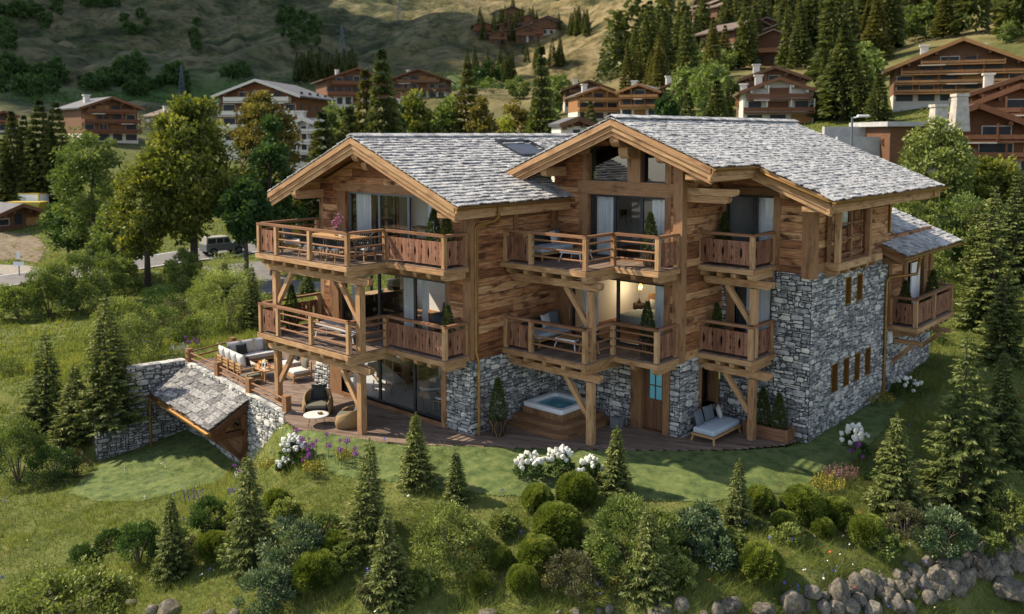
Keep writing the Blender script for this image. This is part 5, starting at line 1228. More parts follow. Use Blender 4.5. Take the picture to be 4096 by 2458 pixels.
spa_lounger((-3.0, 4.0, .1), -.15, 'spa lounger in front of the oak shelves indoors'); spa_lounger((-.3, 3.75, .1), 2.5, 'spa lounger turned from the glass near the right window post')
t = empty('side_table', (.55, 3.5, .1), .3, 'small oak side table with folded towel behind the right pane', 'side table'); b = MB(); b.box(-.25, .25, -.25, .25, .40, .44, axis=0); part(b, 'tabletop', 'oak', t)
for sx in (-1, 1):
    for sy in (-1, 1): leg(t, V3(sx*.18, sy*.18, .4), V3(sx*.22, sy*.22, 0), .04, 'oak')
o = MB(); o.rbox(-.17, .17, -.13, .13, 0, .07, .02); o = part(o, 'folded_towel', 'white', None); o.location = (.55, 3.5, .541); tag(o, 'white folded towel on the small indoor side table', 'towel')
t = empty('kitchen_counter', (-4.2, 4.7, ZD1), 0, 'black kitchen counter with wooden worktop on the middle floor', 'kitchen counter')
b = MB(); b.box(-.5, .1, -.95, 1.1, 0, .88, axis=1); part(b, 'cabinet', 'black', t); b = MB(); b.box(-.54, .14, -1.0, 1.15, .88, .92, axis=1); part(b, 'worktop', 'oak', t)
for yv in (-.6, .1, .7):
    b = MB(); b.box(.1, .12, yv-.12, yv+.12, .6, .62, axis=1); part(b, 'handle', 'alu', t)
o = MB(); o.rbox(-.18, .18, -.2, .2, 0, .42, .03); o = part(o, 'coffee_machine', 'black', None); o.location = (-4.3, 5.5, ZD1+.92); tag(o, 'black coffee machine at the far end of the kitchen counter', 'coffee machine')
t = empty('herb_pot', (-4.2, 4.75, ZD1+.92), 0, 'white pot of herbs on the kitchen counter', 'pot plant'); b = MB(); b.lathe([(.09, 0), (.11, .12), (.09, .12)], n=14); part(b, 'pot', 'white', t)
M['herb'] = leaf('herb_leaf', [(.03, .07, .015), (.07, .13, .03)]); b = MB()
for i in range(60): c = V3(*(rng.normal(size=3)*.05))+V3(0, 0, .17); u = unit(rng.normal(size=3)); w_ = unit(np.cross(u, rng.normal(size=3))); b.face([c, c+u*.03+w_*.012, c+u*.06, c+u*.03-w_*.012], tint=random.random())
part(b, 'leaves', 'herb', t)
t = empty('indoor_sofa', (-.2, 5.2, ZD1), 0, 'dark grey sofa behind the curtain on the middle floor', 'sofa'); b = MB(); b.rbox(-1.2, 1.1, -.4, .4, .1, .42, .06); b.rbox(-1.2, 1.1, .28, .5, .3, .8, .06); part(b, 'seat', 'fabric_grey', t)
cushion((-.6, 4.95, ZD1+.41), -1.3, -.3, .6, .5, .18, 'fabric_olive', 'olive cushion on the indoor sofa', 'cushions on the terrace seats'); cushion((.1, 4.95, ZD1+.41), -1.7, -.3, .55, .5, .18, 'lemon', 'mustard cushion at the right end of the indoor sofa')
t = empty('bed', (4.95, 10.2, ZD1), 0, 'double bed with blue grey cover behind the lower balcony glass', 'bed')
b = MB(); b.rbox(-.9, .9, -1.0, 1.05, .18, .46, .07); part(b, 'mattress', 'fabric_light', t); b = MB(); b.rbox(-.93, .93, -1.03, .35, .22, .49, .06); part(b, 'cover', 'fabric_blue', t); b = MB(); b.box(-.95, .95, 1.06, 1.12, 0, 1.0, axis=0); part(b, 'headboard', 'beam', t)
for x in (-.45, .45):
    b = MB(); b.pillow((x, .8, .62), V3(1, 0, 0), V3(0, .5, 1), V3(0, -1, .5), .6, .42, .17); part(b, 'pillow', 'fabric_light' if x < 0 else 'fabric_grey', t)
t = empty('nightstand', (3.55, 11.3, ZD1), 0, 'dark round bedside table with small vase', 'bedside table'); b = MB(); b.lathe([(.22, .3), (.24, .32), (.24, .52), (.22, .53)], n=18); part(b, 'drum', 'pot', t)
for k in range(3): a = 2.1*k; leg(t, V3(.15*math.cos(a), .15*math.sin(a), .31), V3(.2*math.cos(a), .2*math.sin(a), 0), .02, 'black')
o = MB(); o.lathe([(.03, 0), (.07, .05), (.06, .11), (.02, .16), (.025, .2)], n=12); o = part(o, 'bud_vase', 'fabric_dark', None); o.location = (3.55, 11.3, ZD1+.53); tag(o, 'small black bud vase on the round bedside table', 'vase')
t = empty('pendant_lamp', (3.75, 11.1, 3.85), 0, 'lit wire pendant lamp beside the bed', 'lamp'); b = MB()
for k in range(8): a = k*math.pi/4; b.tube([V3(.06*math.cos(a), .06*math.sin(a), .35), V3(.05*math.cos(a), .05*math.sin(a), .15), V3(.09*math.cos(a), .09*math.sin(a), -.1)], .006, 4)
b.tube([V3(0, 0, .3), V3(0, 0, 1.2)], .006, 4); part(b, 'wire_shade', 'brass', t)
M['bulb'] = plain('lit_bulb', (1, .8, .5), emit=((1, .72, .36), 30)); b = MB(); b.lathe([(.01, -.03), (.03, 0), (.02, .05), (.01, .06)], n=10); part(b, 'bulb', 'bulb', t)
ld = bpy.data.lights.new('pendant_light', 'POINT'); ld.energy = 22; ld.color = (1, .72, .40); ld.shadow_soft_size = .05; lo = bpy.data.objects.new('pendant_light', ld); COL.objects.link(lo); lo.location = (3.75, 11.0, 3.9)
t = empty('indoor_dining_table', (-1.2, 4.6, ZD2), 0, 'oak dining table inside the upper left room', 'table'); b = MB(); b.box(-1.1, 1.1, -.5, .5, .72, .77, axis=0); part(b, 'tabletop', 'oak', t)
for sx in (-1, 1): leg(t, V3(sx*.8, 0, .72), V3(sx*.8, 0, 0), .12, 'oak')
t = empty('ladder_shelf', (-4.0, 4.7, ZD2), 0, 'upright timber shelf with fruit inside the upper left window', 'shelf'); b = MB()
for yv in (-.3, .3): b.box(-.1, .1, yv-.1, yv+.1, 0, 2.0, axis=2)
for z in (.4, .9, 1.4): b.box(-.2, .25, -.5, .5, z, z+.06, axis=1)
part(b, 'shelf', 'oak', t)
t = empty('hanging_plant', (4.9, 8.3, 6.95), 0, 'trailing green plant hanging behind the upper middle window', 'hanging plant'); b = MB(); b.lathe([(.06, 0), (.12, .14), (.1, .14)], n=12); part(b, 'pot', 'black', t); b = MB()
for i in range(26):
    a = random.uniform(0, 6.28); r = random.uniform(.1, .28); l = random.uniform(.2, .75)
    for k in range(7):
        s = k/7; c = V3(r*math.cos(a)*min(1, s*2.5), r*math.sin(a)*min(1, s*2.5), .2-l*s*s); u = unit(V3(math.cos(a), math.sin(a), -s*2)); w_ = unit(np.cross(u, Z)); b.face([c, c+u*.06+w_*.015, c+u*.12, c+u*.06-w_*.015], tint=random.random())
part(b, 'leaves', 'herb', t)
# ------------------------------------------------------------------ plants
M['spruce'] = leaf('spruce_needles', [(0.021, 0.036, 0.011), (0.078, 0.104, 0.032), (0.166, 0.193, 0.058), (0.285, 0.294, 0.089)], .25, [0, .35, .7, 1])
M['mugo'] = leaf('mugo_pine_needles', [(0.062, 0.091, 0.017), (0.134, 0.178, 0.03), (0.222, 0.266, 0.05), (0.321, 0.347, 0.077)], .3, [0, .35, .7, 1])
M['leafdark'] = leaf('dark_shrub_leaf', [(0.024, 0.052, 0.016), (0.056, 0.103, 0.027), (0.106, 0.172, 0.046)], .3)
M['leafmid'] = leaf('mid_green_leaf', [(0.053, 0.087, 0.022), (0.118, 0.166, 0.043), (0.211, 0.26, 0.072), (0.302, 0.34, 0.105)], .32, [0, .4, .75, 1])
M['leafpale'] = leaf('pale_yellow_green_leaf', [(0.077, 0.101, 0.026), (0.173, 0.21, 0.055), (0.281, 0.327, 0.098), (0.384, 0.43, 0.157)], .35, [0, .4, .75, 1])
M['leafbright'] = leaf('bright_lime_leaf', [(.10, .12, .015), (.22, .24, .03), (.34, .34, .05)], .4)
M['leafblue'] = leaf('blue_green_variegated_leaf', [(0.034, 0.065, 0.032), (0.083, 0.132, 0.064), (0.182, 0.232, 0.116), (0.565, 0.587, 0.347)], .25, [0, .4, .75, 1])
M['leafolive'] = leaf('grey_olive_leaf', [(0.048, 0.052, 0.024), (0.102, 0.103, 0.05), (0.174, 0.168, 0.09)], .3)
M['leafautumn'] = leaf('yellow_brown_leaf', [(0.072, 0.065, 0.017), (0.169, 0.143, 0.034), (0.286, 0.234, 0.058), (0.39, 0.312, 0.091)], .3)
M['bark'] = surf('tree_bark', [(.035, .026, .018), (.10, .078, .058)], coord='Object', scale=(6, 6, 1.2), nscale=4, tw=.2, rough=1, bump=.5)
M['branch'] = plain('bare_grey_branch', (.12, .095, .07), rough=.9)
M['whitebloom'] = surf('white_hydrangea_bloom', [(.30, .31, .23), (.56, .56, .49), (.72, .71, .66)], coord='Object', nscale=30, tw=.5, rough=.9, bump=.6)
M['purple'] = plain('purple_allium_bloom', (.23, .055, .26), rough=.9, noise=.4, nscale=40); M['violet'] = plain('violet_spike_bloom', (.12, .08, .30), rough=.9, noise=.4)
M['heather'] = leaf('pink_heather_bloom', [(.10, .05, .05), (.26, .12, .14), (.38, .20, .22)], .2); M['yellowbloom'] = leaf('yellow_small_bloom', [(.20, .17, .02), (.42, .33, .04), (.5, .42, .08)], .2)
M['redbloom'] = plain('red_poppy', (.50, .07, .02), rough=.9); M['bluebloom'] = plain('blue_cornflower', (.10, .12, .45), rough=.9); M['stem'] = plain('green_stem', (.06, .09, .025), rough=.9)

def quads(c, u, w):
    """diamond-ended strips: centre-base c, direction u (length), half width w"""
    n = len(c); V = np.empty((n, 4, 3)); V[:, 0] = c-w*.35; V[:, 1] = c+u*.45-w; V[:, 2] = c+u; V[:, 3] = c+u*.45+w
    return V.reshape(-1, 3), np.arange(4*n).reshape(n, 4)
def nrm(a): return a/(np.linalg.norm(a, axis=-1, keepdims=True)+1e-9)
def leaves_mesh(name, c, u, size, aspect, tint, mat, rg):
    r = rg.normal(size=c.shape); w = nrm(np.cross(u, r))*(size*aspect*.5)[:, None]
    V, F = quads(c, nrm(u)*size[:, None], w); return mesh_np(name, V, F, tint, [mat])
def trunk_mesh(name, h, r, seed, bend=.04, limbs=0, mat='bark', crownz=.4, spread=.3):
    rg = random.Random(seed); b = MB(); P = [V3(rg.uniform(-bend, bend)*h*s, rg.uniform(-bend, bend)*h*s, h*s) for s in (0, .25, .5, .75, 1)]; P[0] = V3(0, 0, -.25*min(1, h))
    b.tube(P, [r*1.15, r*.85, r*.62, r*.38, r*.1], 8)
    for i in range(limbs):
        s = crownz+(1-crownz)*rg.random()*.8; a = rg.uniform(0, 6.28); L = h*spread*(1.15-s)*rg.uniform(.7, 1.2); p = V3(0, 0, h*s); d = V3(math.cos(a), math.sin(a), rg.uniform(.5, 1.1))
        b.tube([p, p+d*L*.5+V3(0, 0, .04*h), p+d*L], [r*.35*(1.2-s), r*.22, r*.06], 5)
    me_o = b.build(name, mat); me = me_o.data; bpy.data.objects.remove(me_o); return me
def spruce_mesh(name, h, r, seed, dens=1.0, sparse=0.0, droop=.25, mat='spruce', tw=.03, power=.9):
    rg = np.random.default_rng(seed); C = []; U = []; S = []; T = []
    nl = int(15*dens*h**.5)+6
    for i in range(nl):
        t = (i+rg.random()*.6)/nl; z = h*(.03+.95*t); Lm = r*(1-t)**power*(1+.10*math.sin(i*2.1))+.05*r
        nb = max(4, int((8+4*(1-t))*(1-sparse*.5)))
        a0 = rg.random()*6.28
        for k in range(nb):
            a = a0+6.283*k/nb+rg.normal()*.22; L = Lm*rg.uniform(.62, 1.15); d = np.array([math.cos(a), math.sin(a), 0])
            m = max(5, int(L/(.038/dens)*(1-sparse*.3))); s = (np.arange(m)+rg.random(m))/m
            s = .12+.88*s if not sparse else .3+.7*s
            up = .25*(1-t)*0+.18
            axis = d[None]*(L*s)[:, None]; zz = z-droop*L*s*1.2*(1-.55*s)+up*L*s*s*.6
            p = axis+np.array([0, 0, 1])*zz[:, None]
            side = np.array([-d[1], d[0], 0])
            for sg in (-1, 1):
                ln = (.16+.26*L*(1-s))*rg.uniform(.65, 1.15, m)*min(1, .5+r*.5)
                u = d[None]*.75+side[None]*sg*rg.uniform(.55, 1.0, m)[:, None]+np.array([0, 0, -.35])[None]+rg.normal(size=(m, 3))*.18
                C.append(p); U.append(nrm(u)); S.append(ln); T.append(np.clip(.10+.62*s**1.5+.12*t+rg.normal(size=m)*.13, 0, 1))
    # leader
    m = 26; C.append(np.stack([np.zeros(m), np.zeros(m), h*(.9+.1*rg.random(m))], -1)); U.append(nrm(rg.normal(size=(m, 3))*.35+np.array([0, 0, .8]))); S.append(np.full(m, .10*min(1, h/2))); T.append(np.full(m, .6))
    C, U, S, T = map(np.concatenate, (C, U, S, T)); return leaves_mesh(name, C, U, S, tw/.12*.9, T, mat, rg)
def ball_mesh(name, r, seed, n=None, mat='mugo', squash=.88):
    rg = np.random.default_rng(seed); n = n or int(3600*(r/.5)**1.5); d = nrm(rg.normal(size=(n, 3))); d[:, 2] = np.where(d[:, 2] < -.55, -d[:, 2], d[:, 2])
    lump = fbm(d[:, 0]*3.2+seed, d[:, 1]*3.2+d[:, 2]*2.1, seed, 3); rad = r*(.86+.22*lump); hi = lump > -.12
    c = d*rad[:, None]; c[:, 2] = c[:, 2]*squash+r*squash*.82
    C = np.repeat(c, 3, 0); D = np.repeat(d, 3, 0); u = nrm(D+rg.normal(size=C.shape)*.42+np.array([0, 0, .35])); S = rg.uniform(.07, .125, len(C))*(.6+.5*r/.5)
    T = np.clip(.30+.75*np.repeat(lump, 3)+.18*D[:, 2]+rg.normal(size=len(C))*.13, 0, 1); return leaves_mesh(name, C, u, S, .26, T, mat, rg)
def core_mesh(name, r, squash, seed, mat, k=.78):
    bm = __import__('bmesh').new(); __import__('bmesh').ops.create_icosphere(bm, subdivisions=3, radius=1)
    for v in bm.verts:
        n_ = 1+.16*mnoise.noise(v.co*2.2+Vector((seed, 0, 0))); v.co *= n_*k; v.co = Vector((v.co.x*r[0], v.co.y*r[1], (v.co.z*.5*r[2]+.45*r[2])))
    me = bpy.data.meshes.new(name); bm.to_mesh(me); bm.free(); me.materials.append(M[mat]); 
    a = me.attributes.new('tint', 'FLOAT', 'FACE'); a.data.foreach_set('value', np.full(len(me.polygons), .1, 'f')); return me
def bush_mesh(name, rx, ry, h, seed, n=2600, size=.085, mat='leafmid', clumps=34, asp=.55, loose=.0, up=.3, tint0=.45):
    """leaf clumps spread through a dome-shaped crown"""
    rg = np.random.default_rng(seed); d = nrm(rg.normal(size=(clumps, 3))); d[:, 2] = np.abs(d[:, 2])*1.25-.38; rad = rg.uniform(.55, 1.0+loose*.25, clumps)**.6
    cc = d*rad[:, None]*np.array([rx, ry, h*.62]); cc[:, 2] += h*.38; cr = rg.uniform(.20, .38, clumps)*min(rx, ry, h)*(1-.35*loose)
    tv = rg.normal(size=clumps)*.13
    k = rg.integers(0, clumps, n); o = nrm(rg.normal(size=(n, 3)))*(rg.random(n)**.45)[:, None]; c = cc[k]+o*cr[k][:, None]*np.array([1, 1, .9]); c[:, 2] = np.maximum(c[:, 2], .02)
    ctr = np.array([0, 0, h*.4]); out = nrm(c-ctr); u = nrm(o*.8+out*.6+rg.normal(size=(n, 3))*.55+np.array([0, 0, up]))
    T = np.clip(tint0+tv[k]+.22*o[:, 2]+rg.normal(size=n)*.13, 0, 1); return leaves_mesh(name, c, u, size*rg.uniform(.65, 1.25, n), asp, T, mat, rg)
def crown_mesh(name, rx, ry, h, z0, seed, n=7000, size=.30, mat='leafmid', clumps=60, asp=.6, top=1.0):
    """tree crown: clumps on and inside an uneven ellipsoid, gaps between them"""
    rg = np.random.default_rng(seed); d = nrm(rg.normal(size=(clumps, 3))); rad = rg.uniform(.35, 1.0, clumps)**.5
    wob = 1+.25*fbm(d[:, 0]*1.7+seed, d[:, 1]*1.7+d[:, 2], seed, 2)
    cc = d*(rad*wob)[:, None]*np.array([rx, ry, h/2]); sh = np.where(cc[:, 2] > 0, 1-.35*top*np.clip(cc[:, 2]/(h/2), 0, 1), 1.0); cc[:, :2] *= sh[:, None]; cc[:, 2] += z0+h/2
    cr = rg.uniform(.16, .34, clumps)*min(rx, ry); tv = rg.normal(size=clumps)*.12
    k = rg.integers(0, clumps, n); o = nrm(rg.normal(size=(n, 3)))*(rg.random(n)**.4)[:, None]; c = cc[k]+o*cr[k][:, None]*np.array([1.1, 1.1, .8])
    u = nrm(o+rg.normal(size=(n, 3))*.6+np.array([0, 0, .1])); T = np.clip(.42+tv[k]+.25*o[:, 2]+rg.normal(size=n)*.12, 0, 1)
    return leaves_mesh(name, c, u, size*rg.uniform(.6, 1.3, n), asp, T, mat, rg)
def plant(name, loc, parts, label, cat, group=None, rz=None, sc=1.0):
    t = empty(name, loc, random.uniform(0, 6.28) if rz is None else rz, label, cat, group); t.scale = (sc,)*3 if np.isscalar(sc) else sc
    for nm, me in parts: link(nm, me, t)
    return t
# ---- potted cone conifers
def cone_mesh(name, h, r, seed):
    rg = np.random.default_rng(seed); n = 1500; z = rg.random(n)**.9; a = rg.random(n)*6.28; rr = r*np.where(z < .2, .72+1.4*z, 1.0)*(1-z)**.8*(1+.18*fbm(a*1.5, z*6, seed, 2))
    c = np.stack([rr*np.cos(a)*.9, rr*np.sin(a)*.9, z*h], -1); u = nrm(np.stack([np.cos(a)*.6, np.sin(a)*.6, np.full(n, .9)], -1)+rg.normal(size=(n, 3))*.3)
    return leaves_mesh(name, c, u, rg.uniform(.06, .13, n), .3, np.clip(.42+rg.normal(size=n)*.2, 0, 1), 'leafdark', rg)
M['conifer'] = leaf('dwarf_conifer', [(.022, .038, .010), (.060, .085, .022), (.15, .17, .05)], .25)
coneA = cone_mesh('crown', 1.12, .28, 3); coneA.materials[0] = M['conifer']; coneB = cone_mesh('crown', 1.22, .30, 5); coneB.materials[0] = M['conifer']
def pot_mesh():
    b = MB(); V = []; 
    for z, r in ((0, .15), (.5, .205), (.5, .175), (.42, .17)): V += [(sx*r, sy*r, z) for sx, sy in ((-1, -1), (1, -1), (1, 1), (-1, 1))]
    b.mesh(V, [(i*4+k, i*4+(k+1) % 4, i*4+4+(k+1) % 4, i*4+4+k) for i in range(3) for k in range(4)]+[(3, 2, 1, 0), (12, 13, 14, 15)], .5, 0, False)
    o = b.build('pot', 'pot'); me = o.data; bpy.data.objects.remove(o); return me
def trim_mesh():
    b = MB()
    for rot in range(4):
        ca, sa = math.cos(rot*math.pi/2), math.sin(rot*math.pi/2); T = lambda x, z: (lambda r: V3(r*ca-x*sa, r*sa+x*ca, z))(.15+.055*z/.5+.006)
        for sg in (-1, 1): b.tube([T(sg*.15, .49), T(sg*.04, .3), T(sg*.04, .2), T(sg*.12, .01)], .007, 4)
    o = b.build('wire_trim', 'brass'); me = o.data; bpy.data.objects.remove(o); return me
potm, trimm = pot_mesh(), trim_mesh(); trk = trunk_mesh('stem', .3, .025, 1)
def potted(loc, label, me=coneA, sc=1.0):
    t = empty('potted_conifer', loc, 0, label, 'potted conifer', 'potted cone-shaped conifers'); t.scale = (sc,)*3; link('pot', potm, t); link('wire_trim', trimm, t); link('crown', me, t, (0, 0, .46), random.random()*6)
potted((3.55, 3.2, 0), 'potted cone conifer beside the bronze downpipe on the ground deck', coneB, 1.1)
potted((7.25, 6.4, ZD2), 'potted cone conifer at the right end of the upper middle balcony', coneB); potted((7.1, 6.5, ZD1), 'potted cone conifer in front of the bedroom glass on the lower middle balcony', coneA, 1.05)
potted((8.45, 9.0, ZD2), 'potted cone conifer on the small upper right balcony', coneA); potted((8.5, 8.5, ZD1), 'potted cone conifer on the small lower right balcony', coneA, .95)
potted((-4.75, 1.0, ZD1), 'potted cone conifer at the left end of the lower left balcony', coneA); potted((2.45, 2.05, ZD1), 'potted cone conifer at the right end of the lower left balcony', coneB, .95)
potted((1.75, 2.1, ZD2), 'left one of two potted conifers on the upper left balcony', coneA, 1.1); potted((2.35, 2.1, ZD2), 'right one of two potted conifers on the upper left balcony', coneB, 1.0)
potted((11.7, 16.9, ZD1), 'potted cone conifer at the near end of the annex balcony', coneA); potted((11.85, 19.6, ZD1), 'potted cone conifer at the far end of the annex balcony', coneB)
t = empty('planter_box', (10.15, 9.0, 0), .02, 'long wooden planter box against the stone front by the corner', 'planter')
b = MB()
for z in (0, .13, .26):
    b.box(-.74, .74, -.25, -.21, z+.003, z+.127, axis=0); b.box(-.74, .74, .21, .25, z+.003, z+.127, axis=0); b.box(-.72, -.68, -.21, .21, z+.003, z+.127, axis=1); b.box(.68, .72, -.21, .21, z+.003, z+.127, axis=1)
for sx in (-1, 1):
    for sy in (-1, 1): b.box(sx*.73-.035, sx*.73+.035, sy*.255-.03, sy*.255+.03, 0, .42, axis=2)
part(b, 'box', 'rail', t); b = MB(); b.box(-.68, .68, -.21, .21, .02, .33); part(b, 'soil', 'soil', t)
for x, l, me in ((9.95, 'left conifer in the long planter box, half behind the post', coneB), (10.5, 'right conifer in the long planter box', coneA)):
    plant('planter_conifer', (x, 9.0, .33), [('crown', me)], l, 'conifer', 'conifers in the planter box')

# ---- near spruces: base pixel, top pixel (2473-wide view)
def height_at(base, y0, y1): return px2m(base, abs(y1-y0))
NEAR_SPRUCE = [
 (1005, 1168, 993, .36, 0, 'dense young spruce on the lawn edge in front of the glazed ground floor'),
 (1105, 1208, 1083, .36, 0, 'small spruce right of the lawn edge spruce'),
 (884, 1312, 1058, .33, .35, 'tall thin spruce on the bank below the deck post'),
 (945, 1442, 1228, .37, .1, 'spruce at the bottom of the bank beside the pale feathery shrub'),
 (607, 1365, 1085, .30, .35, 'tall spruce on the slope below the sunken lawn'),
 (420, 1393, 1193, .31, .15, 'dark spruce among the round shrubs at the lower left'),
 (1485, 1187, 1028, .36, 0, 'dense spruce right of the white hydrangeas'),
 (1780, 1262, 1103, .31, .2, 'slender spruce on the bank in front of the ground deck daybed'),
 (1568, 1430, 1225, .42, 0, 'broad spruce growing out of the big green shrub'),
 (2165, 1240, 998, .37, .1, 'bushy spruce on the right bank beside the hydrangea'),
 (2330, 1218, 795, .36, .55, 'very tall open branched spruce on the right slope'),
 (2420, 1110, 848, .34, .3, 'dark spruce behind the open branched one at the right edge'),
 (113, 1065, 800, .37, .2, 'spruce on the left meadow with a pointed top'),
 (270, 1040, 728, .35, .2, 'taller of the spruces left of the stepped stone wall'),
 (188, 1085, 905, .42, .1, 'shorter spruce between two larger ones left of the stone wall'),
 (540, 735, 632, .40, .1, 'small dark spruce standing in front of a pale shrub on the meadow'),
 (742, 715, 655, .55, .1, 'bluish spruce seen under the left balconies'),
 (608, 800, 640, .3, .1, 'narrow dark spruce left of the lower balcony corner')]
spr = {}
for i, (x, yb, yt, ar, sp, lab) in enumerate(NEAR_SPRUCE):
    p = at(x, yb); h = height_at(p, yb, yt)*1.02; r = h*ar*.80
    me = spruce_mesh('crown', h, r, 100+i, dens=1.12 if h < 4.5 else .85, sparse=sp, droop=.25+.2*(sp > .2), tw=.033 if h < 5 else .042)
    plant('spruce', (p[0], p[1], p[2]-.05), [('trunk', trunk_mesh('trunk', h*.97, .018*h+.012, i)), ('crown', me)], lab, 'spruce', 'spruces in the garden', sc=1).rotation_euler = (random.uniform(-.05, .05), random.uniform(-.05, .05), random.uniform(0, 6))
# tall spruce at the right edge, base hidden behind the slope
for x, dist, yt, ar, lab in ((2405, 41, 455, .34, 'tall dense spruce at the right edge behind the annex'), (2462, 46, 405, .36, 'dark spruce cut by the right edge of the view'), (2362, 49, 500, .34, 'dark spruce between the annex and the right edge'), (2440, 36, 640, .36, 'lower spruce in front of the tall ones at the right edge')):
    p = ondist(x, dist); h = (CYP-yt*4096/2473)/FPX*dist-math.tan(PITCH)*dist+CAM[2]-p[2]
    plant('spruce', p, [('trunk', trunk_mesh('trunk', h*.97, .18, 5)), ('crown', spruce_mesh('crown', h, h*.27, 200+x, dens=.75, sparse=.15, droop=.4, tw=.055))], lab, 'spruce', 'spruces in the garden')
# ---- clipped mugo balls
BALLS = [(1393, 1182, 46, 'largest round pine ball at the top of the group, right of the hydrangeas'), (1299, 1202, 37, 'round pine ball left of the topmost one'), (1345, 1265, 54, 'big round pine ball in the middle of the bank'), (1297, 1335, 45, 'round pine ball below the big middle one'),
 (1262, 1397, 37, 'round pine ball low on the bank right of the bottom stones'), (1158, 1407, 31, 'lowest round pine ball right of the feathery shrub'), (1207, 1342, 28, 'small shaded pine ball beside the feathery shrub'), (762, 1378, 53, 'big pine ball at the bottom left of the bank'), (812, 1312, 33, 'pine ball above the big one at the lower left'),
 (515, 1317, 38, 'pine ball between the two dark spruces at the lower left'), (668, 1207, 29, 'small pine ball right of the tall left spruce'), (1838, 1358, 50, 'lone pine ball on the lower right grass'), (1938, 1215, 48, 'largest of the five pine balls on the right bank'), (1835, 1205, 36, 'leftmost of the five pine balls on the right bank'),
 (1893, 1260, 30, 'small dark pine ball below the right bank group'), (2020, 1235, 37, 'pine ball right of the largest on the right bank'), (1987, 1272, 27, 'lowest small pine ball of the right bank group'), (2090, 1278, 40, 'pine ball beside the grey shrub on the right'), (1372, 1315, 24, 'small pine ball half hidden behind the big green shrub')]
ballm = [ball_mesh('needles', .5, s) for s in (1, 2, 3, 4)]; bcore = core_mesh('core', (.5, .5, .9), 1, 2, 'mugo', .70)
for i, (x, y, r, lab) in enumerate(BALLS):
    p = at(x, y+r*.75); R = px2m(p, r)*1.04
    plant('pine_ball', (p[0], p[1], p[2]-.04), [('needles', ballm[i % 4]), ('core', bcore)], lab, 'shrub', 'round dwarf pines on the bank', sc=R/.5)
# ---- leafy shrubs: centre x, base y, half width, height in view pixels
def shrub(x, yb, hw, hh, mat, lab, n=2600, size=.085, loose=.2, asp=.55, cl=34, stems=True, nm='shrub', dist=None, grp='leafy shrubs round the house', up=.3, t0=.45):
    p = at(x, yb) if dist is None else ondist(x, dist); k_ = 1.3 if x < 620 and 735 < yb < 900 and x > 280 else 1.0; n = int(n*k_**1.6); size *= k_**.5; rw, h = px2m(p, hw)*k_, px2m(p, hh)*k_; sd = int(x*7+yb)
    parts = [('leaves', bush_mesh('leaves', rw, rw*.9, h, sd, n=int(n*1.9), size=size*1.12, mat=mat, loose=loose, asp=asp, clumps=cl, up=up, tint0=t0))]
    if stems:
        b = MB(); rg = random.Random(sd)
        for k in range(9): a = rg.uniform(0, 6.28); q = rg.uniform(.3, .8); b.tube([V3(0, 0, -.1), V3(rw*q*.4*math.cos(a), rw*q*.4*math.sin(a), h*.4), V3(rw*q*math.cos(a), rw*q*math.sin(a), h*rg.uniform(.6, .9))], [.02+.004*h, .014, .005], 4)
        o = b.build('stems', 'branch'); me = o.data; bpy.data.objects.remove(o); parts.append(('stems', me))
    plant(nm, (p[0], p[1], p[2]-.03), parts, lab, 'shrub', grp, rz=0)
shrub(1088, 1362, 92, 150, 'leafpale', 'feathery pale yellow green shrub in the middle of the bank', 5200, .06, .9, .6, 110)
shrub(1520, 1372, 100, 172, 'leafmid', 'largest rounded green shrub around the broad spruce', 6500, .075, .25, .5, 60)
shrub(1600, 1345, 60, 120, 'leafmid', 'right lobe of fresh green shrub beside the large one', 2600, .075, .3, .5)
shrub(1690, 1310, 55, 105, 'leafblue', 'drooping blue green shrub below the slender spruce', 2400, .11, .4, .35, 40, up=-.5, t0=.4)
shrub(1730, 1360, 45, 62, 'leafblue', 'low dark blue green shrub with pale leaf edges', 1500, .09, .4, .4, t0=.35)
shrub(1385, 1432, 68, 105, 'leafolive', 'brownish olive shrub with fine leaves at the bottom middle', 3200, .05, .6, .6, 60)
shrub(1560, 1395, 40, 70, 'leafolive', 'thin grey flowering shrub beside the broad spruce base', 1300, .05, .7, .4)
shrub(775, 1318, 55, 88, 'leafmid', 'soft green shrub left of the thin spruce', 2200, .065, .3, .5)
shrub(715, 1372, 82, 125, 'leafblue', 'blue green shrub with white leaf edges at the lower left', 3600, .085, .5, .4, 60, t0=.42)
shrub(652, 1462, 72, 105, 'leafblue', 'variegated shrub at the bottom edge left of the big pine ball', 3200, .08, .4, .45, 50, t0=.5)
shrub(335, 1368, 58, 118, 'leafdark', 'glossy dark green shrub left of the dark spruce', 3000, .075, .2, .5, 44, t0=.55)
shrub(500, 1290, 58, 92, 'leafdark', 'dense dark shrub above the pine ball at the lower left', 2600, .07, .3, .5)
shrub(205, 1358, 38, 48, 'leafdark', 'low dark shrub on the grass at the lower left', 1300, .06, .2, .5); shrub(263, 1322, 34, 44, 'leafdark', 'second low dark shrub above the first at the lower left', 1200, .06, .2, .5)
shrub(2272, 1335, 72, 112, 'leafblue', 'bushy blue green shrub with pale tips above the boulders', 3600, .08, .35, .45, 50, t0=.5)
shrub(2185, 1295, 48, 85, 'leafolive', 'grey leaved shrub under the bushy right spruce', 1900, .05, .6, .5)
shrub(2440, 1285, 62, 105, 'leafpale', 'yellow green shrub at the right edge above the boulders', 2600, .06, .6, .6, 60)
shrub(2140, 1170, 40, 60, 'leafdark', 'dark shrub behind the bushy right spruce', 1200, .07, .3, .5)
shrub(150, 1500, 175, 110, 'leafpale', 'wide low shrub with yellow green round leaves in the bottom left corner', 5200, .085, .5, .75, 70, t0=.35)
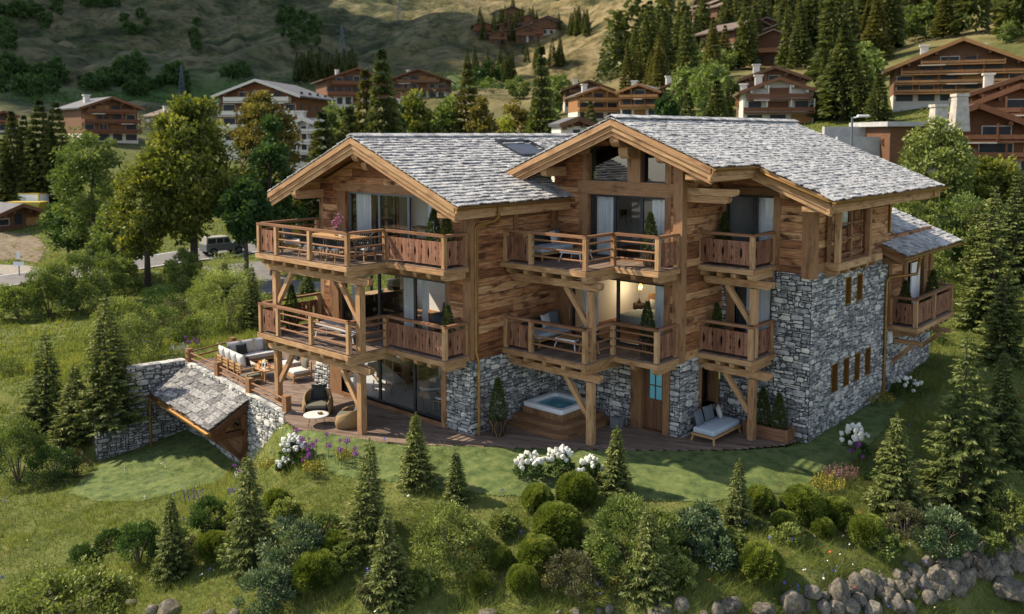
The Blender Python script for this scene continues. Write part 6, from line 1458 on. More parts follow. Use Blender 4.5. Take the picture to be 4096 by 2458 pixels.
shrub(45, 1165, 75, 155, 'leafmid', 'large loose shrub at the left edge', 3600, .085, .4, .55, 60, t0=.3); shrub(128, 1165, 60, 95, 'leafdark', 'dark green shrub left of the stone wall foot', 2600, .07, .3, .5)
shrub(180, 1145, 40, 60, 'leafolive', 'pale twiggy shrub beside the stone wall foot', 1200, .05, .7, .5)
shrub(550, 800, 72, 118, 'leafpale', 'tall pale shrub left of the lower balcony', 3600, .10, .7, .55, 80); shrub(545, 725, 85, 110, 'leafpale', 'wide pale shrub behind the small dark spruce on the meadow', 3200, .11, .7, .55, 80)
shrub(392, 775, 52, 68, 'leafdark', 'rounded dark green shrub on the near meadow', 2400, .08, .2, .5); shrub(425, 815, 45, 70, 'leafolive', 'grey green shrub on the meadow behind the terrace', 1800, .08, .5, .5)
shrub(300, 890, 70, 130, 'leafpale', 'loose yellow green shrub behind the taller left spruce', 3000, .09, .9, .55, 80); shrub(378, 850, 62, 88, 'leafmid', 'soft green shrub behind the terrace flowers', 2400, .08, .4, .5); shrub(480, 830, 45, 55, 'leafmid', 'low green shrub left of the terrace sofa', 1500, .08, .4, .5)
for x, yb, hw, hh, lab in ((45, 770, 62, 90, 'left end bush of the hedge row along the road'), (120, 765, 66, 130, 'second bush of the roadside hedge row'), (185, 755, 72, 165, 'tallest bush of the roadside hedge row'), (248, 735, 55, 130, 'fourth bush of the roadside hedge row'), (298, 710, 38, 95, 'right end bush of the roadside hedge row'), (440, 702, 48, 105, 'upright willow bush in front of the parked jeep')):
    shrub(x, yb, hw, hh, 'leafmid', lab, 3600, .17, .35, .5, 60, t0=.56)
shrub(12, 905, 40, 48, 'leafmid', 'small round bush alone on the left meadow', 1000, .08, .3, .5)
shrub(2215, 560, 70, 230, 'leafpale', 'tall pale green bush rising behind the annex roof', 3600, .16, .6, .55, 80, dist=48); shrub(2270, 700, 60, 150, 'leafpale', 'pale conifer-like bush behind the annex balcony', 2600, .12, .5, .4, 60, dist=44)
shrub(2340, 640, 75, 170, 'leafmid', 'green bush right of the annex', 2600, .14, .4, .55, 60, dist=50)
shrub(2250, 830, 45, 60, 'leafdark', 'dark bush under the annex balcony', 1200, .08, .3, .5, dist=39)
for x, yb, hw, hh, m_, lab in ((575, 1250, 40, 55, 'leafpale', 'pale rounded shrub at the foot of the tall left spruce'), (840, 1360, 40, 60, 'leafmid', 'green shrub between the thin spruce and the big lower pine ball'), (905, 1440, 38, 45, 'leafolive', 'small grey shrub at the bottom beside the lowest spruce'), (1010, 1420, 40, 50, 'leafmid', 'low green shrub between the lowest spruce and the feathery shrub'), (1215, 1280, 36, 45, 'leafpale', 'pale green shrub above the shaded pine ball'), (1445, 1330, 36, 60, 'leafmid', 'green shrub filling the gap left of the largest shrub'), (1640, 1400, 46, 55, 'leafpale', 'yellow green shrub right of the broad spruce base'), (1770, 1330, 36, 48, 'leafmid', 'low green shrub below the slender spruce'), (1900, 1300, 40, 40, 'leafpale', 'pale low shrub in front of the right pine balls'), (2130, 1330, 44, 52, 'leafmid', 'green shrub above the boulders left of the variegated one'), (560, 1350, 36, 44, 'leafmid', 'low green shrub right of the pine ball at the lower left'), (470, 1340, 30, 40, 'leafolive', 'grey green shrub at the foot of the dark lower left spruce'), (690, 1250, 36, 44, 'leafpale', 'pale shrub below the small pine ball near the left spruce'), (2390, 1330, 40, 50, 'leafmid', 'green shrub on top of the right stone bank')):
    shrub(x, yb, hw, hh, m_, lab, 1900, .07, .45, .5, 40, t0=.5)
# ---- hydrangeas
def hydrangea(x, yb, hw, hh, lab, heads=26):
    p = at(x, yb); rw, h = px2m(p, hw)*.98, px2m(p, hh)*1.12; heads = int(heads*1.1); sd = int(x); rg = random.Random(sd)
    lm = bush_mesh('leaves', rw*.92, rw*.85, h*.82, sd, n=900, size=.085, mat='leafdark', clumps=22, asp=.6); b = MB()
    for k in range(heads):
        a = rg.uniform(0, 6.28); q = rg.random()**.6; zz = h*(.42+.5*math.sqrt(max(0, 1-q*q))*rg.uniform(.75, 1.05)); c = V3(rw*q*math.cos(a), rw*.9*q*math.sin(a), zz); s = rg.uniform(.055, .095)*(.7+.35*h); out = unit(V3(math.cos(a)*q, math.sin(a)*q, .8)); e1 = unit(np.cross(out, V3(.3, .1, .9))); e2 = np.cross(out, e1); V = []; F = []; n = 8
        for j, (r_, z_) in enumerate(((.25, -.7), (.85, -.45), (1.0, 0), (.75, .55), (.35, 1.0), (.05, 1.2))):
            for i in range(n): t_ = 6.283*i/n; rr = s*r_*rg.uniform(.82, 1.18); V.append(c+e1*rr*math.cos(t_)+e2*rr*math.sin(t_)+out*s*z_*1.1)
        for j in range(5):
            for i in range(n): F.append((j*n+i, j*n+(i+1) % n, (j+1)*n+(i+1) % n, (j+1)*n+i))
        b.mesh(V, F, rg.random(), 0, False)
    o = b.build('blossoms', 'whitebloom'); me = o.data; bpy.data.objects.remove(o)
    plant('hydrangea', p, [('leaves', lm), ('blossoms', me)], lab, 'hydrangea', 'white flowering hydrangeas', rz=0)
hydrangea(1280, 1158, 38, 62, 'left one of three white hydrangeas on the front lawn edge'); hydrangea(1353, 1150, 36, 68, 'middle one of three white hydrangeas, the tallest'); hydrangea(1425, 1165, 30, 60, 'right one of three white hydrangeas beside the dense spruce', 20)
hydrangea(708, 1115, 32, 62, 'white hydrangea at the corner of the terrace wall'); hydrangea(688, 1135, 22, 28, 'small low white hydrangea below the terrace wall corner', 12); hydrangea(2063, 1108, 34, 82, 'tall white hydrangea on the right lawn edge', 30); hydrangea(2190, 960, 40, 46, 'white hydrangea at the foot of the long side wall')
# ---- flowers
bmod = __import__('bmesh')
def allium_mesh(h, r, seed):
    b = MB(); b.tube([V3(0, 0, -.05), V3(.02, 0, h*.5), V3(.0, .02, h)], .008, 4, mat=1); rg = np.random.default_rng(seed)
    for k in range(70): d = unit(rg.normal(size=3)); c = V3(0, .02, h)+d*r*.55; w_ = unit(np.cross(d, rg.normal(size=3))); b.face([c, c+d*r*.3+w_*r*.16, c+d*r*.5, c+d*r*.3-w_*r*.16], tint=rg.random())
    b.lathe([(r*.3*math.sin(q), h-r*.6*math.cos(q)) for q in np.linspace(.2, 2.9, 5)], (0, .02, 0), 7)
    o = b.build('allium', ['purple', 'stem']); me = o.data; bpy.data.objects.remove(o); return me
am = [allium_mesh(.5, .10, 1), allium_mesh(.6, .085, 2), allium_mesh(.42, .075, 3)]
for k, (x, y, n, sx, sy, lab) in enumerate(((738, 1108, 22, 32, 30, 'purple allium ball in the flower patch below the terrace corner'), (835, 1110, 5, 40, 30, 'purple allium ball near the thin spruce on the lawn edge'), (350, 832, 7, 18, 8, 'purple allium ball behind the terrace wall on the left'), (475, 832, 8, 22, 8, 'purple allium ball behind the terrace lounge'), (1425, 1140, 6, 14, 10, 'purple allium ball between the hydrangeas'), (2068, 1110, 5, 14, 8, 'purple allium ball under the tall right hydrangea'), (580, 1150, 4, 14, 10, 'purple allium ball by the sunken lawn'))):
    for i in range(n):
        p = at(x+random.gauss(0, sx*.55), y+random.gauss(0, sy*.55)+12); o = link('allium', am[i % 3], None, p, random.uniform(0, 6)); s_ = random.uniform(.65, 1.15); o.scale = (s_,)*3; tag(o, lab, 'flower', ['alliums below the terrace corner', 'alliums near the thin spruce', 'alliums behind the terrace wall', 'alliums behind the lounge', 'alliums between the hydrangeas', 'alliums under the right hydrangea', 'alliums by the sunken lawn'][k])
def spike_clump(x, y, w, hpx, mat, lab, n=22, nm='flower_clump', stemm='stem', cat='flowers'):
    p = at(x, y); rw, h = px2m(p, w), px2m(p, hpx); rg = np.random.default_rng(int(x*3+y)); b = MB()
    for k in range(n):
        a = rg.random()*6.28; q = rg.random()**.5*rw; c = V3(q*math.cos(a), q*math.sin(a), 0); tip = c*1.25+V3(0, 0, h*rg.uniform(.7, 1.1)); b.tube([c, tip], .005, 3, mat=1)
        for j in range(12): s = .5+.5*j/12; d = unit(rg.normal(size=3)+V3(0, 0, .6)); c2 = c+(tip-c)*s; w_ = unit(np.cross(d, rg.normal(size=3)))*.014; b.face([c2, c2+d*.025+w_, c2+d*.05, c2+d*.025-w_], tint=rg.random())
    o = b.build(nm, [mat, stemm]); o.location = p; tag(o, lab, cat)
spike_clump(470, 1215, 22, 34, 'violet', 'violet sage spikes at the near edge of the sunken lawn', 16); spike_clump(568, 1212, 18, 36, 'violet', 'violet sage spikes beside the tall left spruce', 18)
spike_clump(760, 1150, 24, 40, 'yellowbloom', 'grassy clump with yellow blooms below the terrace flowers', 46); spike_clump(832, 1120, 22, 36, 'yellowbloom', 'yellow flowering tuft left of the thin spruce', 40); spike_clump(640, 1135, 22, 24, 'yellowbloom', 'low yellow flowers at the foot of the retaining wall', 40)
spike_clump(2000, 1195, 32, 46, 'yellowbloom', 'spreading tuft with yellow blooms on the right bank', 60); spike_clump(2110, 975, 40, 26, 'yellowbloom', 'yellow flower clump along the long side wall', 60); spike_clump(1325, 1418, 24, 32, 'yellowbloom', 'golden low flowering cushion near the bottom stones', 60)
spike_clump(2028, 1160, 34, 34, 'heather', 'pink heather on the right lawn edge', 80); spike_clump(1420, 1172, 26, 26, 'heather', 'pink heather in front of the right hydrangea', 60); spike_clump(1372, 1192, 14, 20, 'heather', 'pink heather between the two top pine balls', 36); spike_clump(600, 1165, 26, 34, 'whitebloom', 'airy white flowers by the right end of the retaining wall', 50); spike_clump(430, 855, 22, 22, 'whitebloom', 'pale flowering cushion on the grass behind the stone wall', 40)
# ------------------------------------------------------------------ lawns, grass, wild flowers, boulders
LAWN1 = [(-3.0, -.62), (-1.67, -.86), (-.07, -.50), (1.54, .43), (2.8, 1.22), (4.9, 2.86), (6.9, 4.46), (8.65, 5.96), (9.9, 7.2), (10.95, 8.7), (11.3, 9.4), (11.35, 16), (12.2, 16), (12.7, 12), (12.9, 8.9), (12.2, 5.7), (11.0, 3.7), (8.6, 1.9), (6.5, .1), (5, -.6), (3.4, -1.25), (1.5, -1.75), (-.2, -1.65), (-1.8, -1.45)]
LAWN2 = [at(x, y)[:2] for x, y in ((250, 1117), (210, 1151), (163, 1192), (230, 1212), (329, 1214), (427, 1190), (526, 1166), (560, 1130))]+[(-5.6, .1), (-12.85, .95)]
M['lawn'] = surf('mown_lawn', [(.035, .058, .016), (.085, .118, .034), (.145, .165, .055)], coord='Object', nscale=3.0, detail=8, tw=0.0, rough=1, bump=.12, contrast=1.3)
def drape(name, poly, mat, up=.02, step=.07):
    xs = [p[0] for p in poly]; ys = [p[1] for p in poly]
    gx_, gy_ = np.meshgrid(np.arange(min(xs), max(xs)+step, step), np.arange(min(ys), max(ys)+step, step)); r, c = gx_.shape
    cx, cy2 = gx_[:-1, :-1]+step/2, gy_[:-1, :-1]+step/2; k = inside(poly, cx, cy2)
    i, j = np.nonzero(k); q = i*c+j; V = np.stack([gx_, gy_, H(gx_, gy_)+up], -1).reshape(-1, 3); F = np.stack([q, q+1, q+c+1, q+c], -1)
    return link(name, mesh_np(name, V, F, None, [mat], smooth=True))
tag(drape('lawn', LAWN1, 'lawn'), 'mown lawn curving along the front of the deck', 'lawn', kind='structure')
tag(drape('lawn', LAWN2, 'lawn'), 'mown sunken lawn below the retaining wall', 'lawn', kind='structure')
M['grass'] = leaf('long_meadow_grass', [(.058, .082, .018), (.125, .165, .036), (.205, .235, .062), (.30, .30, .105)], .45, [0, .35, .7, 1], gloss=.0)
M['lawnblade'] = leaf('short_lawn_grass', [(.060, .090, .022), (.125, .168, .045), (.205, .24, .078)], .42, gloss=.0)
HOUSE = [(-5.7, 2.5), (2.95, 2.5), (2.95, 6.8), (8.15, 6.8), (8.15, 9.4), (11.35, 9.4), (11.35, 21.5), (-5.7, 21.5)]
def blades(name, n, rmin, rmax, hgt, wid, mat, keep, seed, lean=.5, tbase=.45):
    rg = np.random.default_rng(seed); d = rmin*(rmax/rmin)**rg.random(n); a = np.radians(rg.uniform(-33, 33, n))
    x = CAM[0]+d*(np.cos(a)*FH[0]+np.sin(a)*RH[0]); y = CAM[1]+d*(np.cos(a)*FH[1]+np.sin(a)*RH[1]); k = keep(x, y); x, y, d = x[k], y[k], d[k]; n = len(x)
    z = H(x, y); pat = fbm(x/1.3, y/1.3, 31, 4); big = fbm(x/5, y/5, 37, 2)
    h = hgt*rg.uniform(.45, 1.25, n)*np.clip(1+1.5*pat+.5*big, .35, 2.2); th = rg.random(n)*6.28; w = wid*np.maximum(1, d/24)*rg.uniform(.7, 1.3, n)
    side = np.stack([np.cos(th), np.sin(th), 0*th], -1)*w[:, None]*.5; ln = rg.normal(size=(n, 2))*lean*h[:, None]; ln += np.array([.25, .10])*h[:, None]*lean
    base = np.stack([x, y, z-.01], -1); tip = base+np.stack([ln[:, 0], ln[:, 1], h], -1)
    V = np.stack([base-side, base+side, tip], 1).reshape(-1, 3); F = np.arange(3*n).reshape(n, 3)
    T = np.clip(tbase+.55*pat+.35*big+rg.normal(size=n)*.16, 0, 1); o = link(name, mesh_np(name, V, F, T, [mat])); return o
RP = [at(x, y) for x, y in ((-120, 702), (0, 682), (90, 671), (210, 657), (330, 640), (440, 622), (530, 612), (600, 598), (650, 580))]
DP = [at(x, y) for x, y in ((560, 640), (640, 690), (720, 700), (800, 690))]; GP = [at(x, y) for x, y in ((-40, 650), (30, 652), (85, 662))]
def nearline(P, x, y, w):
    k = np.zeros(np.shape(x), bool)
    for a, c in zip(P, P[1:]):
        dx, dy = c[0]-a[0], c[1]-a[1]; t = np.clip(((x-a[0])*dx+(y-a[1])*dy)/(dx*dx+dy*dy), 0, 1); k |= np.hypot(x-a[0]-t*dx, y-a[1]-t*dy) < w
    return k
EARTH = [at(x, y)[:2] for x, y in ((-60, 566), (30, 562), (88, 572), (112, 600), (92, 636), (30, 628), (-60, 632))]
M['earth'] = surf('bare_brown_earth', [(.07, .052, .032), (.16, .125, .08), (.24, .20, .135)], coord='Object', nscale=1.6, detail=9, tw=0, rough=1, bump=.5)
wall_zone = lambda x, y: inside([(-14.0, -2.6), (-13.2, -2.5), (-12.75, .95), (-3.4, -.25), (-3.2, .1), (-12.8, 1.6), (-13.4, 1.2)], x, y)
built = lambda x, y: inside(HOUSE, x, y) | inside(DECK, x, y) | wall_zone(x, y) | nearline(RP, x, y, 3.4) | nearline(DP, x, y, 2.9) | nearline(GP, x, y, 1.8) | (inside(EARTH, x, y) & (fbm(x/1.5, y/1.5, 91, 3) < .12))
tag(drape('earth_bank', EARTH, 'earth', .04, .3), 'bare brown earth bank above the road on the left', 'ground', kind='structure')
mead = blades('meadow_grass', 330000, 14, 62, .235, .014, 'grass', lambda x, y: ~(built(x, y) | inside(LAWN1, x, y) | inside(LAWN2, x, y)), 5, lean=.55)
tag(mead, 'long wild meadow grass on the bank and field', 'grass', kind='stuff')
lg = blades('lawn_grass', 420000, 18, 42, .055, .012, 'lawnblade', lambda x, y: (inside(LAWN1, x, y) | inside(LAWN2, x, y)) & ~built(x, y), 6, lean=.5)
mf = blades('field_grass', 190000, 46, 150, .24, .03, 'grass', lambda x, y: ~built(x, y), 15, lean=.5, tbase=.42); tag(mf, 'long grass of the farther meadow', 'grass', kind='stuff')
tag(lg, 'short mown grass blades of the two lawns', 'grass', kind='stuff')
# small wild flowers in the grass: too many to count
def wild(n, seed):
    rg = np.random.default_rng(seed); d = 15*(55/15)**rg.random(n); a = np.radians(rg.uniform(-32, 32, n)); x = CAM[0]+d*(np.cos(a)*FH[0]+np.sin(a)*RH[0]); y = CAM[1]+d*(np.cos(a)*FH[1]+np.sin(a)*RH[1])
    c = fbm(x/2.5, y/2.5, 77, 3); k = ~(built(x, y) | inside(LAWN1, x, y) | (inside(LAWN2, x, y) & (rg.random(n) < .5))) & (c > .05); x, y = x[k], y[k]; n = len(x); l2 = inside(LAWN2, x, y)
    mi = np.where(l2, 2, rg.choice(5, n, p=[.17, .40, .24, .09, .10])); z = H(x, y)+np.where(l2, .07, rg.uniform(.16, .30, n)); r = np.where(l2, .03, rg.uniform(.016, .034, n))
    V = []; F = []; MI = []; q = 0; off = np.array([[1, 0, 0], [.3, .95, .2], [-.8, .6, 0], [-.8, -.6, .2], [.3, -.95, 0]])
    m = np.where(mi == 1, 4, 2)
    for i in range(n):
        for j in range(m[i]):
            c0 = np.array([x[i], y[i], z[i]])+(rg.normal(size=3)*[.03, .03, .05] if j else 0); t = nrm(rg.normal(size=(1, 3))+[0, 0, .9])[0]; e = unit(np.cross(t, [0, .3, 1])); g = np.cross(t, e)
            V += [c0+(e*o[0]+g*o[1]+t*o[2]*.5)*r[i] for o in off]; F.append([q, q+1, q+2, q+3, q+4]); q += 5; MI.append(mi[i])
    return link('wildflowers', mesh_np('wildflowers', np.array(V), np.array(F), np.full(len(F), .5), ['redbloom', 'bluebloom', 'whitebloom', 'yellowbloom', 'heather'], MI))
tag(wild(2600, 9), 'scattered red blue white and yellow wild flowers in the grass', 'wild flowers', kind='stuff')
# ---- boulders of the stream bank
M['boulder'] = surf('lichen_grey_boulder', [(.030, .025, .019), (.092, .080, .064), (.17, .152, .125), (.28, .255, .21)], coord='Object', nscale=2.6, detail=10, tw=.35, rough=.95, bump=.8, contrast=1.5, stain=(.075, .075, .03), sscale=(2.2, 2.2, 2.2), samt=(.56, .72))
bm_ = __import__('bmesh')
def boulder_mesh(seed):
    b = bm_.new(); bm_.ops.create_icosphere(b, subdivisions=4, radius=1); rg = random.Random(seed); pl = [(unit(rng.normal(size=3)), rg.uniform(.62, .9)) for _ in range(9)]
    for v in b.verts:
        c = np.array(v.co)
        for n_, d_ in pl:
            s = c @ n_
            if s > d_: c = c-n_*(s-d_)*.85
        k = 1+.10*mnoise.noise(Vector(c*1.6)+Vector((seed*3, 0, 0)))+.05*mnoise.noise(Vector(c*4.5)+Vector((0, seed, 0))); v.co = Vector(c*k)
    me = bpy.data.meshes.new('boulder'); b.to_mesh(me); b.free(); me.materials.append(M['boulder']); me.polygons.foreach_set('use_smooth', [True]*len(me.polygons)); a = me.attributes.new('tint', 'FLOAT', 'FACE'); a.data.foreach_set('value', np.full(len(me.polygons), rg.random(), 'f')); return me
bms = [boulder_mesh(s) for s in range(10)]
def b1(x, y): return 1811+x*.3083, 1026+y*.3083
def b2(x, y): return 1147+x*.288, 1056.6+y*.288
def b3(x, y): return x*.3288, 996+y*.3288
BL = [(*b1(x, y), w*.3083, h*.3083) for x, y, w, h in ((330, 1380, 78, 105), (430, 1410, 42, 62), (492, 1310, 62, 60), (590, 1335, 34, 30), (700, 1290, 76, 112), (820, 1235, 62, 78), (930, 1190, 66, 66), (922, 1285, 50, 66), (1160, 1175, 62, 48), (1090, 1250, 46, 46), (1290, 1140, 62, 50), (1270, 1232, 56, 56), (1362, 1235, 52, 62), (1200, 1295, 62, 52), (1080, 1315, 70, 60), (1150, 1390, 70, 66), (960, 1440, 74, 66), (1385, 1072, 38, 52), (1440, 1165, 70, 82), (1555, 1200, 78, 76), (1700, 1200, 64, 98), (1800, 1090, 74, 82), (1820, 975, 56, 72), (1880, 1150, 66, 62), (1965, 945, 82, 62), (1960, 1060, 70, 70), (1985, 1155, 60, 60), (2100, 960, 76, 88), (2110, 1090, 66, 66), (670, 1430, 60, 62), (575, 1430, 56, 60), (105, 1450, 86, 62), (1610, 1105, 58, 60), (1505, 1085, 52, 50), (1690, 1045, 56, 52), (1390, 1345, 60, 56), (1240, 1430, 50, 60), (1215, 1085, 26, 22), (1500, 1310, 70, 60), (1640, 1290, 60, 50), (850, 1360, 60, 50), (2060, 1040, 50, 50), (780, 1420, 70, 60), (2140, 1010, 60, 70))]
BL += [(*b2(x, y), w*.288, h*.288) for x, y, w, h in ((1560, 1440, 118, 46), (1730, 1395, 62, 58), (1130, 1435, 42, 46), (1040, 1455, 34, 24), (850, 1462, 52, 30), (710, 1470, 30, 22), (110, 1472, 74, 30), (2140, 1405, 92, 62), (2035, 1440, 56, 60), (1920, 1480, 46, 26))]
BL += [(*b3(x, y), w*.3288, h*.3288) for x, y, w, h in ((1240, 1445, 92, 50), (1120, 1458, 42, 44), (850, 1392, 46, 22), (960, 1397, 44, 22), (1540, 1476, 50, 26), (1720, 1470, 36, 22), (370, 1320, 44, 28))]
for i in range(78):
    t_ = random.random(); BL.append((1990+480*t_+random.uniform(-8, 8), 1466-108*t_**1.1-random.uniform(-12, 40), random.uniform(10, 19), random.uniform(8, 17)))
for i, (x, y, w, h) in enumerate(BL):
    p = at(x, min(y+h*.55, 1500)); sx, sz = px2m(p, w)*1.2, px2m(p, h)*1.15; o = link('boulder', bms[i % 10], None, (p[0], p[1], p[2]+sz*.35)); o.scale = (sx, sx*random.uniform(.75, 1.0), sz); o.rotation_euler = (random.uniform(-.25, .25), random.uniform(-.25, .25), random.uniform(0, 6.28))
    tag(o, 'boulder in the rough stone bank along the stream below the garden', 'boulder', 'boulders along the stream')
o = link('boulder', bms[3], None, None); p = at(*b1(2040, 1335)); o.location = (p[0], p[1], p[2]+.12); o.scale = (.5, .4, .32); tag(o, 'lone pale boulder on the far bank at the bottom right corner', 'boulder')
m_, N_, L_, P_ = _new('dark_stream_water'); P_.inputs['Base Color'].default_value = (.010, .011, .010, 1); P_.inputs['Roughness'].default_value = .12; M['stream'] = m_
b = MB(); P = [(10.4, -4.6), (12.4, -2.6), (14.3, -1.0), (15.9, 2.1), (17.4, 5.4), (18.9, 8.3), (20.4, 11)]
for a, c in zip(P, P[1:]):
    e = unit(V3(*c, 0)-V3(*a, 0)); n_ = np.cross(e, Z)*1.1; b.face([V3(*a, -2.78)-n_, V3(*a, -2.78)+n_, V3(*c, -2.78)+n_, V3(*c, -2.78)-n_])
o = b.build('stream', 'stream'); tag(o, 'dark narrow stream below the boulders', 'water', kind='structure')
# ------------------------------------------------------------------ trees beyond the garden
def broad(x, yb, yt, hw, mat, lab, ycb=None, n=9000, size=.34, dist=None, cl=75, grp='broadleaf trees round the meadow', trunk=True, top=1.0):
    """ycb: lower end of the crown in the view"""
    p = at(x, yb) if dist is None else ondist(x, dist); dpt = depth(p)
    ztop = CAM[2]+dpt*(( CYP-yt*4096/2473)/FPX-math.tan(PITCH)); h = max(1.5, ztop-p[2]); rw = px2m(p, hw); z0 = h*.12 if ycb is None else max(.03*h, CAM[2]+dpt*((CYP-ycb*4096/2473)/FPX-math.tan(PITCH))-p[2])
    parts = [('crown', crown_mesh('crown', rw, rw*.9, h-z0, z0, int(x*5+yt), n=n, size=size, mat=mat, clumps=cl, top=top))]
    if trunk: parts.append(('trunk', trunk_mesh('trunk', h*.9, .02*h+.05, int(x), limbs=9, crownz=max(.2, z0/h), spread=.32)))
    plant('broadleaf_tree', (p[0], p[1], p[2]-.1), parts, lab, 'tree', grp, rz=0)
M['leaffresh'] = leaf('sunny_maple_leaf', [(.045, .062, .012), (.115, .14, .026), (.24, .25, .048), (.38, .36, .08)], .4, [0, .4, .72, 1])
broad(470, 690, 232, 112, 'leaffresh', 'largest bright green maple on the left', 575, 16000, .42, cl=120)
broad(232, 668, 296, 92, 'leafmid', 'slim grey green tree with slender trunk on the left', 620, 11000, .32, cl=95)
broad(357, 700, 362, 84, 'leaffresh', 'olive green tree with bare dark trunk in front of the maple', 600, 10000, .32, cl=80)
broad(640, 560, 198, 78, 'leafautumn', 'tall yellow brown larch coloured tree left of the gable', 480, 12000, .36, cl=95, dist=88)
broad(655, 560, 300, 70, 'leafdark', 'dark tree behind the left gable', None, 7000, .42, dist=80); broad(590, 600, 420, 58, 'leafdark', 'dark green tree between maple and chalet', 575, 7000, .38, dist=72)
broad(42, 470, 388, 40, 'leafmid', 'small round sunny tree above the white container', None, 2600, .3); broad(165, 620, 480, 62, 'leafdark', 'dark conifer-like tree left of the slim grey tree', None, 5000, .34)
broad(1008, 335, 222, 58, 'leaffresh', 'yellow green tree behind the left ridge', None, 5000, .5, dist=100); broad(1085, 335, 238, 45, 'leafmid', 'green tree right of the yellow one behind the left ridge', None, 4200, .5, dist=105); broad(830, 335, 225, 58, 'leafmid', 'green tree behind the left gable peak', None, 4600, .5, dist=98); broad(955, 330, 240, 36, 'leafdark', 'dark tree between spruce and yellow tree', None, 3400, .5, dist=96)
broad(1165, 330, 238, 42, 'leafautumn', 'yellowish tree left of the thin tall spruce', None, 4200, .45, dist=95); broad(1245, 330, 240, 46, 'leafautumn', 'golden tree between the two gables', None, 4200, .45, dist=98); broad(1225, 340, 298, 52, 'leafbright', 'vivid lime bush in the gap between the two roofs', None, 3600, .35, dist=72, trunk=False)
broad(1335, 335, 262, 38, 'leafmid', 'green tree left of the right ridge', None, 3200, .45, dist=92); broad(1290, 335, 275, 30, 'leaffresh', 'small fresh green tree beside the thin tall spruce', None, 2600, .4, dist=88); broad(1610, 300, 232, 30, 'leafdark', 'round dark tree beside the orange chalets', None, 2600, .5, dist=120)
broad(2262, 560, 292, 82, 'leafpale', 'tall pale birch in front of the red brown chalet', 520, 9500, .26, dist=55, cl=110); broad(2185, 520, 395, 50, 'leafpale', 'lower pale birch left of the tall one', None, 5200, .26, dist=52, cl=70); broad(2405, 560, 386, 78, 'leaffresh', 'rounded green tree below the red brown chalet', None, 7500, .3, dist=56)
broad(2320, 620, 470, 62, 'leafmid', 'green tree right of the pale birches', None, 5600, .28, dist=53); broad(2440, 760, 560, 55, 'leafdark', 'dark tree at the right edge below the rounded one', None, 4200, .28, dist=50)
# conifers: a few meshes shared by many copies
def far_conifer(seed, h=14, r=2.6, n=1500, size=1.1):
    rg = np.random.default_rng(seed); z = rg.random(n)**.85; a = rg.random(n)*6.28; lv = np.floor(z*15)/15+.03*rg.random(n); z = np.clip(.6*z+.4*lv, 0, 1); rr = r*(1-z)**.85*(.45+.55*rg.random(n)**.5)*(1+.25*np.sin(a*3+z*9+seed))
    c = np.stack([rr*np.cos(a)*.75, rr*np.sin(a)*.75, h*(.05+.94*z)], -1); u = nrm(np.stack([np.cos(a), np.sin(a), np.full(n, -.35)], -1)+rg.normal(size=(n, 3))*.3)
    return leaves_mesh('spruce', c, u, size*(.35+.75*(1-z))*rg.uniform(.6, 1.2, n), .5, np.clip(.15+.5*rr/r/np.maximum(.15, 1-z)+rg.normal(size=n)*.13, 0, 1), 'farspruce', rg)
M['farspruce'] = leaf('forest_spruce_needles', [(.014, .026, .010), (.042, .062, .020), (.10, .118, .032), (.17, .175, .05)], .25, [0, .35, .7, 1]); M['larch'] = leaf('larch_needles', [(.04, .045, .012), (.10, .10, .026), (.17, .16, .045)], .35)
midc = [far_conifer(30+i, 14, 2.9, 5200, .85) for i in range(3)]; lar = far_conifer(41, 14, 2.5, 4200, .8); lar.materials[0] = M['larch']
midt = trunk_mesh('trunk', 13.5, .28, 3); farc = [far_conifer(i, n=1900) for i in range(5)]
def conifer(x, yb, yt, lab, grp, dist=None, wide=1.0, me=None):
    p = at(x, yb) if dist is None else ondist(x, dist); dpt = depth(p); h = CAM[2]+dpt*((CYP-yt*4096/2473)/FPX-math.tan(PITCH))-p[2]; s = max(.15, h/14)
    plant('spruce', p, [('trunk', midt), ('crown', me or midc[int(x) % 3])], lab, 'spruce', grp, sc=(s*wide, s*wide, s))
for x, yb, yt, lab, d, wd in ((36, 486, 262, 'pointed dark spruce at the left edge', None, 1.1), (66, 486, 272, 'second spruce from the left edge', None, 1.0), (104, 488, 234, 'tallest spruce of the dark left group', None, 1.25), (143, 490, 240, 'right spruce of the dark left group', None, 1.2), (12, 484, 330, 'low spruce cut by the left edge', None, 1.3), (85, 486, 330, 'lower spruce in front of the dark left group', None, 1.2),
    (620, 560, 395, 'dark spruce left of the roof corner', 122, 1.3), (700, 560, 395, 'dark spruce right behind the roof corner', 126, 1.3), (925, 335, 112, 'tall spruce rising above the left ridge', 92, .95), (845, 335, 250, 'small spruce between the gable and the tall spruce', 92, 1.2), (780, 335, 262, 'small dark spruce behind the left gable slope', 92, 1.3), (1308, 330, 106, 'thin tall spruce between the two gables', 88, .75),
    (1660, 300, 222, 'left sunlit conifer above the right ridge', 95, 1.3), (1728, 305, 192, 'taller sunlit conifer above the right ridge', 95, 1.45), (1755, 300, 225, 'dark conifer beside the sunlit one above the right ridge', 99, 1.2), (2035, 292, 58, 'huge broad spruce on the lit slope', None, 1.5), (1992, 290, 120, 'spruce left of the huge broad one', None, 1.2), (2080, 292, 130, 'spruce right of the huge broad one', None, 1.2), (2120, 300, 170, 'low spruce near the big apartment chalet', None, 1.3)):
    conifer(x, yb, yt, lab, 'spruces behind the chalet', d, wd)
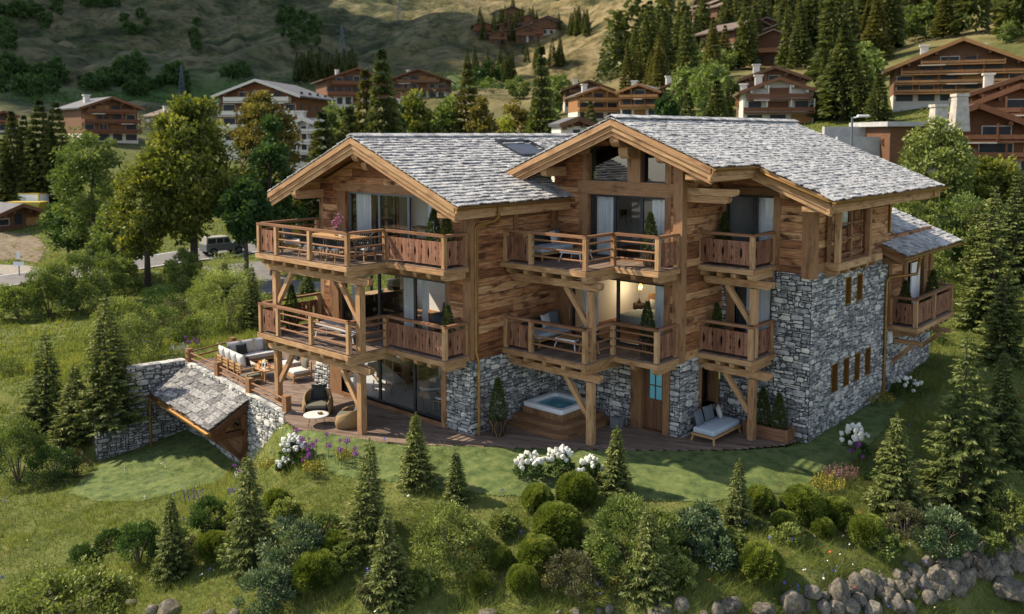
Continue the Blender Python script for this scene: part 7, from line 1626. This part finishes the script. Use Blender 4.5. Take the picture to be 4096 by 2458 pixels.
for x, yb, yt, lab, d, wd in ((885, 335, 160, 'pale larch left of the tall spruce', 96, 1.1), (1130, 335, 145, 'pale larch behind the left ridge', 104, 1.2), (1425, 300, 240, 'small larch behind the right gable', 110, 1.3)): conifer(x, yb, yt, lab, 'larches behind the chalet', d, wd, lar)
def small_conifer(p, s, lab, grp, wide=1.0):
    o = link('spruce', random.choice(farc), None, p, random.uniform(0, 6.28)); o.scale = (s*wide, s*wide, s); tag(o, lab, 'spruce', grp)
k = 0
while k < 165:
    x = random.uniform(1440, 2520); dist = 150+200*random.random()**.8; p = ondist(x, dist)
    if fbm(np.array([p[0]/45.]), np.array([p[1]/45.]), 55, 3)[0] < -.22-.25*(x > 1900)+.18*(x < 1620): continue
    y_img = (CYP-FPX*((p[2]-CAM[2])/dist+math.tan(PITCH)))*2473/4096
    if y_img > 235-.0*x or (1770 < x < 1990 and y_img > 175) or (2130 < x and y_img > 105) or (1440 < x < 1500 and y_img > 110): continue
    small_conifer(p, random.uniform(.85, 1.5)*(1.15 if x > 2150 else 1), 'spruce in the forest on the right hillside', 'spruces of the right hillside forest', random.uniform(.9, 1.25)); k += 1
for cx, cy_, n, sx, sy in ((1235, 78, 26, 70, 28), (1395, 85, 14, 40, 12), (1310, 160, 6, 60, 20), (1190, 195, 10, 60, 18)):
    for i in range(n): small_conifer(at(cx+random.gauss(0, sx*.5), cy_+random.gauss(0, sy*.5)), random.uniform(.7, 1.15), 'dark spruce around the small hamlet on the middle hillside', 'spruces of the middle hillside')
for i in range(16): small_conifer(at(718+i*9.5+random.uniform(-3, 3), 196+random.uniform(-3, 3)), random.uniform(.85, 1.15), 'dark spruce in the straight row on the left hillside', 'spruces in the hillside row')
bushm = [crown_mesh('tree', 3.4, 3.2, 6.5, .1, 400+i, n=700, size=1.0, mat='leafdark', clumps=26) for i in range(4)]
for cx, cy_, n, sx, sy in ((720, 85, 26, 46, 42), (690, 45, 6, 25, 12), (50, 30, 22, 90, 12), (110, 60, 8, 20, 22), (15, 100, 12, 18, 26), (20, 185, 16, 28, 26), (255, 205, 22, 55, 18), (330, 205, 18, 30, 22), (120, 195, 14, 45, 14), (240, 15, 12, 40, 8), (335, 60, 10, 30, 40), (400, 205, 10, 40, 14), (90, 225, 12, 60, 10), (470, 100, 5, 10, 30), (560, 190, 5, 60, 8), (1160, 200, 10, 70, 12)):
    for i in range(n):
        p = at(cx+random.gauss(0, sx*.55), max(-12, cy_+random.gauss(0, sy*.55))); o = link('tree', random.choice(bushm), None, p, random.uniform(0, 6.28)); s = random.uniform(.4, 1.0)*(1+depth(p)/1400); o.scale = (s, s, s*random.uniform(.8, 1.3)); tag(o, 'dark tree scattered on the shaded left mountainside', 'tree', 'trees on the left mountainside')
k = 0
while k < 120:
    x = random.uniform(1440, 2500); dist = 140+230*random.random(); p = ondist(x, dist); y_img = (CYP-FPX*((p[2]-CAM[2])/dist+math.tan(PITCH)))*2473/4096
    if y_img > 250 or (1370 < x < 1500 and y_img > 110) or (1760 < x < 1990 and y_img > 165) or (2120 < x and y_img > 112): continue
    o = link('larch', lar, None, p, random.uniform(0, 6)); s_ = random.uniform(.5, 1.0); w_ = s_*random.uniform(.9, 1.5); o.scale = (w_, w_, s_); tag(o, 'pale green larch on the sunny right hillside', 'larch', 'larches of the right hillside'); k += 1
sunm = [crown_mesh('tree', 3.2, 3.0, 7, .1, 450+i, n=1100, size=.8, mat='leafmid', clumps=30) for i in range(3)]; k = 0
while k < 90:
    x = random.uniform(1180, 2500); dist = 130+200*random.random(); p = ondist(x, dist); y_img = (CYP-FPX*((p[2]-CAM[2])/dist+math.tan(PITCH)))*2473/4096
    if y_img > 285 or (1370 < x < 1600 and y_img > 150) or (1760 < x < 1990 and y_img > 165) or (2120 < x and y_img > 130): continue
    o = link('tree', random.choice(sunm), None, p, random.uniform(0, 6)); s_ = random.uniform(.5, 1.1); o.scale = (s_,)*3; tag(o, 'rounded leafy tree on the right hillside', 'tree', 'leafy trees of the right hillside'); k += 1
# farther forest and scrub: masses nobody could count
def mass(name, n, xr, dr, size, m, mat, seed, thr, lab, cat, tall=1.0, sc=45., gate=None):
    rg = np.random.default_rng(seed); xs = rg.uniform(*xr, n*5); d = dr[0]*(dr[1]/dr[0])**rg.random(n*5); fx_ = (xs*4096/2473-CXP)/FPX
    px_ = CAM[0]+(FH[0]+RH[0]*fx_)*d; py_ = CAM[1]+(FH[1]+RH[1]*fx_)*d; k = fbm(px_/sc, py_/sc, seed+3, 4) > thr
    if gate is not None: k &= gate(xs, d)
    px_, py_, d = px_[k][:n], py_[k][:n], d[k][:n]; n = len(px_); z = H(px_, py_); s = size*rg.uniform(.5, 1.4, n)*(1+d/1500)
    zz = rg.random((n, m)); a = rg.random((n, m))*6.28; r = (1-zz)**.8*(.5+.5*rg.random((n, m))) if tall > 1.5 else np.sqrt(np.maximum(.05, 1-(zz*1.6-.6)**2))*(.6+.4*rg.random((n, m)))
    w_ = .28 if tall > 1.5 else .6
    c = np.stack([px_[:, None]+s[:, None]*w_*r*np.cos(a), py_[:, None]+s[:, None]*w_*r*np.sin(a), z[:, None]+s[:, None]*zz*(1 if tall < 1.5 else 1.0)], -1).reshape(-1, 3)
    u = nrm(np.stack([np.cos(a), np.sin(a), np.where(tall > 1.5, -.3, .4)+0*a], -1).reshape(-1, 3)+rg.normal(size=c.shape)*.4); S = np.repeat(s, m)*rg.uniform(.18, .34, len(c))*(.42 if tall > 1.5 else 1.1)
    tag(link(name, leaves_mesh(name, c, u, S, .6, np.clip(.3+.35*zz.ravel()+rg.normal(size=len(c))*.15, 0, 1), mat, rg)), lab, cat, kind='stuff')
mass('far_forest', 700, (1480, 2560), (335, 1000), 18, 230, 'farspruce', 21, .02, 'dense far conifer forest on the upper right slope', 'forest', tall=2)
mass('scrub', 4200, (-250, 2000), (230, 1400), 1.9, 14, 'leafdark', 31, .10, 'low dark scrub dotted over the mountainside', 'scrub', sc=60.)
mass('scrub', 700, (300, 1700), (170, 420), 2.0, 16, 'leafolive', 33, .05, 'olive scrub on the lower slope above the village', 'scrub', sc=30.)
# ------------------------------------------------------------------ chalets of the village
M['bgwood'] = wood('village_brown_timber', (.060, .027, .013), (.125, .060, .029), (.20, .105, .053)); M['bgorange'] = wood('sunlit_orange_timber', (.15, .065, .022), (.28, .135, .048), (.40, .22, .085)); M['bgred'] = wood('village_red_brown_timber', (.080, .030, .014), (.155, .062, .029), (.24, .11, .053))
M['bgplaster'] = plain('village_cream_plaster', (.55, .51, .44), rough=.9); M['bgroof'] = surf('village_slate_roof', [(.06, .06, .068), (.15, .15, .16)], coord='Object', nscale=1.5, tw=.3, rough=.8); M['bgroofb'] = surf('village_brown_roof', [(.085, .06, .045), (.19, .15, .12)], coord='Object', nscale=1.5, tw=.3, rough=.85); M['bgglass'] = plain('village_dark_window', (.020, .024, .03), rough=.35, spec=.2); M['stonebg'] = surf('pale_stone_masonry', [(.22, .20, .17), (.52, .48, .42)], coord='Object', nscale=2.5, tw=.1, rough=.95)
def village(x, yb, wpx, hpx, lab, ang=0, floors=3, wallm='bgwood', roofm='bgroof', dfac=.9, balc=True, dist=None, pitch=.36, base='bgplaster', chim=1, balm=None, grp='village chalets', nm='village_chalet', off=.25):
    p = at(x, yb) if dist is None else ondist(x, dist); w = px2m(p, wpx); h = px2m(p, hpx); d = w*dfac; az = math.atan2((p[0]-CAM[0])*RH[0]+(p[1]-CAM[1])*RH[1], (p[0]-CAM[0])*FH[0]+(p[1]-CAM[1])*FH[1]); zb = p[2] if dist is None else CAM[2]+depth(p)*((CYP-yb*4096/2473)/FPX-math.tan(PITCH))
    t = empty(nm, (p[0], p[1], zb), YAW-az+math.radians(ang), lab, 'chalet', grp)
    hx = w/2*.86; ov = w/2-hx; he = h-pitch*w/2; fh = (he+.5*(h-he))/floors; oy = min(1.4, .12*d)
    b = MB(); b.box(-hx, hx, 0, d, -9, min(fh*.92, he-.1), axis=0); part(b, 'wall_base', base, t)
    b = MB(); b.box(-hx, hx, .02, d-.02, min(fh*.92, he-.1), he, axis=0); zr = h-.15
    b.prism([V3(-hx, .02, he), V3(hx, .02, he), V3(hx, .02, zr-pitch*hx), V3(0, .02, zr), V3(-hx, .02, zr-pitch*hx)], V3(0, d-.04, 0), ex=X); part(b, 'wall', wallm, t)
    b = MB()
    for sg in (-1, 1):
        e = V3(sg*w/2, 0, h-pitch*w/2); r0 = V3(0, 0, h); al = unit(e-r0); n_ = np.cross(Y, al)*(1 if sg > 0 else 1); c = (r0+e)/2; c[1] = d/2
        b.obox(c+V3(0, -off, .0), Y, al, np.cross(Y, al), d+2*oy, np.linalg.norm(e-r0)+.1, .28)
    part(b, 'roof', roofm, t)
    b = MB()
    for sg in (-1, 1): b.beam(V3(0, -oy-off-.05, h-.05), V3(sg*w/2, -oy-off-.05, h-pitch*w/2-.05), .12, .42)
    part(b, 'barge_board', balm or wallm, t)
    nw = max(3, int(w/2.6))
    for f in range(floors):
        z = fh*f
        for k in range(nw):
            u = -hx+2*hx*(k+.5)/nw
            zt = min(z+fh*.84, h-pitch*abs(u)-1.0)
            if zt < z+fh*.42: continue
            q_ = random.random()
            if q_ < .22: b = MB(); b.box(u-hx/nw*.9, u+hx/nw*.9, -.035, .02, z+fh*.1, zt, axis=2); part(b, 'timber_panel', 'bgorange' if q_ < .12 else 'bgred', t); continue
            b = MB(); ww = 2*hx/nw*random.uniform(.5, .82); b.box(u-ww/2, u+ww/2, -.05, .03, z+fh*.22, zt, axis=0, mat=0); b.box(u-ww/2-.07, u+ww/2+.07, -.035, .025, z+fh*.2, zt+.08, axis=0, mat=1); part(b, 'window', ['bgglass', 'bgplaster' if random.random() < .35 else wallm], t)
        for k in range(max(1, int(d/4))):
            b = MB(); u = d*(k+.5)/max(1, int(d/4)); b.box(hx-.03, hx+.05, u-.6, u+.6, z+fh*.3, z+fh*.8, axis=1); part(b, 'window', 'bgglass', t)
        if balc and f > 0:
            b = MB(); hw = min(hx, (h-z-fh*.5)/pitch*.8) if z > he*.7 else hx; bd = min(1.6, .13*w+.5); b.box(-hw, hw, -bd, .0, z-.12, z+.02, axis=0); b.box(-hw, hw, -bd, -bd+.07, z+.14, z+fh*.36, axis=0); b.box(-hw, -hw+.07, -bd+.07, 0, z+.14, z+fh*.36, axis=1); b.box(hw-.07, hw, -bd+.07, 0, z+.14, z+fh*.36, axis=1)
            for q in range(int(hw*2/2.2)+1): xx = -hw+.05+(2*hw-.1)*q/max(1, int(hw*2/2.2)); b.box(xx-.05, xx+.05, -bd-.03, -bd+.1, z, z+fh*.4, axis=2)
            part(b, 'balcony', balm or wallm, t)
            for xx in (-hw+.08, -hw*.34, hw*.34, hw-.08):
                zt = min(z+fh, h-pitch*abs(xx)-.45)
                if zt > z+fh*.5: b = MB(); b.box(xx-.07, xx+.07, -bd+.1, -bd+.24, z, zt, axis=2); part(b, 'balcony_post', wallm, t)
            b = MB(); k_ = random.choice([-1, 0, 1]); u_ = hw*.5*k_
            if f < floors-1: b.box(u_-hw*.22, u_+hw*.22, -bd-.25, -.1, z+fh*.86, z+fh*.92, axis=0); part(b, 'awning', 'bgplaster', t)
    for sg in (-1, 1):
        for q in (.33, .68): xx = sg*w/2*q; b = MB(); b.box(xx-.14, xx+.14, -oy-off+.1, .3, h-pitch*abs(xx)-.62, h-pitch*abs(xx)-.3, axis=1); part(b, 'purlin', wallm, t)
    for k in range(chim):
        b = MB(); cx_ = (-.22+.4*k)*w; cy2 = d*(.35+.3*k); zc = h-pitch*abs(cx_); b.box(cx_-.45, cx_+.45, cy2-.45, cy2+.45, zc-.5, zc+1.3, axis=2); b.box(cx_-.6, cx_+.6, cy2-.6, cy2+.6, zc+1.3, zc+1.5, axis=0); part(b, 'chimney', 'bgplaster', t)
    return t
village(268, 345, 150, 108, 'brown chalet with three plank balconies above the left trees', 18, 4, 'bgwood', 'bgroof', 1.2, balm='bgred')
village(630, 345, 220, 150, 'white roofed apartment chalet behind the yellow brown tree', -22, 4, 'bgred', 'bgroof', 1.1, balm='bgplaster', dist=150); village(738, 395, 90, 108, 'pale apartment block with white balconies beside the left gable', -22, 4, 'bgplaster', 'bgroof', 1.0, dist=118)
village(862, 258, 168, 92, 'large brown chalet left of the tall spruce', 12, 3, 'bgwood', 'bgroofb', .9, balm='bgred'); village(1012, 240, 150, 72, 'brown chalet right of the tall spruce', -8, 3, 'bgwood', 'bgroofb', .9); village(748, 262, 78, 42, 'small brown chalet left of the large one', 8, 2, 'bgwood', 'bgroofb', .9)
village(1445, 292, 118, 80, 'sunlit orange chalet just left of the right ridge', 12, 3, 'bgorange', 'bgroofb', 1.1, balm='bgorange'); village(1545, 285, 112, 80, 'orange and brown chalet above the right ridge', -14, 3, 'bgwood', 'bgroof', 1.1, balm='bgorange'); village(1420, 262, 130, 66, 'dark chalet behind the sunlit orange one', 4, 3, 'bgwood', 'bgroofb', .9); village(1640, 262, 96, 66, 'dark chalet half hidden by the sunlit conifers', 10, 2, 'bgwood', 'bgroofb', .9)
village(1878, 305, 190, 114, 'sunlit cream chalet with timber balconies above the right roof', 6, 3, 'bgplaster', 'bgroofb', .9, balm='bgred'); village(1868, 268, 170, 104, 'timber chalet behind the sunlit cream one', 6, 3, 'bgwood', 'bgroofb', .9); village(1805, 285, 60, 62, 'small orange house left of the cream chalet', -10, 2, 'bgorange', 'bgroofb', 1.0)
village(2318, 248, 345, 150, 'huge timber apartment chalet on the right hillside', 6, 5, 'bgwood', 'bgroofb', .7, chim=2, balm='bgorange', pitch=.42); village(2452, 300, 250, 110, 'red brown chalet behind the near right one', 10, 3, 'bgred', 'bgroofb', .8, dist=92)
near_chalet = village(2352, 425, 420, 168, 'near red brown chalet with big gable at the right edge', 6, 3, 'bgred', 'bgroofb', .8, dist=66, pitch=.42, balm='bgred', chim=0); village(2455, 360, 260, 150, 'second red brown gable right behind the near one', 6, 3, 'bgred', 'bgroofb', .8, dist=74, pitch=.42, chim=0)
village(1392, 335, 90, 48, 'small dark hut with bluish roof left of the right gable', 16, 1, 'bgwood', 'bgroof', 1.0, dist=80, balc=False, chim=0); village(8, 320, 70, 50, 'brown chalet cut by the left edge', 10, 2, 'bgwood', 'bgroof', 1.0, balm='bgred'); village(705, 580, 190, 112, 'old dark timber house just behind the left gable', -20, 3, 'bgwood', 'bgroofb', .9, dist=104, balm='bgwood', chim=0, base='stonebg'); village(45, 552, 120, 58, 'low dark log barn by the road on the left', 30, 1, 'bgwood', 'bgroof', 1.2, balc=False, chim=0, base='bgwood'); village(440, 300, 120, 40, 'chalet roof peeping over the bright maple', 20, 2, 'bgwood', 'bgroofb', .9); village(430, 560, 110, 70, 'dark house with white windows behind the left trees', 5, 2, 'bgwood', 'bgroof', .8, dist=112)
def stone_chimney(x, yb, yt, wpx, dist, lab):
    p = ondist(x, dist); w = px2m(p, wpx)/2; z = lambda y: CAM[2]+depth(p)*((CYP-y*4096/2473)/FPX-math.tan(PITCH)); b = MB(); z0, z1 = z(yb), z(yt); P = lambda s, zz: [V3(sx*w*s, sy*w*s, zz) for sx, sy in ((-1, -1), (1, -1), (1, 1), (-1, 1))]
    V = P(1.15, z0)+P(.85, z1-.25)+P(1.0, z1-.2)+P(1.0, z1); b.mesh(V, [(i*4+k, i*4+(k+1) % 4, i*4+4+(k+1) % 4, i*4+4+k) for i in range(3) for k in range(4)]+[(12, 13, 14, 15)], .5, 0, False); o = b.build('chimney', 'stonebg'); o.location = (p[0], p[1], 0); o.rotation_euler = (0, 0, YAW); bpy.context.view_layer.update(); o.parent = near_chalet; o.matrix_parent_inverse = near_chalet.matrix_world.inverted(); o['label'] = lab
stone_chimney(2312, 320, 230, 32, 64, 'tall pale stone chimney of the near red brown chalet'); stone_chimney(2262, 345, 255, 34, 63, 'lower pale stone chimney left of the tall one')
# hamlets far up the slope: copies of three small houses
def mini(seed):
    rg = random.Random(seed); b = MB(); w, d, h = 9, 10, 5.5; b.box(-w/2, w/2, 0, d, -2, 2.4, axis=0, mat=1); b.box(-w/2, w/2, .05, d-.05, 2.4, h, axis=0, mat=0); b.prism([V3(-w/2, .05, h), V3(w/2, .05, h), V3(0, .05, h+.38*w/2)], V3(0, d-.1, 0), mat=0)
    for sg in (-1, 1):
        e = V3(sg*(w/2+1), 0, h-.38); al = unit(e-V3(0, 0, h+.38*w/2)); c = (e+V3(0, 0, h+.38*w/2))/2; c[1] = d/2; b.obox(c, Y, al, np.cross(Y, al), d+2, 5.9, .25, mat=2)
    b.box(-w/2, w/2, -1, 0, 2.7, 3.6, axis=0, mat=0)
    for u in (-2.6, 0, 2.6): b.box(u-.6, u+.6, -.06, .02, .6, 2, axis=0, mat=3)
    o = b.build('hill_chalet', [['bgwood', 'bgred', 'bgwood'][seed % 3], ['bgwood', 'stonebg'][seed % 2], 'bgroofb', 'bgglass']); me = o.data; bpy.data.objects.remove(o); return me
mn = [mini(i) for i in range(6)]
for cx, cy_, n, sx, sy, lab, g in ((1235, 88, 15, 60, 22, 'tiny chalet in the dark hamlet on the middle hillside', 'chalets of the middle hamlet'), (1770, 60, 20, 80, 30, 'small chalet among the trees on the sunny right hillside', 'chalets of the right hillside'), (2030, 25, 12, 70, 14, 'small chalet at the top of the right hillside', 'chalets at the top of the hillside'), (2060, 110, 9, 50, 24, 'small chalet above the huge broad spruce', 'chalets above the broad spruce'), (1870, 150, 8, 60, 20, 'small chalet between the forest and the cream chalet', 'chalets behind the cream chalet'), (1310, 78, 5, 30, 8, 'small dark chalet right of the middle hamlet', 'chalets right of the middle hamlet'), (1620, 130, 3, 60, 12, 'lone pale chalet on the open right slope', 'chalets on the open slope')):
    for i in range(n):
        p = at(cx+random.gauss(0, sx*.6), cy_+random.gauss(0, sy*.5)); o = link('hill_chalet', random.choice(mn), None, p, YAW+random.uniform(-.5, .5)); s_ = random.uniform(.9, 1.5); o.scale = (s_,)*3; tag(o, lab, 'chalet', g)
# ------------------------------------------------------------------ road, car, street things
M['asphalt'] = surf('worn_grey_asphalt', [(.11, .105, .10), (.19, .185, .18)], coord='Object', nscale=1.2, tw=0, rough=.95); M['gravel'] = surf('pale_gravel', [(.20, .18, .15), (.32, .29, .25)], coord='Object', nscale=3, tw=0, rough=1)
def ribbon(name, pts, w, mat, lab, up=.06):
    P = [V3(*q) for q in pts]; Q = []
    for a, c in zip(P, P[1:]):
        for k in range(12): Q.append(a+(c-a)*k/12)
    Q.append(P[-1]); V = []; F = []
    for i, q in enumerate(Q):
        e = unit((Q[min(i+3, len(Q)-1)]-Q[max(i-3, 0)])*V3(1, 1, 0)); n_ = np.cross(e, Z)
        for j in range(7): r = q+n_*w*(j/6-.5); V.append((r[0], r[1], Hs(r[0], r[1])+up))
    for i in range(len(Q)-1):
        for j in range(6): F.append((i*7+j, i*7+j+1, i*7+j+8, i*7+j+7))
    b = MB(); b.mesh(V, F, .5, 0, True); o = b.build(name, mat); tag(o, lab, 'road', kind='structure'); return o
ribbon('road', RP, 6.0, 'asphalt', 'grey asphalt road winding past the meadow on the left', .10)
for sg in (-1, 1):
    e = [V3(*q) for q in RP]; pts = []
    for i, q in enumerate(e): d_ = unit((e[min(i+1, len(e)-1)]-e[max(i-1, 0)])*V3(1, 1, 0)); pts.append(tuple(q+np.cross(d_, Z)*2.7*sg))
    ribbon('road_marking', pts, .16, 'white', 'white edge line along the asphalt road', .115)
ribbon('driveway', DP, 5.5, 'asphalt', 'grey driveway behind the left balconies', .07)
ribbon('gravel_yard', GP, 3.5, 'gravel', 'gravel strip between road and bank on the left', .05)
M['carpaint'] = plain('grey_car_paint', (.11, .12, .14), rough=.35, noise=.03); M['cartop'] = plain('cream_hard_top', (.30, .285, .25), rough=.5, noise=.03); M['tyre'] = plain('tyre_rubber', (.02, .02, .02), rough=.9)
p = at(537, 616); q0, q1 = at(520, 612), at(560, 606); rz = math.atan2(q1[1]-q0[1], q1[0]-q0[0]); car = empty('parked_car', (p[0], p[1], p[2]+.1), rz, 'boxy grey off-road car with cream hard top on the road', 'car')
b = MB(); b.prism([V3(x, -.85, z) for x, z in ((-2.1, .45), (2.1, .45), (2.15, .75), (2.1, 1.08), (.75, 1.15), (.70, 1.18), (-2.1, 1.18))], V3(0, 1.7, 0), ex=X); part(b, 'body', 'carpaint', car)
b = MB(); b.prism([V3(x, -.80, z) for x, z in ((-2.08, 1.18), (.68, 1.18), (.35, 1.88), (-2.0, 1.9))], V3(0, 1.6, 0), ex=X); part(b, 'hard_top', 'cartop', car)
for sg in (-1, 1):
    for x0, x1, s_ in ((-1.9, -1.05, 0), (-.95, -.25, 0), (-.15, .42, 1)): b = MB(); y_ = sg*.805; b.face([V3(x0, y_, 1.25), V3(x1+.1*s_, y_, 1.25), V3(x1-.12*s_, y_, 1.75), V3(x0, y_, 1.75)]); part(b, 'side_window', 'bgglass', car)
b = MB(); b.face([V3(.66, -.7, 1.24), V3(.66, .7, 1.24), V3(.42, .7, 1.78), V3(.42, -.7, 1.78)]); part(b, 'windscreen', 'bgglass', car)
for x in (-1.35, 1.35):
    for sg in (-1, 1):
        b = MB(); P = [V3(x+.40*math.cos(a), sg*.88-.11, .40+.40*math.sin(a)) for a in np.linspace(0, 6.283, 18, endpoint=False)]; b.prism(P, V3(0, .22, 0)); w_ = part(b, 'wheel', 'tyre', car); b = MB(); P = [V3(x+.22*math.cos(a), sg*.88-.13, .40+.22*math.sin(a)) for a in np.linspace(0, 6.283, 14, endpoint=False)]; b.prism(P, V3(0, .26, 0)); part(b, 'rim', 'alu', w_)
for sg in (-1, 1): b = MB(); b.lathe([(.1, 0), (.1, .05)], (0, 0, 0), 12); o = part(b, 'headlight', 'white', car); o.location = (2.12, sg*.6, .88); o.rotation_euler = (0, math.pi/2, 0)
M['yellowpaint'] = plain('yellow_paint', (.45, .34, .05), rough=.6)
p = at(70, 502); w = px2m(p, 62); t = empty('site_container', p, YAW-.3, 'white site container with yellow edges on the left bank', 'container'); b = MB(); b.box(-w/2, w/2, 0, w*.5, .15, w*.52, axis=0); part(b, 'box', 'white', t); b = MB(); b.box(-w/2-.05, w/2+.05, -.05, w*.5+.05, w*.52, w*.56, axis=0); b.box(-w/2-.04, -w/2+.1, -.06, .06, .12, w*.52, axis=2); b.box(w/2-.1, w/2+.04, -.06, .06, .12, w*.52, axis=2); b.box(-w/2-.05, w/2+.05, -.05, w*.5+.05, 0, .15, axis=0); part(b, 'frame', 'yellowpaint', t)
p = at(56, 514); o = MB(); o.prism([V3(-1.6, 0, 0), V3(1.6, 0, 0), V3(2.2, 0, 1.3), V3(-2.2, 0, 1.3)], V3(0, 2, 0)); o = part(o, 'skip', 'yellowpaint', None); o.location = p; o.rotation_euler = (0, 0, YAW); tag(o, 'yellow rubble skip in front of the white container', 'skip')
p = at(47, 668); t = empty('road_sign', p, YAW, 'small road sign on a post at the gravel corner', 'sign'); b = MB(); b.tube([V3(0, 0, -.2), V3(0, 0, 2.3)], .05, 8); part(b, 'post', 'alu', t); b = MB(); b.box(-.5, .5, -.06, -.03, 1.0, 1.35, axis=0); b.box(-.16, .16, -.06, -.03, 1.6, 2.3, axis=2); part(b, 'plate', 'white', t)
p = ondist(2055, 62); zt = CAM[2]+62*((CYP-285*4096/2473)/FPX-math.tan(PITCH)); t = empty('street_lamp', p, YAW, 'pale street lamp with arm behind the right roof', 'street lamp'); b = MB(); hh = zt-p[2]; b.tube([V3(0, 0, -.2), V3(0, 0, hh)], [.09, .07], 10); part(b, 'pole', 'pebblelight' if 'pebblelight' in M else 'alu', t); b = MB(); b.tube([V3(0, 0, hh-.06), V3(.7, 0, hh+.05)], .05, 8); b.rbox(.35, 1.15, -.16, .16, hh, hh+.16, .05); part(b, 'lamp_head', 'white', t)
M['concrete'] = surf('pale_concrete', [(.26, .26, .255), (.42, .42, .41)], coord='Object', nscale=1.5, tw=0, rough=.95)
p = ondist(2095, 70); w = px2m(p, 215); zc = lambda y: CAM[2]+depth(p)*((CYP-y*4096/2473)/FPX-math.tan(PITCH)); o = MB(); o.box(-w/2, w/2, 0, .5, -4, zc(308)-p[2], axis=0); o.box(-w/2, w/2, -2.5, -2.1, -4, zc(332)-p[2], axis=0); o = part(o, 'concrete_wall', 'concrete', None); o.location = p; o.rotation_euler = (0, 0, YAW+.05); tag(o, 'stepped pale concrete wall of the ramp behind the right roof', 'wall')
p = ondist(2190, 66); w = px2m(p, 120); t = empty('flat_roof_garage', p, YAW+.05, 'low timber garage with pale flat roof beside the concrete wall', 'garage'); zr = CAM[2]+66*((CYP-296*4096/2473)/FPX-math.tan(PITCH))-p[2]; b = MB(); b.box(-w/2, w/2, -.6, 6, zr-.35, zr, axis=0); part(b, 'roof', 'concrete', t); b = MB(); b.box(-w/2+.5, w/2-.5, 0, 5.5, -3, zr-.35, axis=0); part(b, 'wall', 'bgwood', t)
def pylon(x, yb, yt, lab):
    p = at(x, yb); h = px2m(p, yb-yt); t = empty('pylon', p, YAW, lab, 'pylon', 'power pylons on the mountainside'); b = MB(); r = .11*h; C_ = [(-1, -1), (1, -1), (1, 1), (-1, 1)]; N_ = 7; th = max(.10, .006*h)
    R = lambda s: r*(1-s)**1.3*.9+.1*r
    for (sx, sy) in C_: b.beam(V3(sx*R(0), sy*R(0), -1), V3(sx*R(1), sy*R(1), h), th, th)
    for i in range(N_):
        s0, s1 = i/N_, (i+1)/N_
        for k in range(4): a, c = C_[k], C_[(k+1) % 4]; b.beam(V3(a[0]*R(s0), a[1]*R(s0), h*s0), V3(c[0]*R(s1), c[1]*R(s1), h*s1), th*.7, th*.7); b.beam(V3(c[0]*R(s0), c[1]*R(s0), h*s0), V3(a[0]*R(s1), a[1]*R(s1), h*s1), th*.7, th*.7)
    part(b, 'mast', 'alu', t)
    for s in (.72, .86): b = MB(); b.beam(V3(-.16*h, 0, h*s), V3(.16*h, 0, h*s), th, th*1.5); part(b, 'crossarm', 'alu', t)
pylon(440, 238, 158, 'nearest lattice pylon above the bright maple'); pylon(827, 158, 62, 'lattice pylon right of the straight spruce row'); pylon(967, 58, -20, 'lattice pylon at the top edge of the view')
# lumpy white mass added out of view above the valley to shade the left mountainside
M['shade_cloud'] = plain('white_shade_caster', (.85, .86, .88), rough=1, noise=.02)
def shade_cloud(cf, cr, zg, t_, af, ar, seed, lab):
    rg = random.Random(seed); g = CAM[:2]+FH[:2]*cf+RH[:2]*cr; c = np.array([g[0], g[1], zg])+SUN*t_; b = bm_.new()
    for i in range(34):
        a = rg.uniform(0, 6.28); q = rg.random()**.5; s = rg.uniform(.16, .34); m4 = Matrix.Translation(Vector((*(FH*af*q*math.cos(a)+RH*ar*q*math.sin(a))[:2], rg.uniform(-15, 25)))) @ Matrix.Diagonal((af*s*.8, af*s*.8, 32, 1)); bm_.ops.create_icosphere(b, subdivisions=3, radius=1, matrix=m4)
    for v in b.verts: n_ = mnoise.noise(v.co*.02); v.co += Vector((n_*22, -n_*18, n_*10))
    me = bpy.data.meshes.new('shade_cloud'); b.to_mesh(me); b.free(); me.materials.append(M['shade_cloud']); o = link('shade_cloud', me, None, tuple(c)); tag(o, lab, 'shade_cloud', kind='structure')
shade_cloud(700, -300, 75, 760, 400, 245, 4, 'unseen white mass added to shade the left mountainside'); 

broad(2430, 900, 520, 62, 'leafmid', 'broad green tree filling the right edge behind the spruces', None, 6000, .3, dist=54); broad(2365, 700, 560, 48, 'leafdark', 'dark leafy tree right behind the annex', None, 4200, .28, dist=50)
broad(300, 690, 470, 70, 'leafmid', 'green tree filling the gap between the two slim left trees', None, 6500, .34)
